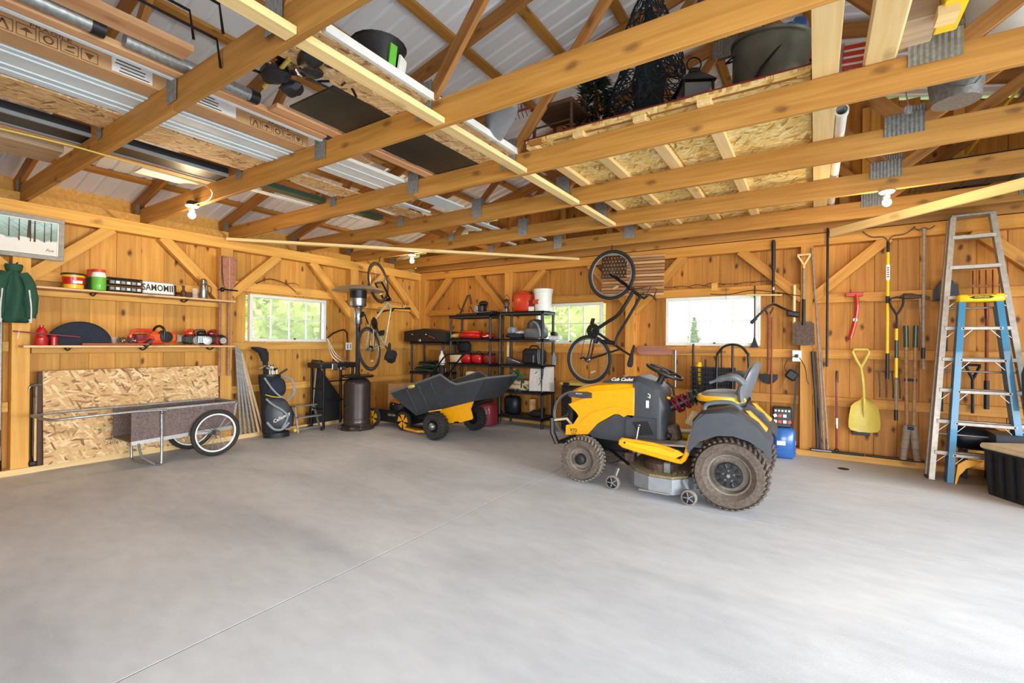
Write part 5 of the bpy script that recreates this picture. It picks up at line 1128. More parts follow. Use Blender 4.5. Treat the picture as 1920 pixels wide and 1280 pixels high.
for s in (0, 1):
    a, e = (L2(1.13,0), L2(1.235,H2)) if s == 0 else (L2(1.66,0), L2(1.50,H2))
    G().bar(a, e, .085, .05, up=(1,0,0)).o('front_rail', 'ladder_blue', t); a = (a[0], a[1]+.09, .0); e = (e[0], e[1]+.06, e[2]-.05)
    G().bar(a, e, .05, .045, up=(1,0,0)).o('rear_rail', 'ladder_blue', t)
    G().prism([(0,.02),(.0,.0),(.012,.0),(.03,.08),(.08,.16),(.17,.225),(.20,.245),(.08,.245),(.02,.19)] if s == 0 else [(0,.0),(0,.19),(-.08,.245),(-.2,.245),(-.08,.16),(-.03,.08),(-.012,0)], .03, M3((1.165 if s == 0 else 1.625, yb2-.02, .0))).o('corner_brace', 'yellow_paint', t)
for k in range(5):
    z = .275+.315*k; u = z/H2; x0, x1 = 1.13+.105*u, 1.66-.16*u; p = L2(0, z)
    G().box(((x0+x1)/2, p[1]+.0, z),(x1-x0,.09,.032), bev=.004).o('step', 'aluminium_dull', t)
    for xx in (x0+.02, x1-.02): G().ball((xx, p[1]-.046, z), .008, 8, 5).o('rivet', 'dark_metal', t)
    for xx, s in ((x0,1),(x1,-1)): G().bar((xx+s*.02,p[1]-.02,z-.09),(xx+s*.09,p[1]-.02,z-.01), .014,.004).o('step_brace', 'aluminium', t)
G().box((1.3675, L2(0,H2)[1]+.03, H2+.035),(.33,.20,.075), bev=.012).o('top_cap', 'bright_yellow', t, ang=60)
cy = L2(0,H2)[1]+.03-.1005
G().prism([(-.09,0),(-.06,.014),(.06,.014),(.09,0),(.06,-.014),(-.06,-.014)], .002, M3((1.3675, cy, H2+.04))).o('label_print', 'ink', t, smooth=False); text('label_text', 'WERNER', .022, faceM((1.3675, cy-.0015, H2+.04),(1,0,0),(0,0,1)), 'bright_yellow', t, sx=1.2)
G().box((1.3675, cy, H2+.062),(.2,.002,.005)).o('label_line', 'ink', t)
# storage totes at the right edge
t = thing('storage_tote', 'black plastic tote with a tan lid at the right edge of the photo', 'tote', (1.62, 5.86, 0), .5)
G().loft([[(-.2*k,-.28*k,z),(.2*k,-.28*k,z),(.2*k,.28*k,z),(-.2*k,.28*k,z)] for z, k in ((0,.88),(.05,.9),(.4,.98),(.42,1.03))]).o('tub', 'black_plastic', t, ang=60); 
for k in range(5): G().bar((-.19,-.2+.1*k,.02),(-.21,-.2+.1*k,.38), .02,.02).o('rib', 'black_plastic', t)
G().box((0,0,.44),(.44,.60,.05), bev=.015).o('lid', 'cream_cloth', t)
t = thing('dark_bin', 'dark grey bin standing behind the tote with the tan lid', 'bin', (1.62, 6.38, 0)); G().loft([[(-.17*k,-.15*k,z),(.17*k,-.15*k,z),(.17*k,.15*k,z),(-.17*k,.15*k,z)] for z, k in ((0,.9),(.5,1),(.52,1.05))]).o('bin', 'dark_grey_plastic', t)
t = thing('work_apron', 'pale and green garments hanging at the right edge beside the ladders', 'garment', (1.70, 6.15, 1.05)); G().loft([[(-.04,-.05,.3),(.06,-.05,.3),(.06,.05,.3),(-.04,.05,.3)],[(-.09,-.06,.05),(.1,-.06,.05),(.1,.06,.05),(-.09,.06,.05)],[(-.08,-.06,-.28),(.1,-.06,-.28),(.1,.06,-.28),(-.08,.06,-.28)]]).jitter(.02,10).o('cloth', 'green_plastic', t); G().tube([(-.06,-.03,.28),(-.07,-.05,.1),(-.02,-.06,.0)], .02, 8, k=3).o('strap', 'cream_cloth', t)

# ---- plastic shelving
def shelving(label, x0, x1, y0, y1, hs, low=.02):
    t = thing('shelving_unit', label, 'shelving unit', (0,0,0), 0, 'black plastic shelving units')
    for z in hs:
        g_ = G(); w, d = x1-x0, y1-y0
        g_.box(((x0+x1)/2,(y0+y1)/2,z-.012),(w,d,.012)); g_.box(((x0+x1)/2,y0+.012,z-.025),(w,.024,.05),bev=.004); g_.box(((x0+x1)/2,y1-.012,z-.025),(w,.024,.05),bev=.004)
        g_.box((x0+.012,(y0+y1)/2,z-.025),(.024,d,.05)); g_.box((x1-.012,(y0+y1)/2,z-.025),(.024,d,.05)); g_.o('shelf', 'shelf_plastic', t)
    for x in (x0+.025, x1-.025):
        for y in (y0+.025, y1-.025): G().cyl((x,y,0),(x,y,hs[-1]-.0), .022, n=10).o('post', 'shelf_plastic', t)
    return t
HR = (.17, .58, 1.0, 1.42, 1.86)
shelving('black plastic shelving unit nearest the window, with the white bucket on top', -4.42, -3.56, 6.36, 6.76, HR)
shelving('middle black shelving unit holding the red bags', -5.52, -4.60, 6.40, 6.76, (.17, .60, .99, 1.42, 1.83))
shelving('low dark shelving unit in the corner with the black case on top', -6.45, -5.62, 6.36, 6.74, (.17, .80, 1.36))
def box(label, name, cat, x, y, z, d, mat, rz=0, bev=.01, extra=None):
    t = thing(name, label, cat, (x, y, z), rz); G().box((0,0,d[2]/2), d, bev=bev).o('body', mat, t, ang=60)
    if extra: extra(t, d)
    return t
def lid(mat): return lambda t, d: G().box((0,0,d[2]-.015),(d[0]+.015,d[1]+.015,.03),bev=.008).o('lid', mat, t)
yc = 6.53
# right unit
t = thing('gas_can', 'red gas can on top of the right shelving unit', 'gas can', (-4.02, yc, 1.862)); G().box((0,0,.15),(.32,.2,.30), bev=.03).o('can', 'orange_red_plastic', t, ang=60); G().tube([(-.12,0,.29),(-.1,0,.335),(.06,0,.335),(.08,0,.29)], .014, 8, k=3).o('handle', 'orange_red_plastic', t); G().lathe([(.03,.29),(.03,.33),(.0,.332)],14,M3((.12,0,0))).o('cap', 'black_plastic', t)
t = thing('detergent_box', 'small red and white box between the gas can and the white bucket', 'box', (-3.83, 6.47, 1.862), .1); G().box((0,0,.09),(.12,.06,.18), bev=.01).o('box', 'dark_red', t); G().box((0,-.031,.04),(.1,.004,.07), bev=.002).o('label', 'white_paint', t)
t = thing('white_bucket', 'white lidded plastic bucket on top of the right shelving unit', 'bucket', (-3.66, yc, 1.862)); G().lathe([(.13,0),(.145,.29),(.155,.295),(.155,.315),(.148,.32),(.15,.335)], 28).o('bucket', 'white_paint', t); G().lathe([(.158,.33),(.158,.35),(.14,.352)], 28).o('lid', 'white_paint', t); G().lathe([(.06,.352),(.06,.365),(0,.366)],16).o('spout_cap','black_plastic',t)
G().prism([(-.08,.0),(.05,.0),(.02,.035),(.055,.07),(-.08,.07)], .012, M3((-.045,-.140,.11),(0,0,-.30))).o('label', 'orange_red_plastic', t, smooth=False)
t = thing('camp_lantern', 'small brass lantern on top of the right shelving unit at its left end', 'lantern', (-4.32, 6.46, 1.862)); G().lathe([(.05,0),(.05,.05),(.03,.07),(.045,.09),(.045,.16),(.03,.18),(.05,.2),(.0,.23)], 16).o('body', 'rusty_metal', t); G().tube([(-.05,0,.12),(-.055,0,.22),(0,0,.29),(.055,0,.22),(.05,0,.12)], .004, 6, k=3).o('bail', 'dark_metal', t); G().box((.0,-.04,.03),(.08,.03,.06),bev=.004).o('base', 'steel', t)
t = thing('grey_cooler_bag', 'grey soft cooler bag with a carry strap on the right unit', 'bag', (-3.74, 6.48, 1.422)); G().box((-.02,0,.09),(.34,.24,.17), bev=.03).o('body', 'grey_plastic', t, ang=60); G().loft([[( .17*math.cos(a)-.02, .10*math.sin(a), z*1.0+.17) for a in [2*PI*j/16 for j in range(16)]] if 0 else [(k*.16*math.cos(a)-.02, k*.10*math.sin(a), .17+z) for a in [2*PI*j/16 for j in range(16)]] for z, k in ((0,1),(.07,.95),(.12,.7),(.14,.3))]).o('hood', 'dark_grey_plastic', t)
G().tube([(.0,-.12,.27),(.08,-.13,.22),(.12,-.13,.12),(.13,-.125,.04)], .016, 8, k=4).o('strap', 'mid_grey_plastic', t)
t = thing('clothes_pile', 'pile of checked and dark clothes on the right unit beside the cooler bag', 'clothes', (-4.12, 6.48, 1.422)); G().ball((.0,0,.05),(.2,.12,.055)).jitter(.03,12).o('dark_garment', 'navy_cloth', t); G().ball((-.08,0,.12),(.09,.08,.07)).jitter(.03,14).o('checked_garment', 'grey_cloth', t); G().ball((.06,0,.10),(.09,.08,.03)).jitter(.02,14).o('lilac_garment', 'white_cloth', t)
t = thing('small_appliance', 'small white and black appliance at the right end of the right unit', 'appliance', (-3.48, 6.62, 1.40)); G().box((0,0,.035),(.2,.12,.07), bev=.015).o('body', 'white_paint', t); G().box((-.02,-.01,.10),(.1,.1,.06), bev=.015).o('top', 'black_plastic', t)
t = thing('duffel_bag', 'black camera bag with top handle on the right unit', 'bag', (-3.80, 6.50, 1.002)); G().box((0,0,.13),(.38,.22,.26), bev=.05).o('body', 'black_cloth', t, ang=60); G().tube([(-.08,0,.25),(-.06,0,.30),(.06,0,.30),(.08,0,.25)], .012, 8, k=3).o('handle', 'black_cloth', t); G().box((-.03,-.12,.1),(.2,.04,.15), bev=.02).o('pocket', 'black_plastic', t); 
for x in (.13,.16): G().tube([(x,-.1,.25),(x+.01,-.125,.12),(x+.02,-.12,.02)], .006, 6, k=3).o('strap', 'grey_cloth', t)
t = thing('shoes', 'dark shoe with white sole lines beside the black camera bag', 'shoe', (-4.17, 6.48, 1.002), .1); G().loft([[(x, .05*k*math.cos(a), .03+h*max(-.3,math.sin(a))) for a in [2*PI*j/12 for j in range(12)]] for x, k, h in ((-.14,.6,.08),(-.1,1,.09),(0,.95,.06),(.1,1,.04),(.16,.5,.03))]).o('upper', 'dark_grey_plastic', t); G().tube([(-.02,-.05,.07),(.06,-.055,.05),(.13,-.04,.02)], .005, 6, k=3).o('stripe', 'white_paint', t)
t = thing('hanging_brush', 'pale wooden brush hanging inside the right unit', 'brush', (-4.30, 6.48, 1.20)); G().cyl((0,0,-.08),(0,0,.1), .02).o('handle', 'cream_cloth', t); G().cyl((0,0,.1),(0,0,.17), .012).o('neck', 'cream_cloth', t); G().cyl((0,0,-.16),(0,0,-.08), .016).o('bristles', 'handle_wood', t)
t = thing('blue_bottle', 'pale blue bottle at the right end of the right unit', 'bottle', (-3.53, 6.66, 1.002)); G().lathe([(.04,0),(.045,.1),(.03,.15),(.02,.17),(.02,.2)], 16).o('body', 'grey_cloth', t)
t = thing('shopping_bag', 'white paper bag with black print hanging at the right unit', 'bag', (-3.63, 6.44, .585)); G().loft([[(-.19,-.06,0),(.18,-.08,.02),(.2,.06,0),(-.17,.07,0)],[(-.18,-.07,.2),(.17,-.08,.2),(.19,.06,.2),(-.17,.07,.2)],[(-.19,-.02,.37),(.2,-.03,.39),(.2,.03,.4),(-.18,.03,.38)]]).jitter(.012, 9).o('bag', 'white_cloth', t)
q = random.Random(12)
for k in range(4): a = q.uniform(-.1,.1); G().tube([(a,-.088,.1+.06*k),(a+.04,-.09,.16+.05*k),(a+.02,-.088,.22+.03*k)], .005, 5, k=2).o('printed_leaf', 'ink', t)
t = thing('folded_towels', 'two folded beige blankets on the lower shelf of the right unit', 'blankets', (-4.10, 6.50, .582)); G().box((-.02,0,.045),(.50,.26,.085), bev=.035).jitter(.008,9).o('blanket', 'cream_cloth', t, ang=70); G().box((.03,0,.125),(.46,.25,.07), bev=.03).jitter(.008,9).o('blanket', 'cream_cloth', t, ang=70)
t = thing('red_bag', 'dark red sack standing on the floor left of the right unit', 'sack', (-4.52, 6.16, 0)); G().lathe([(.10,0),(.2,.03),(.21,.2),(.17,.34),(.08,.42),(.03,.44)], 16).jitter(.03,6).o('sack', 'magenta_red', t)
t = thing('dark_bag', 'dark tote bag on the bottom shelf of the right unit', 'bag', (-4.22, 6.52, .172)); G().box((0,0,.15),(.26,.2,.29), bev=.04).o('bag', 'dark_tank', t, ang=60)
t = thing('black_shoe', 'black shoe heap at the right end of the bottom shelf', 'shoe', (-3.74, 6.5, .172)); G().ball((0,0,.05),(.14,.08,.06)).jitter(.03,14).o('body', 'black_cloth', t); G().ball((.08,.03,.1),(.06,.05,.04)).jitter(.02,14).o('tongue', 'black_cloth', t)
t = thing('straw_basket', 'round wooden basket standing behind the bottom shelf', 'basket', (-3.92, 6.66, .18)); G().lathe([(.13,0),(.17,.03),(.18,.22),(.15,.3)], 20).o('body', 'handle_wood', t) if 0 else G().lathe([(.06,0),(.065,.25)], 14).o('body', 'cedar_plank', t)
# middle unit
for i, (x, w, mt, lb) in enumerate(((-5.42,.16,'cream_cloth','cream box on the middle shelf of the middle unit'),(-5.16,.2,'red_plastic','left red bag on the middle unit'),(-4.92,.2,'red_plastic','centre red bag on the middle unit'),(-4.69,.16,'dark_red','darker red bag at the right of the middle unit'))):
    if i == 0: box(lb, 'storage_box', 'box', x+.04, 6.5, .992, (.24,.2,.16), mt, extra=lid('white_cloth'))
    else:
        t = thing('red_bag', lb, 'bag', (x, 6.5, .992)); G().box((0,0,.08),(w,.2,.16), bev=.03).o('body', mt, t, ang=60); G().box((0,0,.165),(w*.96,.19,.03), bev=.012).o('flap', 'black_cloth', t); G().tube([(-w*.3,0,.17),(0,0,.21),(w*.3,0,.17)], .008, 6, k=3).o('handle', 'black_cloth', t)
t = thing('life_jacket', 'yellow folded life jacket on the second shelf of the middle unit', 'life jacket', (-5.42, 6.5, 1.422)); G().ball((0,0,.045),(.12,.12,.045)).jitter(.02,10).o('body', 'pale_yellow_plastic', t)
t = thing('life_jacket', 'bright red folded life jackets on the second shelf of the middle unit', 'life jacket', (-5.07, 6.5, 1.422)); G().box((0,0,.05),(.46,.24,.10), bev=.04).jitter(.02,8).o('body', 'red_plastic', t, ang=70); G().box((0,0,.115),(.36,.2,.04), bev=.02).jitter(.015,10).o('top_fold', 'orange_red_plastic', t, ang=70)
for k in range(4): G().box((-.15+.1*k,-.122,.05),(.05,.004,.012)).o('print', 'white_paint', t)
t = thing('life_jacket', 'red buoyancy vest at the right end of the middle unit', 'life jacket', (-4.71, 6.5, 1.422)); G().ball((0,0,.05),(.10,.12,.055)).jitter(.02,12).o('body', 'red_plastic', t); G().tube([(-.06,-.1,.04),(0,-.12,.03),(.06,-.1,.06)], .006, 6, k=3).o('strap', 'white_paint', t)
t = thing('folded_boots', 'row of dark boots above the red bags on the middle unit', 'boots', (-5.25, 6.55, 1.18)) if 0 else None
t = thing('black_storage_bag', 'black sack above the cream box on the middle unit', 'sack', (-5.36, 6.62, .992)); G().box((0,.02,.28),(.28,.16,.2), bev=.05).o('sack', 'black_cloth', t, ang=60); G().box((0,.02,.09),(.24,.12,.18)).o('lower_sack', 'black_cloth', t)
t = thing('red_tripod_stand', 'dark red metal stand on top of the middle unit', 'stand', (-5.18, yc, 1.832)); G().tube([(-.2,0,.02),(-.02,0,.36),(.02,0,.37),(.06,0,.2)], .018, 8).o('arm', 'dark_wood', t); G().cyl((-.28,0,.02),(.14,0,.03), .016).o('base_bar', 'dark_wood', t); G().tube([(-.24,0,.21),(-.2,0,.12),(-.14,0,.13),(-.12,0,.06)], .01, 6, k=3).o('bracket', 'dark_wood', t); G().tube([(.0,0,.06),(.04,0,.16),(.10,0,.06)], .01, 6).o('bracket', 'dark_wood', t)
t = thing('outboard_motor', 'small silver and black machine on top of the middle unit', 'machine', (-4.90, yc, 1.832)); G().box((0,0,.09),(.16,.14,.17), bev=.02).o('housing', 'black_plastic', t); G().box((-.05,-.08,.1),(.07,.03,.13), bev=.01).o('cover', 'mid_grey_plastic', t); G().ball((.05,0,.2),(.09,.07,.05)).o('motor', 'dark_metal', t)
t = thing('tool_roll', 'black flat bundle with steel tools on top of the middle unit', 'bundle', (-4.72, 6.52, 1.832)); G().box((0,0,.035),(.26,.22,.06), bev=.02).o('roll', 'black_cloth', t); G().cyl((-.16,-.11,.04),(.12,-.12,.05), .008).o('steel_rod', 'steel', t); G().ball((-.18,-.1,.05), .025).o('knob', 'steel', t)
t = thing('garden_sack', 'green and white sack standing behind the dump cart', 'sack', (-5.02, 6.42, .602)); G().box((0,0,.12),(.2,.12,.25), bev=.03).jitter(.01,10).o('sack', 'white_cloth', t, ang=60); G().ball((.02,-.05,.07),(.09,.03,.07)).jitter(.02,20).o('printed_leaves', 'bright_green', t)
# corner unit
t = thing('pickup_case', 'long black rooftop case lying on the corner shelving unit', 'case', (-6.03, 6.52, 1.362)); G().loft([[(-.52,y_*.8,0),(.5,y_*.8,0),(.5,y_*.8,.17),(-.52,y_*.8,.13)][:4] if 0 else [(-.52,y_,0),(.52,y_,0),(.52,y_,.17),(.0,y_,.24),(-.52,y_,.19)] for y_ in (-.22,.20)]).o('shell', 'black_plastic', t)
for x in (-.3,.05): G().ball((x,-.225,.13), .02).o('latch', 'chrome', t)
G().box((.2,-.24,.08),(.16,.03,.03),(0,.25,0),bev=.01).o('red_strap', 'magenta_red', t); G().box((-.1,-.235,.02),(.06,.03,.05), bev=.006).o('badge', 'steel', t)
t = thing('white_jug', 'white doll-like jug standing on the corner unit', 'jug', (-5.73, 6.46, .802)); G().lathe([(.07,0),(.075,.06),(.04,.12),(.055,.18),(.06,.26),(.03,.31),(0,.32)], 16).jitter(.01,14).o('body', 'white_cloth', t); G().lathe([(.056,.125),(.058,.14)],14).o('band','dark_wood',t)
t = thing('folded_chairs', 'dark folded cushions stacked on the corner unit', 'cushions', (-6.10, 6.5, .802)); 
for k in range(4): G().box((.02*k,0,.03+.05*k),(.5-.04*k,.28,.04), (0,.05*(-1)**k,0), bev=.015).o('cushion', 'black_cloth' if k % 2 else 'dark_green', t)
t = thing('blue_bottle', 'dark blue spray bottle between the corner and middle units', 'bottle', (-5.56, 6.26, 0)); G().lathe([(.06,0),(.06,.9),(.03,.95)], 14).o('stand', 'dark_metal', t); G().lathe([(.05,.95),(.055,1.02),(.05,1.1),(.02,1.16),(.02,1.2)], 14).o('body', 'white_cloth', t); G().box((-.0,0,1.2),(.08,.03,.04), bev=.01).o('trigger', 'blue_plastic', t)
t = thing('cardboard_carton', 'plain cardboard carton standing by the left wall behind the mower', 'box', (-6.30, 6.02, 0), .1); G().box((0,0,.3),(.34,.36,.60), bev=.006).o('carton', 'cardboard', t)
t = thing('blower', 'black machine standing on the cardboard carton side', 'machine', (-5.98, 6.25, 0)); G().box((0,0,.27),(.24,.3,.54), bev=.05).o('housing', 'black_plastic', t, ang=60); G().box((-.02,-.1,.56),(.1,.04,.03),(0,.3,0)).o('label', 'white_paint', t)
t = thing('low_tote', 'black tote with a yellow-green lid on the floor behind the tractor hood', 'tote', (-2.86, 6.5, 0)); G().box((0,0,.36),(.7,.4,.72), bev=.02).o('tub', 'black_plastic', t); G().box((0,0,.745),(.74,.44,.04), bev=.012).o('lid', 'pale_yellow_plastic', t)
for x in (-.25,.25): G().box((x,-.225,.74),(.1,.02,.06), bev=.005).o('latch', 'black_plastic', t)

# ================================================================= wheels
def tyre(par, c, R, w, rim, mat, lug=0, n=40, mrim='black_plastic', ns=1, lm=None, disc=None, lh=.013):
    """wheel turned about the local Y axis at c; a tyre with real lugs and a dished rim"""
    M = M3(c, (PI/2, 0, 0)); h = w/2
    tr = G().lathe([(rim,-h*.75),(rim+.3*(R-rim),-h),(R-.25*(R-rim),-h),(R-.03,-h*.85),(R-.012,-h*.5),(R-.008,0),(R-.012,h*.5),(R-.03,h*.85),(R-.25*(R-rim),h),(rim+.3*(R-rim),h),(rim,h*.75)], n, M, cap=False).o('tyre', mat, par)
    if lug:
        g_ = G()
        for k in range(lug):
            a = 2*PI*k/lug
            for s in (-1,1):
                a2 = a+(PI/lug if s > 0 else 0)
                for (yy, da, L_) in ((.25,.0,.5),(.68,.05,.42)):
                    A = a2+da*1.2; p = V(((R-.006)*math.cos(A), s*h*yy, (R-.006)*math.sin(A)))
                    F = Matrix.Translation(V(c)) @ Matrix.Translation(p) @ Matrix.Rotation(-A, 4, 'Y') @ Matrix.Rotation(s*.5, 4, 'X') @ Matrix.Rotation((-.35 if yy > .5 else 0)*-s, 4, 'Z')
                    g_.box((0,0,0),(lh, h*L_, 2*PI*R/lug*.42), M=F)
        g_.o('tread', lm or mat, par, kind='stuff', smooth=False)
    for s in ((-1,1) if ns else (-1,)):
        G().lathe([(rim,-h*.75*s if 0 else s*h*.75),(rim*.93,s*h*.7),(rim*.86,s*h*.25),(rim*.45,s*h*.15),(rim*.4,s*h*.35),(.012,s*h*.38)], n, M, cap=False).o('rim', mrim, par)
    return tr
# ================================================================= lawn tractor: local +X forward, +Y the near side
T = thing('lawn_tractor', 'yellow and grey ride-on lawn tractor parked in front of the back wall', 'lawn tractor', (-.59, 4.66, 0), PI+.02)
for s in (-1, 1):
    tyre(T, (0, s*.435, .293), .29, .24, .165, 'brown_rubber', 38, 48, 'dusty_rubber', lm='brown_rubber')
    tyre(T, (1.335, s*.385, .218), .215, .165, .11, 'brown_rubber', 34, 40, 'dusty_rubber', lm='dusty_rubber')
    M = M3((0, s*.53, .293), (PI/2,0,0)); G().lathe([(.10,-.012),(.105,0),(.10,.012),(.03,.016)], 20, M).o('hub_cap', 'black_plastic', T)
    g_ = G()
    for k in range(10): a = 2*PI*k/10; g_.box((.078*math.cos(a), s*.545, .293+.078*math.sin(a)), (.036,.012,.02), (0,-a,0), bev=.004)
    g_.o('hub_vent', 'dark_metal', T)
    for k in range(5): a = 2*PI*k/5+.3; G().cyl((.042*math.cos(a), s*.54, .293+.042*math.sin(a)), (.042*math.cos(a), s*.556, .293+.042*math.sin(a)), .008, n=6).o('lug_nut', 'steel', T)
    G().cyl((0,s*.54,.293),(0,s*.562,.293), .014).o('axle_end', 'chrome', T); G().lathe([(.055,-.02),(.05,.02),(.02,.03)], 18, M3((1.335, s*.45,.218),(-s*PI/2,0,0))).o('hub_cap', 'black_plastic', T)
# frame
G().box((.65,0,.36),(1.6,.30,.09), bev=.01).o('chassis', 'black_steel', T); G().box((1.335,0,.24),(.07,.6,.06), bev=.01).o('front_axle', 'black_steel', T); G().bar((1.335,.1,.3),(1.335,.1,.4),.06,.06).o('axle_pivot','black_steel',T)
G().box((1.12,0,.36),(.36,.38,.16), bev=.02).o('engine_block', 'black_steel', T); G().prism([(.88,.42),(1.28,.42),(1.22,.27),(.92,.25)], .34).o('engine_pan', 'black_plastic', T, smooth=False); G().box((.93,.15,.24),(.10,.12,.10), bev=.01).o('linkage_block', 'rusty_metal', T)
G().box((0,0,.30),(.26,.60,.2), bev=.03).o('transaxle', 'black_steel', T)
# hood: lofted yellow shell
def hsec(x, w, zb, zt, r=.06): return [(x,-w,zb),(x,-w*1.0,zt-r*1.3),(x,-w*.93,zt-r*.4),(x,-w*.72,zt),(x,w*.72,zt),(x,w*.93,zt-r*.4),(x,w*1.0,zt-r*1.3),(x,w,zb)]
G().loft([hsec(.87,.235,.66,.985), hsec(1.05,.238,.66,.975), hsec(1.30,.235,.60,.945), hsec(1.46,.22,.60,.90), hsec(1.55,.19,.72,.865)]).o('hood', 'yellow_paint', T, ang=40)
for s in (-1,1):
    G().prism([(.88,.695),(.97,.64),(1.04,.675),(1.24,.55),(1.345,.43),(1.59,.40),(1.585,.50),(1.50,.52),(1.44,.615),(1.56,.72),(1.33,.815),(1.34,.86),(.87,.93)], .05, M3((0,s*.225,0))).o('hood_side', 'yellow_paint', T, smooth=False)
    G().prism([(.90,.72),(1.05,.74),(1.3,.66),(1.42,.55),(1.30,.58),(1.06,.70)], .012, M3((0,s*.254,0))).o('hood_crease', 'yellow_paint', T, smooth=False)
    G().prism([(1.30,.80),(1.30,.855),(1.345,.86),(1.56,.845),(1.56,.80),(1.40,.79)], .056, M3((0,s*.222,0))).o('headlamp_panel', 'dark_grey_plastic', T, smooth=False)
    G().prism([(.90,.64),(1.04,.665),(1.24,.545),(1.34,.44),(1.3,.40),(.90,.39)], .04, M3((0,s*.205,0))).o('side_panel', 'dark_grey_plastic', T, smooth=False)
    text('hood_print', 'XT2', .045, faceM((1.50, s*.2515, .455), (-s,0,0), (0,0,1)), 'ink', T, bold=.001); text('hood_print', 'SLX50', .02, faceM((1.50, s*.2515, .425), (-s,0,0), (0,0,1)), 'ink', T)
    text('headlamp_print', 'ENDURO', .018, faceM((1.44, s*.2515, .835), (-s,0,0), (0,0,1)), 'white_paint', T)
    text('hood_script', 'Cub Cadet', .05, faceM((1.01, s*.20, 1.00), (-s,0,.05), (0,-s*.5,.8)), 'white_paint', T, shear=.35, bold=.0012)
G().loft([hsec(.83,.20,.93,1.03,.03), hsec(1.05,.20,.93,1.01,.03), hsec(1.22,.18,.93,.975,.03)]).o('hood_top', 'dark_grey_plastic', T, ang=40)
G().box((1.57,0,.63),(.05,.36,.22), bev=.015).o('grille', 'black_plastic', T)
for k in range(5): G().box((1.60,0,.55+.04*k),(.012,.32,.012)).o('grille_bar', 'dark_grey_plastic', T)
for s in (-1,1): G().ball((1.56,s*.14,.80),(.03,.06,.035)).o('headlamp', 'glass', T)
G().box((1.56,0,.44),(.06,.42,.10), bev=.02).o('front_skirt', 'yellow_paint', T)
# bumper
for s in (-1,1):
    G().tube([(1.50,s*.16,.44),(1.60,s*.2,.56),(1.76,s*.21,.53)], .014, 8).o('bumper_bar', 'handle_wood' if 0 else 'cream_cloth', T); G().tube([(1.5,s*.14,.31),(1.7,s*.2,.30)], .014, 8).o('bumper_bar', 'black_steel', T)
    G().tube([(1.765,s*.21,.55),(1.755,s*.22,.40),(1.70,s*.22,.29)], .03, 8).o('bumper_pad', 'black_plastic', T)
G().tube([(1.765,-.21,.52),(1.77,.21,.52)], .02, 8).o('bumper_cross', 'black_plastic', T); G().tube([(1.70,-.2,.30),(1.70,.2,.30)], .02, 8).o('bumper_cross', 'black_plastic', T)
# console
def csec(x, w, zb, zt): return [(x,-w,zb),(x,-w,zt-.05),(x,-w*.8,zt),(x,w*.8,zt),(x,w,zt-.05),(x,w,zb)]
G().loft([csec(.58,.19,.46,.72), csec(.60,.215,.44,.80), csec(.64,.23,.43,.93), csec(.72,.235,.43,.99), csec(.84,.235,.43,1.045), csec(.885,.235,.43,1.02)]).o('dash_console', 'dark_grey_plastic', T, ang=40)
G().prism([(.66,.46),(.95,.44),(.95,.62),(.86,.65),(.66,.65)], .03, M3((0,.235,0))).o('lower_console', 'dark_grey_plastic', T, smooth=False)
G().prism([(.68,.50),(.82,.48),(.88,.60),(.74,.62)], .012, M3((0,.255,0))).o('console_inset', 'black_plastic', T, smooth=False)
G().box((.745,.238,.78),(.028,.006,.07), bev=.002).o('sticker', 'white_paint', T); G().tube([(.74,.238,.88),(.72,.242,.87),(.72,.242,.84),(.74,.238,.85)], .005, 6).o('emblem_stroke', 'white_paint', T)
G().cyl((.70,0,.96),(.655,0,1.06), .03).o('steering_column', 'black_plastic', T)
SM = M3((.645,0,1.08),(0,-.40,0)); G().ring(.175, .014, 40, 10, SM).o('steering_wheel', 'black_plastic', T)
for a in (0.3, 2.4, 4.2): G().tube([(SM @ V((0,0,-.02))), SM @ V((.165*math.cos(a), .165*math.sin(a), 0))], .012, 8).o('wheel_spoke', 'black_plastic', T)
G().lathe([(.05,-.05),(.055,0),(.03,.015)], 20, SM).o('wheel_hub', 'black_plastic', T); G().tube([(.62,.02,.98),(.56,.02,.93),(.55,.02,.85)], .012, 6).o('column_boot', 'black_plastic', T)
for k in range(5): G().cyl((.60,-.08+.04*k,.84),(.57,-.08+.04*k,.83+.02*(k % 2)), .013, n=8).o('dash_knob', ['steel','yellow_paint','black_plastic'][k % 3], T)
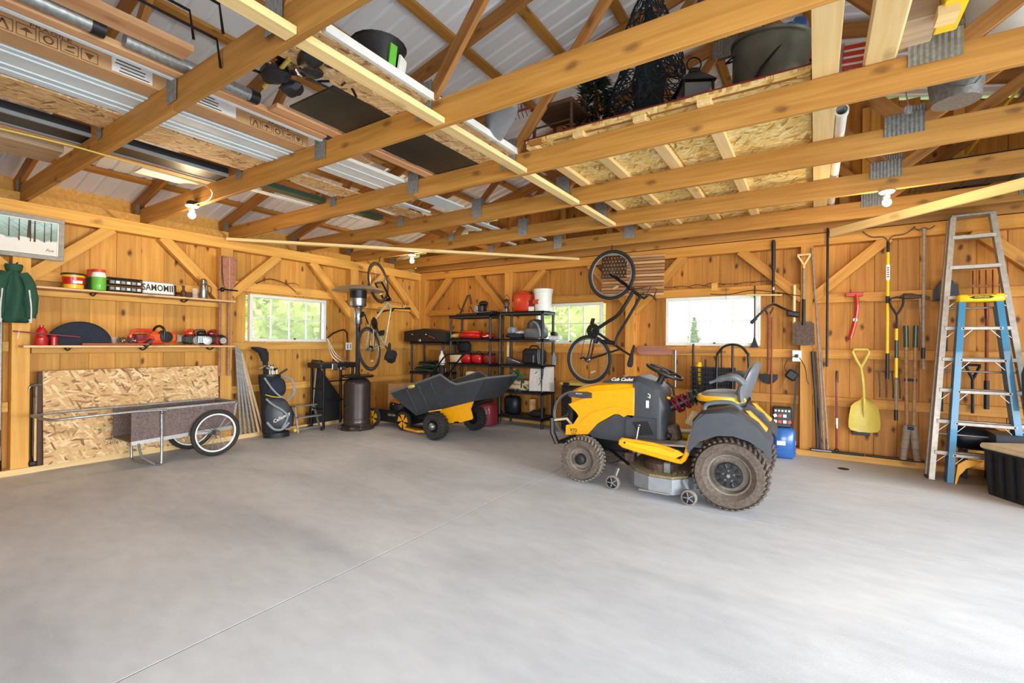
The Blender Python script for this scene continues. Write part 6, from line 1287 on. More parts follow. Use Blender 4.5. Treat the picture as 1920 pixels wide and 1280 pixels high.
# lever, pedal, foot boards
G().tube([(.815,.27,.57),(.83,.29,.45),(.845,.30,.33)], .008, 8).o('lift_lever', 'aluminium', T); G().ball((.812,.27,.58), .017).o('lever_knob', 'steel', T); G().ball((.85,.30,.33), .02).o('lever_pivot', 'steel', T)
G().box((.52,.13,.52),(.10,.14,.16), (0,.3,0), bev=.02).o('pedal_cover', 'rusty_metal', T); G().box((.55,.2,.50),(.05,.06,.05), bev=.01).o('brake_pedal', 'black_plastic', T)
for s in (-1,1):
    G().box((.60,s*.35,.452),(.52,.20,.02), (0,.07,0), bev=.006).o('foot_plate', 'aluminium_dull', T)
    G().tube([(.90,s*.46,.465),(.925,s*.46,.445),(.90,s*.46,.41),(.66,s*.46,.37),(.42,s*.46,.335),(.38,s*.46,.345),(.345,s*.46,.40),(.305,s*.45,.575)], .022, 10, k=2).o('step_rail', 'yellow_paint', T)
    G().tube([(.90,s*.46,.465),(.62,s*.46,.455),(.44,s*.46,.42)], .016, 8, k=2).o('step_rail_top', 'yellow_paint', T)
    G().prism([(.88,.45),(.88,.42),(.44,.355),(.36,.40),(.42,.43)], .03, M3((0,s*.45,0))).o('step_fill', 'orange_plastic' if 0 else 'yellow_plastic', T, smooth=False)
    # fender
    outer = [(.325,.47),(.30,.60),(.285,.72),(.22,.80),(.0,.835),(-.08,.80),(-.20,.715),(-.285,.60),(-.30,.565)]
    g_ = G(); secs = []
    for (x, z) in outer: 
        k = .94; cx, cz = .0, .30; xi, zi = cx+(x-cx)*k, cz+(z-cz)*k
        secs.append([(x, s*.16, z), (x, s*.50, z-.004), (x*.99, s*.545, z-.03), (xi, s*.53, zi-.03), (xi, s*.16, zi)])
    g_.loft(secs).o('fender', 'grey_plastic' if 0 else 'dark_grey_plastic', T, ang=45)
    arch = [(.345*math.cos(math.radians(a)), .30+.315*math.sin(math.radians(a))) for a in (28,50,75,95,115,135,152)]
    G().prism([(.325,.47)]+arch+[(-.30,.565),(-.285,.60),(-.20,.70),(-.08,.78),(.0,.80),(.18,.775),(.265,.70),(.30,.60)], .02, M3((0,s*.535,0))).o('fender_side', 'dark_grey_plastic', T, smooth=False)
    G().tube([(.2,s*.47,.80),(.17,s*.47,.855),(.0,s*.46,.875),(-.08,s*.47,.82)], .018, 8, k=3).o('grab_handle', 'grey_plastic', T)
    G().prism([(-.10,.80),(-.13,.80),(-.265,.665),(-.25,.63)], .05, M3((0,s*.30,0))).o('rear_reflector_panel', 'yellow_paint', T, smooth=False)
G().loft([[(.30,y,.60) for y in (-.18,.18)]+[(.30,y,.46) for y in (.18,-.18)], [(.28,y,.74) for y in (-.18,.18)]+[(.28,y,.5) for y in (.18,-.18)], [(-.05,y,.80) for y in (-.18,.18)]+[(-.05,y,.5) for y in (.18,-.18)], [(-.27,y,.62) for y in (-.18,.18)]+[(-.27,y,.45) for y in (.18,-.18)]]).o('seat_deck', 'dark_grey_plastic', T, ang=40)
# seat
def rr(cx, z, ax, ay, n=20, p=3.2): return [(cx+ax*abs(math.cos(a))**(2/p)*(1 if math.cos(a) >= 0 else -1), ay*abs(math.sin(a))**(2/p)*(1 if math.sin(a) >= 0 else -1), z) for a in [2*PI*i/n for i in range(n)]]
G().loft([rr(.12,.80,.17,.22), rr(.12,.825,.20,.245), rr(.125,.855,.20,.25)]).o('seat_base', 'dark_grey_plastic', T, ang=45)
G().loft([rr(.125,.845,.205,.255), rr(.125,.865,.21,.26), rr(.12,.895,.20,.25)]).o('seat_piping', 'yellow_plastic', T, ang=45)
G().loft([rr(.11,.89,.19,.24), rr(.10,.92,.17,.22), rr(.08,.935,.10,.14)]).o('seat_cushion', 'mid_grey_plastic', T, ang=60)
secs = []
for i in range(9):
    u = i/8; z = .86+.34*u; x = -.045-.13*u; w = [.17,.20,.22,.225,.225,.215,.20,.165,.10][i]; d = [.04,.05,.05,.045,.045,.04,.035,.03,.015][i]
    secs.append([(x+d*math.cos(a)-.02*abs(math.sin(a))*0+.03*abs(math.sin(a))**2, w*math.sin(a), z) for a in [2*PI*j/20 for j in range(20)]])
G().loft(secs).o('seat_back_shell', 'grey_plastic', T, ang=60)
G().loft([[(p[0]+.02, p[1]*.86, p[2]) for p in s_] for s_ in secs[1:-1]]).o('seat_back_pad', 'mid_grey_plastic', T, ang=60)
G().tube([(-.02,.0,.80),(-.07,.0,.90)], .05, 8).o('seat_bracket', 'black_steel', T)
for s in (-1,1):
    G().tube([(-.08,s*.27,1.02),(-.02,s*.28,1.07),(.08,s*.28,1.06),(.19,s*.28,1.015)], [.032,.034,.026,.012], 10, k=4).o('armrest', 'grey_plastic', T); G().tube([(-.06,s*.24,.86),(-.05,s*.25,.95),(-.07,s*.26,1.03)], .025, 8, k=3).o('armrest_bracket', 'grey_plastic', T)
# mower deck with pulleys cover, gauge wheels
out = [(.86,-.45),(.93,-.2),(.93,.25),(.80,.45),(.64,.56),(.44,.56),(.33,.45),(.30,.0),(.33,-.45),(.5,-.58),(.75,-.58)]
G().prism(out, .13, M3((0,0,.125)), 'z').o('deck_shell', 'mid_grey_plastic', T, smooth=False)
G().prism([(x*.96+.025, y*.96) for x, y in out], .02, M3((0,0,.198)), 'z').o('deck_top', 'grass_clippings', T, smooth=False)
for y in (-.3, .25): G().lathe([(.16,.20),(.16,.27),(.12,.30),(.03,.31)], 16, M3((.60,y,0))).o('belt_cover', 'rusty_metal', T)
G().box((.52,.40,.25),(.06,.05,.10), bev=.01).o('deck_bracket', 'galvanized', T)
for s in (-1,1): G().bar((.33,s*.4,.2),(.10,s*.3,.34), .03,.012).o('deck_link', 'black_steel', T); G().bar((.9,s*.3,.2),(1.2,s*.16,.33), .03,.012).o('deck_link', 'black_steel', T)
G().cyl((.46,.575,.065),(.72,.575,.068), .008).o('deck_rod', 'aluminium', T)
for (x, y, z) in ((.30,.56,.067),(.985,.50,.067),(.30,-.56,.067),(.985,-.5,.067)):
    M = M3((x,y,z),(PI/2,0,0)); G().lathe([(.05,-.02),(.065,-.014),(.065,.014),(.05,.02)], 24, M, cap=False).o('gauge_wheel', 'dusty_rubber', T); G().lathe([(.012,-.022),(.05,-.012),(.05,.012),(.012,.022)], 24, M).o('gauge_hub', 'black_plastic', T)
    for k in range(5): a = 2*PI*k/5; G().bar((x,y+(.021 if y > 0 else -.021),z),(x+.045*math.cos(a),y+(.018 if y > 0 else -.018),z+.045*math.sin(a)), .008,.006).o('gauge_spoke', 'mid_grey_plastic', T)
    G().bar((x+.0,y-.03*(1 if y > 0 else -1),z+.02),(x-.03 if x > .6 else x+.06,y-.06*(1 if y > 0 else -1),.19), .03,.015).o('gauge_bracket', 'mid_grey_plastic', T)
q = random.Random(4); g_ = G()
for k in range(60):
    x, y = q.uniform(.36,.62), q.uniform(.30,.52); g_.add([(x,y,.208),(x+.004,y,.208),(x+q.uniform(-.02,.02),y+q.uniform(-.02,.02),.215+q.random()*.03)], [(0,1,2)])
g_.o('loose_grass', 'grass_clippings', T, kind='stuff', smooth=False)
# red wire bundle on the platform
t = thing('rope_bundle', 'bundle of dark red and green cord lying across the tractor footwell', 'rope bundle', (-1.06, 4.72, .80), rot=(0,-.5,.2)); q = random.Random(3)
for k in range(9):
    M = M3((-.1+.028*k, 0, 0),(0, PI/2+q.uniform(-.3,.3), q.uniform(-.3,.3))); G().ring(.075-.02*(k > 5), .011, 20, 6, M).o('coil', 'magenta_red' if k < 6 else 'green_plastic', t)
G().cyl((-.15,0,0),(.19,0,0), .045).o('core', 'black_plastic', t)
t = thing('leather_work_glove', 'tan work glove tucked beside the tractor seat', 'glove', (-.93, 4.52, .59)); G().box((0,0,.07),(.12,.05,.16),(0,.5,0),bev=.02).jitter(.01,14).o('glove', 'cream_cloth', t, ang=70)
# hook-up gear behind hood: child seat post of the hanging bicycle is modelled with the bicycle

# ================================================================= dump cart
D = thing('dump_cart', 'tipped black poly dump cart with a yellow tailgate panel', 'dump cart', (0,0,0))
for y, lb in ((4.84, 0), (5.72, 1)): tyre(D, (-4.40, y, .192), .19, .16, .085, 'rubber', 20, 30, 'dark_metal', lm='rubber'); G().lathe([(.06,-.01),(.05,.02),(.02,.04)], 18, M3((-4.40, y-.075 if not lb else y+.075,.192),(PI/2 if not lb else -PI/2,0,0))).o('hub', 'steel', D)
G().cyl((-4.40,4.84,.192),(-4.40,5.72,.192), .02).o('axle', 'black_steel', D)
TM = M3((-4.40,5.27,.42),(0,-.27,0))
def tub(x0, x1, wy, z): return [(x0,-wy,z),(x1,-wy,z),(x1,wy,z),(x0,wy,z)]
g_ = G(); 
# walls as thin lofted panels: low lip at the +x end
o_b = dict(x0=-.52, x1=.60, w=.30, z=0.0); zt_ = .36
def P_(x, y, z): return V((x, y, z))
def panel(name, pts, t_=.012, mat='tub_plastic'):
    n = (V(pts[1])-V(pts[0])).cross(V(pts[2])-V(pts[0])).normalized()*t_
    k = len(pts); vs = [V(p) for p in pts]+[V(p)+n for p in pts]
    return G(TM).add(vs, [tuple(range(k)), tuple(range(k, 2*k))[::-1]]+[(i,(i+1) % k,k+(i+1) % k,k+i) for i in range(k)]).o(name, mat, D, smooth=False)
B1, B2 = -.50, .62
side = lambda s: [(B1, s*.32, 0), (B2, s*.32, .0), (B2+.30, s*.40, .23), (.44, s*.42, .25), (.36, s*.43, .31), (.22, s*.44, .44), (-.80, s*.44, .40), (-.78, s*.43, .34)]
panel('tub_side', side(-1)); panel('tub_side', side(1)[::-1])
panel('tub_floor', [(B1,-.32,0),(B1,.32,0),(B2,.32,0),(B2,-.32,0)])
panel('tub_front', [(B1,-.32,0),(-.80,-.44,.40),(-.80,.44,.40),(B1,.32,0)])
panel('tub_lip', [(B2,-.32,0),(B2,.32,0),(B2+.30,.40,.23),(B2+.30,-.40,.23)])
for s in (-1,1):
    rim = [(-.81,s*.45,.405),(.22,s*.45,.445),(.36,s*.445,.315),(.45,s*.435,.255),(B2+.31,s*.41,.235)]
    G(TM).tube(rim, .016, 8).o('tub_rim', 'grey_plastic', D)
    for x in (-.42,-.18,.06): G(TM).bar((x-.03,s*.34,.04),(x-.05,s*.445,.38), .02,.02).o('tub_rib', 'dark_grey_plastic', D)
G(TM).tube([(-.81,-.45,.405),(-.81,.45,.405)], .016, 8).o('tub_rim', 'grey_plastic', D); G(TM).tube([(B2+.31,-.41,.235),(B2+.31,.41,.235)], .016, 8).o('tub_rim', 'grey_plastic', D)
G(TM).bar((-.55,0,-.05),(.5,0,-.05), .5,.04).o('tub_frame', 'black_steel', D)
# yellow panel between the wheels
G().prism([(-4.49,.455),(-4.44,.40),(-4.435,.28),(-4.46,.265),(-4.40,.195),(-4.20,.235),(-4.17,.26),(-4.10,.265),(-4.08,.25),(-3.87,.315),(-3.86,.34),(-3.90,.45),(-3.84,.585),(-4.15,.535)], .02, M3((0,4.98,0))).o('tailgate_panel', 'yellow_paint', D, smooth=False)
G().prism([(-4.19,.23),(-4.17,.265),(-4.10,.27),(-4.08,.24)], .03, M3((0,5.0,0))).o('panel_slot', 'dark_metal', D, smooth=False)
G().box((-4.42,4.85,.40),(.16,.1,.015), (0,-.2,0)).o('fender_tab', 'yellow_paint', D)
G().tube([(-4.45,5.27,.20),(-4.9,5.2,.06),(-5.25,5.05,.03)], .022, 8).o('tow_bar', 'black_steel', D)
G().prism([(-5.2,5.0),(-4.85,4.93),(-4.75,5.0),(-4.8,5.05),(-5.15,5.08)], .03, M3((0,0,.05)), 'z').o('hitch_plate', 'yellow_paint', D, smooth=False)
t = thing('work_gloves', 'pale yellow and tan work gloves hung on the rim of the dump cart', 'gloves', (-4.90, 4.84, .70), rot=(0,-.25,0)); G().box((.05,-.02,.0),(.14,.04,.05), bev=.015).jitter(.012,14).o('glove', 'pale_yellow_plastic', t, ang=70); G().box((-.1,.12,.02),(.3,.14,.04), bev=.02).jitter(.02,14).o('glove', 'cream_cloth', t, ang=70)
t = thing('potted_branch', 'drooping dark green plant hanging over the lip of the dump cart', 'plant', (-3.46, 5.45, .90)); q = random.Random(2); G().tube([(-.12,0,.06),(.0,0,.04),(.1,-.05,-.05),(.12,-.08,-.16)], .01, 6, k=3).o('stem', 'fir_green', t)
for k in range(16): 
    a, z, x = q.uniform(0,6.28), q.uniform(-.18,.1), q.uniform(-.08,.16); p = V((x, q.uniform(-.1,.04), z)); d = V((math.cos(a),math.sin(a)*.6,-.7)).normalized()*.09; w = V((-d.y,d.x,.02)).normalized()*.03
    G().add([p-w*.3,p+d*.5-w,p+d,p+d*.5+w,p+w*.3], [(0,1,2,3,4)]).o('leaf', 'dark_green', t, smooth=False)

# ================================================================= push mower
Mw = thing('push_mower', 'black push mower with yellow-spoked wheels behind the patio heater', 'lawn mower', (-5.55, 5.33, 0), .0)
for x, y, R_ in ((-.38,-.27,.145),(.30,-.27,.145),(-.38,.27,.145),(.30,.27,.145)):
    s = -1 if y < 0 else 1; M = M3((x,y,R_),(PI/2,0,0)); G().lathe([(R_-.03,-.03),(R_,-.02),(R_,.02),(R_-.03,.03)], 28, M, cap=False).o('wheel', 'rubber', Mw); G().lathe([(.02,-.025),(R_-.03,-.014),(R_-.03,.014),(.02,.025)], 28, M).o('wheel_disc', 'black_plastic', Mw)
    for k in range(5):
        a = 2*PI*k/5; c_, s_ = math.cos(a), math.sin(a); g_ = G(); g_.add([M @ V((r_*math.cos(a+d), r_*math.sin(a+d), -s*.028 if 0 else (.028 if s < 0 else -.028))) for r_, d in ((.02,-.4),(R_-.035,-.05),(R_-.035,.75),(.02,.5))], [(0,1,2,3)]); 
        g_.v += [v+V((0,s*-.008,0)) for v in g_.v]; g_.f += [[4,5,6,7],[0,1,5,4],[1,2,6,5],[2,3,7,6],[3,0,4,7]]; g_.o('wheel_spoke', 'yellow_paint', Mw, smooth=False)
G().loft([[(-.42,-.2,.08),(.36,-.2,.08),(.36,.2,.08),(-.42,.2,.08)],[(-.42,-.23,.17),(.36,-.23,.17),(.36,.23,.17),(-.42,.23,.17)],[(-.34,-.2,.27),(.28,-.2,.27),(.28,.2,.27),(-.34,.2,.27)]]).o('deck', 'black_plastic', Mw, ang=50)
G().loft([[(x-.05+.17*k*math.cos(a), .15*k*math.sin(a), z) for a in [2*PI*j/14 for j in range(14)]] for x, z, k in ((0,.26,1.1),(0,.36,1.15),(0,.42,.9),(0,.45,.4))]).o('engine', 'black_plastic', Mw); G().prism([(-.1,0),(.1,.02),(.08,.07),(-.09,.06)], .01, M3((-.0,-.235,.17))).o('badge', 'bronze_heater', Mw, smooth=False); text('badge_print', 'Cub Cadet', .04, faceM((0,-.2425,.205),(1,0,.05),(0,0,1)), 'cream_cloth', Mw, shear=.3)
for y in (-.2,.2): G().tube([(.10,y,.26),(.42,y,.45),(.80,y,.88),(1.02,y,1.12)], .013, 8, k=2).o('handle_tube', 'black_steel', Mw)
G().tube([(1.02,-.2,1.12),(1.10,-.2,1.18),(1.10,.2,1.18),(1.02,.2,1.12)], .014, 8).o('handle_bar', 'black_steel', Mw); G().tube([(.9,-.2,1.02),(1.0,-.12,1.05),(1.0,.12,1.05),(.9,.2,1.02)], .009, 6).o('bail_bar', 'black_steel', Mw)
G().tube([(0,-.1,.4),(.4,-.22,.6),(.8,-.21,.93)], .005, 6, k=4).o('cable', 'black_plastic', Mw)
G().prism([(-.02,.42),(.32,.62),(.34,.58),(.22,.40),(.05,.36)], .3, M3((0,.05,0))).o('rear_chute', 'orange_plastic', Mw, smooth=False) if 0 else G().prism([(-.12,.40),(.22,.62),(.30,.56),(.10,.38)], .36).o('rear_flap', 'burnt_orange', Mw, smooth=False)
G().ball((.15,-.12,.47), .022).o('fuel_cap', 'steel', Mw); G().ball((-.05,-.16,.36), .018).o('primer', 'steel', Mw)

# ================================================================= bicycles hung from the trusses
def bicycle(label, rear, front, side, R, cols, kind='mtb', bars=(0,1,0)):
    """rear, front = hub positions; side = direction in which the saddle points"""
    rear, front = V(rear), V(front); x = (front-rear).normalized(); z = V(side); z = (z-x*z.dot(x)).normalized(); y = z.cross(x)
    M = Matrix((x, y, z)).transposed().to_4x4(); M.translation = rear
    t = thing('bicycle', label, 'bicycle'); t.matrix_world = M; wb = (front-rear).length
    fr, tm = cols
    def wheel(cx, nm):
        Mx = M3((cx,0,0),(PI/2,0,0)); w = G().ring(R-.022, .024 if kind == 'mtb' else .018, 44, 8, Mx).o(nm+'_tyre', 'rubber', t)
        G().ring(R-.055, .011, 44, 8, Mx).o('rim', 'steel' if kind != 'mtb' else 'mid_grey_plastic', w); G().cyl((cx,-.05,0),(cx,.05,0), .02).o('hub', 'steel', w)
        g_ = G()
        for k in range(28): a = 2*PI*k/28; g_.cyl((cx+.018*math.cos(a+.9*(-1)**k), .03*(-1)**k, .018*math.sin(a+.9*(-1)**k)), (cx+(R-.058)*math.cos(a), 0, (R-.058)*math.sin(a)), .0013, n=3, cap=False)
        g_.o('spokes', 'steel', w, kind='stuff'); G().box((cx+(R*.55)*math.cos(2.5), .0, R*.55*math.sin(2.5)),(.08,.006,.025),(0,-2.5-PI/2,0)).o('spoke_reflector', 'cream_cloth', w)
    wheel(0, 'rear'); wheel(wb, 'front')
    bb = (.42, 0, -.03); st = (.27, 0, .45); ht = (wb-.20, 0, .50); hb = (wb-.155, 0, .38)
    r1 = .019 if kind == 'mtb' else .015; g_ = G()
    if kind == 'mtb':
        g_.tube([bb, (.58,0,.12), (.75,0,.27), hb], .026, 10, k=4); g_.tube([(.29,0,.33),(.45,0,.33),(.65,0,.39),ht], .02, 10, k=4)
    else: g_.cyl(bb, hb, .019); g_.cyl(st, ht, .016)
    g_.cyl(bb, st, .018); g_.cyl(hb, ht, .024)
    for s in (-1,1): g_.tube([(0,s*.06,0),(.12,s*.05,-.005),(bb[0],s*.03,bb[2])], .010, 7, k=2); g_.tube([(0,s*.06,0),(st[0],s*.03,st[2]-.04)], .009, 7)
    g_.o('frame', fr, t)
    if kind == 'mtb': G().cyl((.30,.0,.12),(.33,0,.30), .03).o('shock', 'black_plastic', t); G().tube([(.47,0,.09),(.60,0,.20)], .0, 3) if 0 else None
    f_ = G()
    for s in (-1,1): f_.tube([(wb,s*.06,0),(wb-.05,s*.06,.14),(wb-.12,s*.055,.33)], .016, 8)
    f_.box((wb-.125,0,.345),(.05,.15,.04),(0,.35,0),bev=.01); f_.o('fork', tm, t)
    G().tube([ht,(wb-.215,0,.555),(wb-.15,0,.60)], .017, 8).o('stem', 'black_plastic', t)
    G().tube([(wb-.19,-.31,.61),(wb-.16,-.12,.62),(wb-.15,0,.60),(wb-.16,.12,.62),(wb-.19,.31,.61)], .012, 8, k=3).o('handlebar', 'dark_metal', t)
    for s in (-1,1):
        G().cyl((wb-.19,s*.31,.61),(wb-.17,s*.20,.612), .018).o('grip', 'black_plastic', t); G().tube([(wb-.15,s*.19,.62),(wb-.10,s*.22,.60),(wb-.11,s*.29,.58)], .007, 6).o('brake_lever', 'steel', t)
        G().tube([(wb-.16,s*.15,.62),(wb-.05,s*.12,.64),(wb-.08,s*.03,.5),(wb-.12,s*.03,.38)], .004, 5, k=4).o('brake_cable', 'black_plastic', t)
    G().cyl(st, (.235,0,.58), .014).o('seat_post', 'steel' if kind != 'mtb' else 'black_plastic', t)
    G().loft([[(x_, w*math.cos(a), .60+dz+h*math.sin(a)) for a in [2*PI*j/12 for j in range(12)]] for x_, w, h, dz in ((.08,.05,.02,.02),(.10,.08,.03,.015),(.16,.075,.03,.01),(.26,.035,.022,.0),(.36,.022,.018,.0),(.385,.01,.01,-.005))]).o('saddle', 'black_cloth', t)
    Mx = M3((bb[0],.045,bb[2]),(PI/2,0,0)); G().lathe([(.03,-.004),(.095,-.004),(.10,0),(.095,.004),(.03,.004)], 32, Mx, cap=False).o('chainring', 'dark_metal', t)
    for k in range(5): a = 2*PI*k/5; G().bar((bb[0],.045,bb[2]),(bb[0]+.09*math.cos(a),.045,bb[2]+.09*math.sin(a)), .018,.005,(0,1,0)).o('chainring_arm', 'dark_metal', t)
    for s, a in ((1,2.3),(-1,2.3+PI)):
        e = (bb[0]+.17*math.cos(a), s*.07, bb[2]+.17*math.sin(a)); G().bar((bb[0],s*.06,bb[2]), e, .022,.012,(0,1,0)).o('crank_arm', 'dark_metal', t); G().box((e[0],e[1]+s*.05,e[2]),(.09,.09,.025),bev=.006).o('pedal', 'black_plastic', t)
    G().lathe([(.015,.03),(.05,.032),(.045,.05),(.03,.06),(.012,.062)], 20, M3((0,0,0),(-PI/2,0,0))).o('cassette', 'steel', t)
    G().tube([(0,.045,.045),(.2,.045,.05),(bb[0],.045,bb[2]+.098)], .0045, 5).o('chain', 'dark_metal', t); G().tube([(.0,.05,-.10),(.2,.05,-.12),(bb[0],.045,bb[2]-.098)], .0045, 5).o('chain', 'dark_metal', t)
    G().tube([(0,.06,-.01),(.01,.06,-.06),(-.02,.06,-.11)], .014, 6).o('derailleur', 'dark_metal', t)
    G().tube([M.inverted() @ (front+V((0,0,R-.03))), M.inverted() @ (front+V((0,.02,R+.03))), M.inverted() @ (front+V((0,.03,2.745-front.z)))], .006, 6).o('ceiling_hook', 'black_steel', t)
    return t
bicycle('black full-suspension mountain bike hung by its front wheel between the windows', (-2.74, 6.25, 1.125), (-2.41, 6.25, 2.32), (1, -.05, 0), .352, ('black_plastic', 'black_steel'), 'mtb')
bicycle('silver and yellow-green hybrid bike hung by its front wheel near the corner', (-5.70, 4.77, 1.24), (-6.01, 5.20, 2.32), (-.30, .87, -.38), .345, ('pale_silver', 'black_steel'), 'road')
t = thing('saddle_bag', 'black saddle bag hanging under the hybrid bike seat', 'bag', (-5.98, 5.48, 1.10)); G().box((0,0,0),(.14,.12,.22),(0,.3,.4),bev=.04).o('bag', 'black_cloth', t, ang=60)
t = thing('loose_wheel', 'loose bicycle wheel standing behind the tractor grille', 'wheel', (-2.80, 5.95, .36), rot=(PI/2-.1, 0, .15))
G().ring(.325, .011, 44, 8).o('tyre', 'mid_grey_plastic', t); G().ring(.305, .010, 44, 8).o('rim', 'steel', t); G().lathe([(.02,-.05),(.025,0),(.02,.05)], 14).o('hub', 'steel', t); g_ = G()
for k in range(28): a = 2*PI*k/28; g_.cyl((.02*math.cos(a+.9*(-1)**k), .02*math.sin(a+.9*(-1)**k), .035*(-1)**k), (.305*math.cos(a), .305*math.sin(a), 0), .0014, n=3, cap=False)
g_.o('spokes', 'steel', t, kind='stuff')
# ================================================================= garden cart
K = thing('garden_cart', 'brown garden cart with spoked wheels in front of the leaning strand board', 'garden cart', (0,0,0))
KX0, KX1, KY0, KY1, KZ0, KZ1 = -6.42, -5.92, 2.05, 2.92, .27, .59

xN, xF = KX1, KX0
def cp(name, pts, mat='cart_panel'):
    n = (V(pts[1])-V(pts[0])).cross(V(pts[2])-V(pts[0])).normalized()*.012; k = len(pts)
    return G().add([V(p) for p in pts]+[V(p)+n for p in pts], [tuple(range(k)), tuple(range(k,2*k))[::-1]]+[(i,(i+1)%k,k+(i+1)%k,k+i) for i in range(k)]).o(name, mat, K, smooth=False)
y0, y1 = 1.89, 2.93
for x in (xN, xF): cp('side_panel', [(x,y0,.28),(x,y1-.05,.31),(x,y1,.60),(x,y0,.60)])
cp('floor_panel', [(xN,y0,.28),(xN,y1-.05,.31),(xF,y1-.05,.31),(xF,y0,.28)]); cp('end_panel', [(xN,y1-.05,.31),(xN,y1,.60),(xF,y1,.60),(xF,y1-.05,.31)])
for x in (xN+.006, xF-.006):
    G().bar((x,y0,.275),(x,y1-.05,.305), .03,.04).o('bottom_rail', 'aluminium', K); G().bar((x,y0,.605),(x,y1,.605), .026,.02).o('top_rail', 'galvanized', K); G().bar((x,y1-.05,.30),(x,y1,.61), .026,.026).o('corner_rail', 'galvanized', K)
    G().bar((x,2.68,.275),(x,2.35,.29), .01,.03).o('axle_strap', 'aluminium', K)
G().bar((xN,y1,.605),(xF,y1,.605), .026,.02).o('top_rail', 'galvanized', K)
G().tube([(xN+.02,2.2,.59),(xN+.02,1.9,.605),(xN+.01,1.45,.60),(xN-.06,1.30,.59),(xN-.2,1.22,.62),(xF+.2,1.22,.62),(xF+.06,1.30,.60),(xF,1.45,.61),(xF,2.2,.605)], .013, 10, k=2).o('handle_loop', 'galvanized', K)
G().tube([(xN+.025,2.15,.60),(xN+.025,2.155,.10),(xN+.02,2.13,.015),(xN-.25,2.06,.015),(xF,2.06,.02),(xF,2.06,.30)], .014, 10, k=2).o('leg_stand', 'galvanized', K)
G().ball((xN+.035,2.15,.57), .018).o('bolt', 'steel', K); G().tube([(xN+.02,1.95,.27),(xN+.0,1.99,.12),(xN,2.1,.02)], .012, 8, k=3).o('leg_stay', 'galvanized', K)
G().cyl((xN+.09,2.68,.27),(xF-.09,2.68,.27), .012).o('axle', 'steel', K)
for x in (xN+.06, xF-.06):
    Mx = M3((x,2.68,.272),(0,PI/2,0)); w = G().ring(.245,.025,44,8,Mx).o('tyre', 'rubber', K); G().ring(.215,.011,44,8,Mx).o('rim', 'white_paint', w); G().lathe([(.02,-.045),(.03,-.03),(.015,0),(.03,.03),(.02,.045)], 16, Mx).o('hub', 'steel', w); g_ = G()
    for k in range(32): a = 2*PI*k/32; g_.cyl(Mx @ V((.02*math.cos(a+.8*(-1)**k), .02*math.sin(a+.8*(-1)**k), .03*(-1)**k)), Mx @ V((.215*math.cos(a), .215*math.sin(a), 0)), .0018, n=3, cap=False)
    g_.o('spokes', 'steel', w, kind='stuff')

# ================================================================= outside the windows
m, nt, b = newmat('lawn'); b.inputs['Base Color'].default_value = (*lin('#8FA35A'), 1); b.inputs['Roughness'].default_value = .9
g_ = G()
for (x0, x1, y0, y1) in ((-60,-7.2,-40,70),(-7.2,60,7.4,70),(-7.2,60,-40,-3.9),(6,60,-3.9,7.4)): g_.box(((x0+x1)/2,(y0+y1)/2,-.25),(x1-x0,y1-y0,.1))
gr = g_.o('lawn', 'lawn', smooth=False); gr['kind'] = 'stuff'; gr['label'] = 'grass outside the windows'
def leafmat(name, c1, c2):
    m, nt, b = newmat(name); L = nt.links.new; tc = N(nt, 'ShaderNodeTexCoord'); no = N(nt, 'ShaderNodeTexNoise'); no.inputs['Scale'].default_value = .9; no.inputs['Detail'].default_value = 6
    L(tc.outputs['Object'], no.inputs['Vector']); r = ramp(nt, [(.35, lin(c1)), (.62, lin(c2))]); L(no.outputs[0], r.inputs[0]); L(r.outputs[0], b.inputs['Base Color']); b.inputs['Roughness'].default_value = .8
    b.inputs['Subsurface Weight'].default_value = 0
leafmat('leaf_green', '#A9BF70', '#EEF0A0'); leafmat('leaf_pale', '#BCC49A', '#E8E8C8'); leafmat('leaf_fir', '#6E8F54', '#9DB56E')
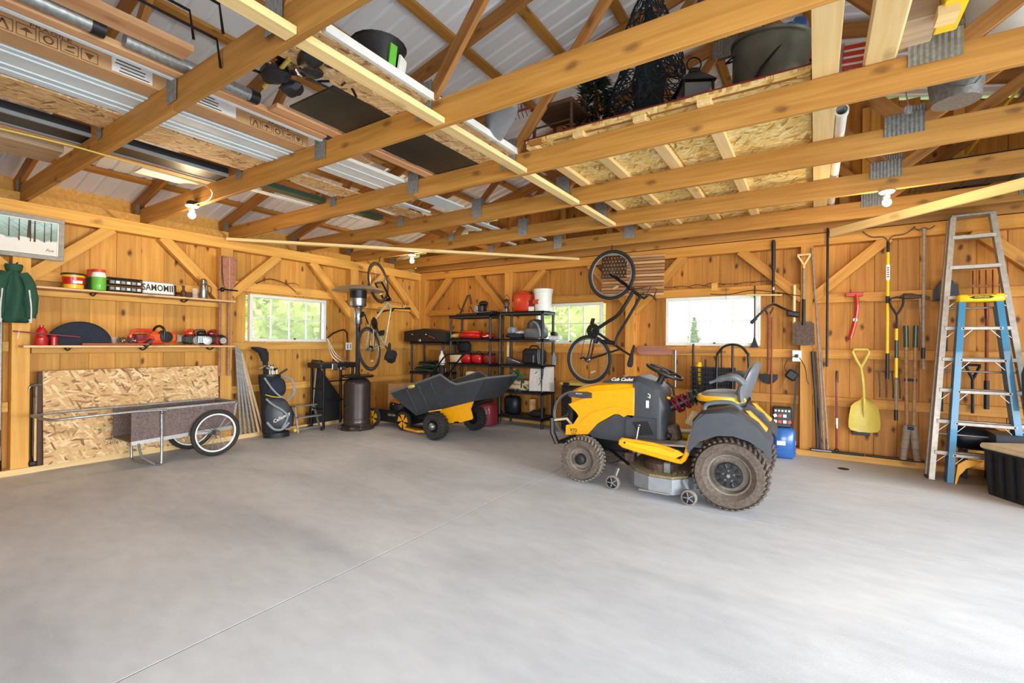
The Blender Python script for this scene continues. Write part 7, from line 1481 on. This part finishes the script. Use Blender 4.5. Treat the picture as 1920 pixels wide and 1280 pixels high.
def tree(label, x, y, h, r, seed, mat='leaf_green', n=900, z0=-.2, ls=.28, conif=False):
    t = thing('tree', label, 'tree', (x, y, z0)); q = random.Random(seed); G().cyl((0,0,0),(0,0,h*.8), .12, .05, n=8).o('trunk', 'weathered_wood', t)
    g_ = G()
    for k in range(n):
        if conif: u = q.random(); z = h*(.15+.85*u); rad = r*(1-u)*q.uniform(.3,1)*(.55+.45*abs(math.sin(u*22))); a = q.uniform(0,6.28); p = V((rad*math.cos(a), rad*math.sin(a), z-rad*.2))
        else:
            d = V((q.gauss(0,1),q.gauss(0,1),q.gauss(0,1))).normalized()*q.uniform(.45,1); p = V((d.x*r, d.y*r, h*.55+d.z*h*.48))
        u1 = V((q.gauss(0,1),q.gauss(0,1),q.gauss(0,.5))).normalized()*ls*q.uniform(.6,1.3); v1 = u1.cross(V((q.gauss(0,1),q.gauss(0,1),q.gauss(0,1)))).normalized()*ls*.5
        g_.add([p-u1*.5, p+v1*.5, p+u1*.5, p-v1*.5], [(0,1,2,3)])
    if not conif: G().ball((0,0,h*.55), (r*.72,r*.72,h*.36), 16, 12).jitter(.5, .9, seed).o('inner_foliage', mat, t)
    g_.o('foliage', mat, t, kind='stuff', smooth=False); return t
for i, (x, y, h, r) in enumerate(((-13,5.2,5,1.7),(-14.5,12.5,6,2.2),(-14,8.8,4.6,1.9),(-19,15.5,8,3),(-13.5,16.5,6,2.0))):
    tree(['leafy green tree seen through the left window at its left side', 'leafy green tree seen through the left window at its right side', 'leafy green tree in the middle of the left window view', 'tall leafy tree farther back beyond the left window', 'leafy tree beyond the left window nearest the corner'][i], x, y, h, r, i, n=2600, ls=.34)
for i, (x, y, h, r) in enumerate(((-6.6,15,5.5,1.9),(-10.6,16.5,6.5,2.2),(-8.6,20.5,7,2.4))):
    tree(['yellow-green tree filling the view of the window behind the shelving', 'second yellow-green tree behind the shelving window', 'tall yellow-green tree farthest behind the shelving window'][i], x, y, h, r, 20+i, n=2600, ls=.34)
for i, (x, y, h, r) in enumerate(((-6.3,27,2.1,1.5),(-3.3,30,1.9,1.6),(-1.0,34,1.8,1.8))):
    tree(['pale bush at the left of the right window view', 'pale bush in the middle of the right window view', 'pale far bush at the right of the right window view'][i], x, y, h, r, 30+i, 'leaf_pale', 1500, ls=.2)
tree('small conifer standing beyond the right window', -4.35, 21, 2.7, .75, 40, 'leaf_fir', 900, ls=.2, conif=True)
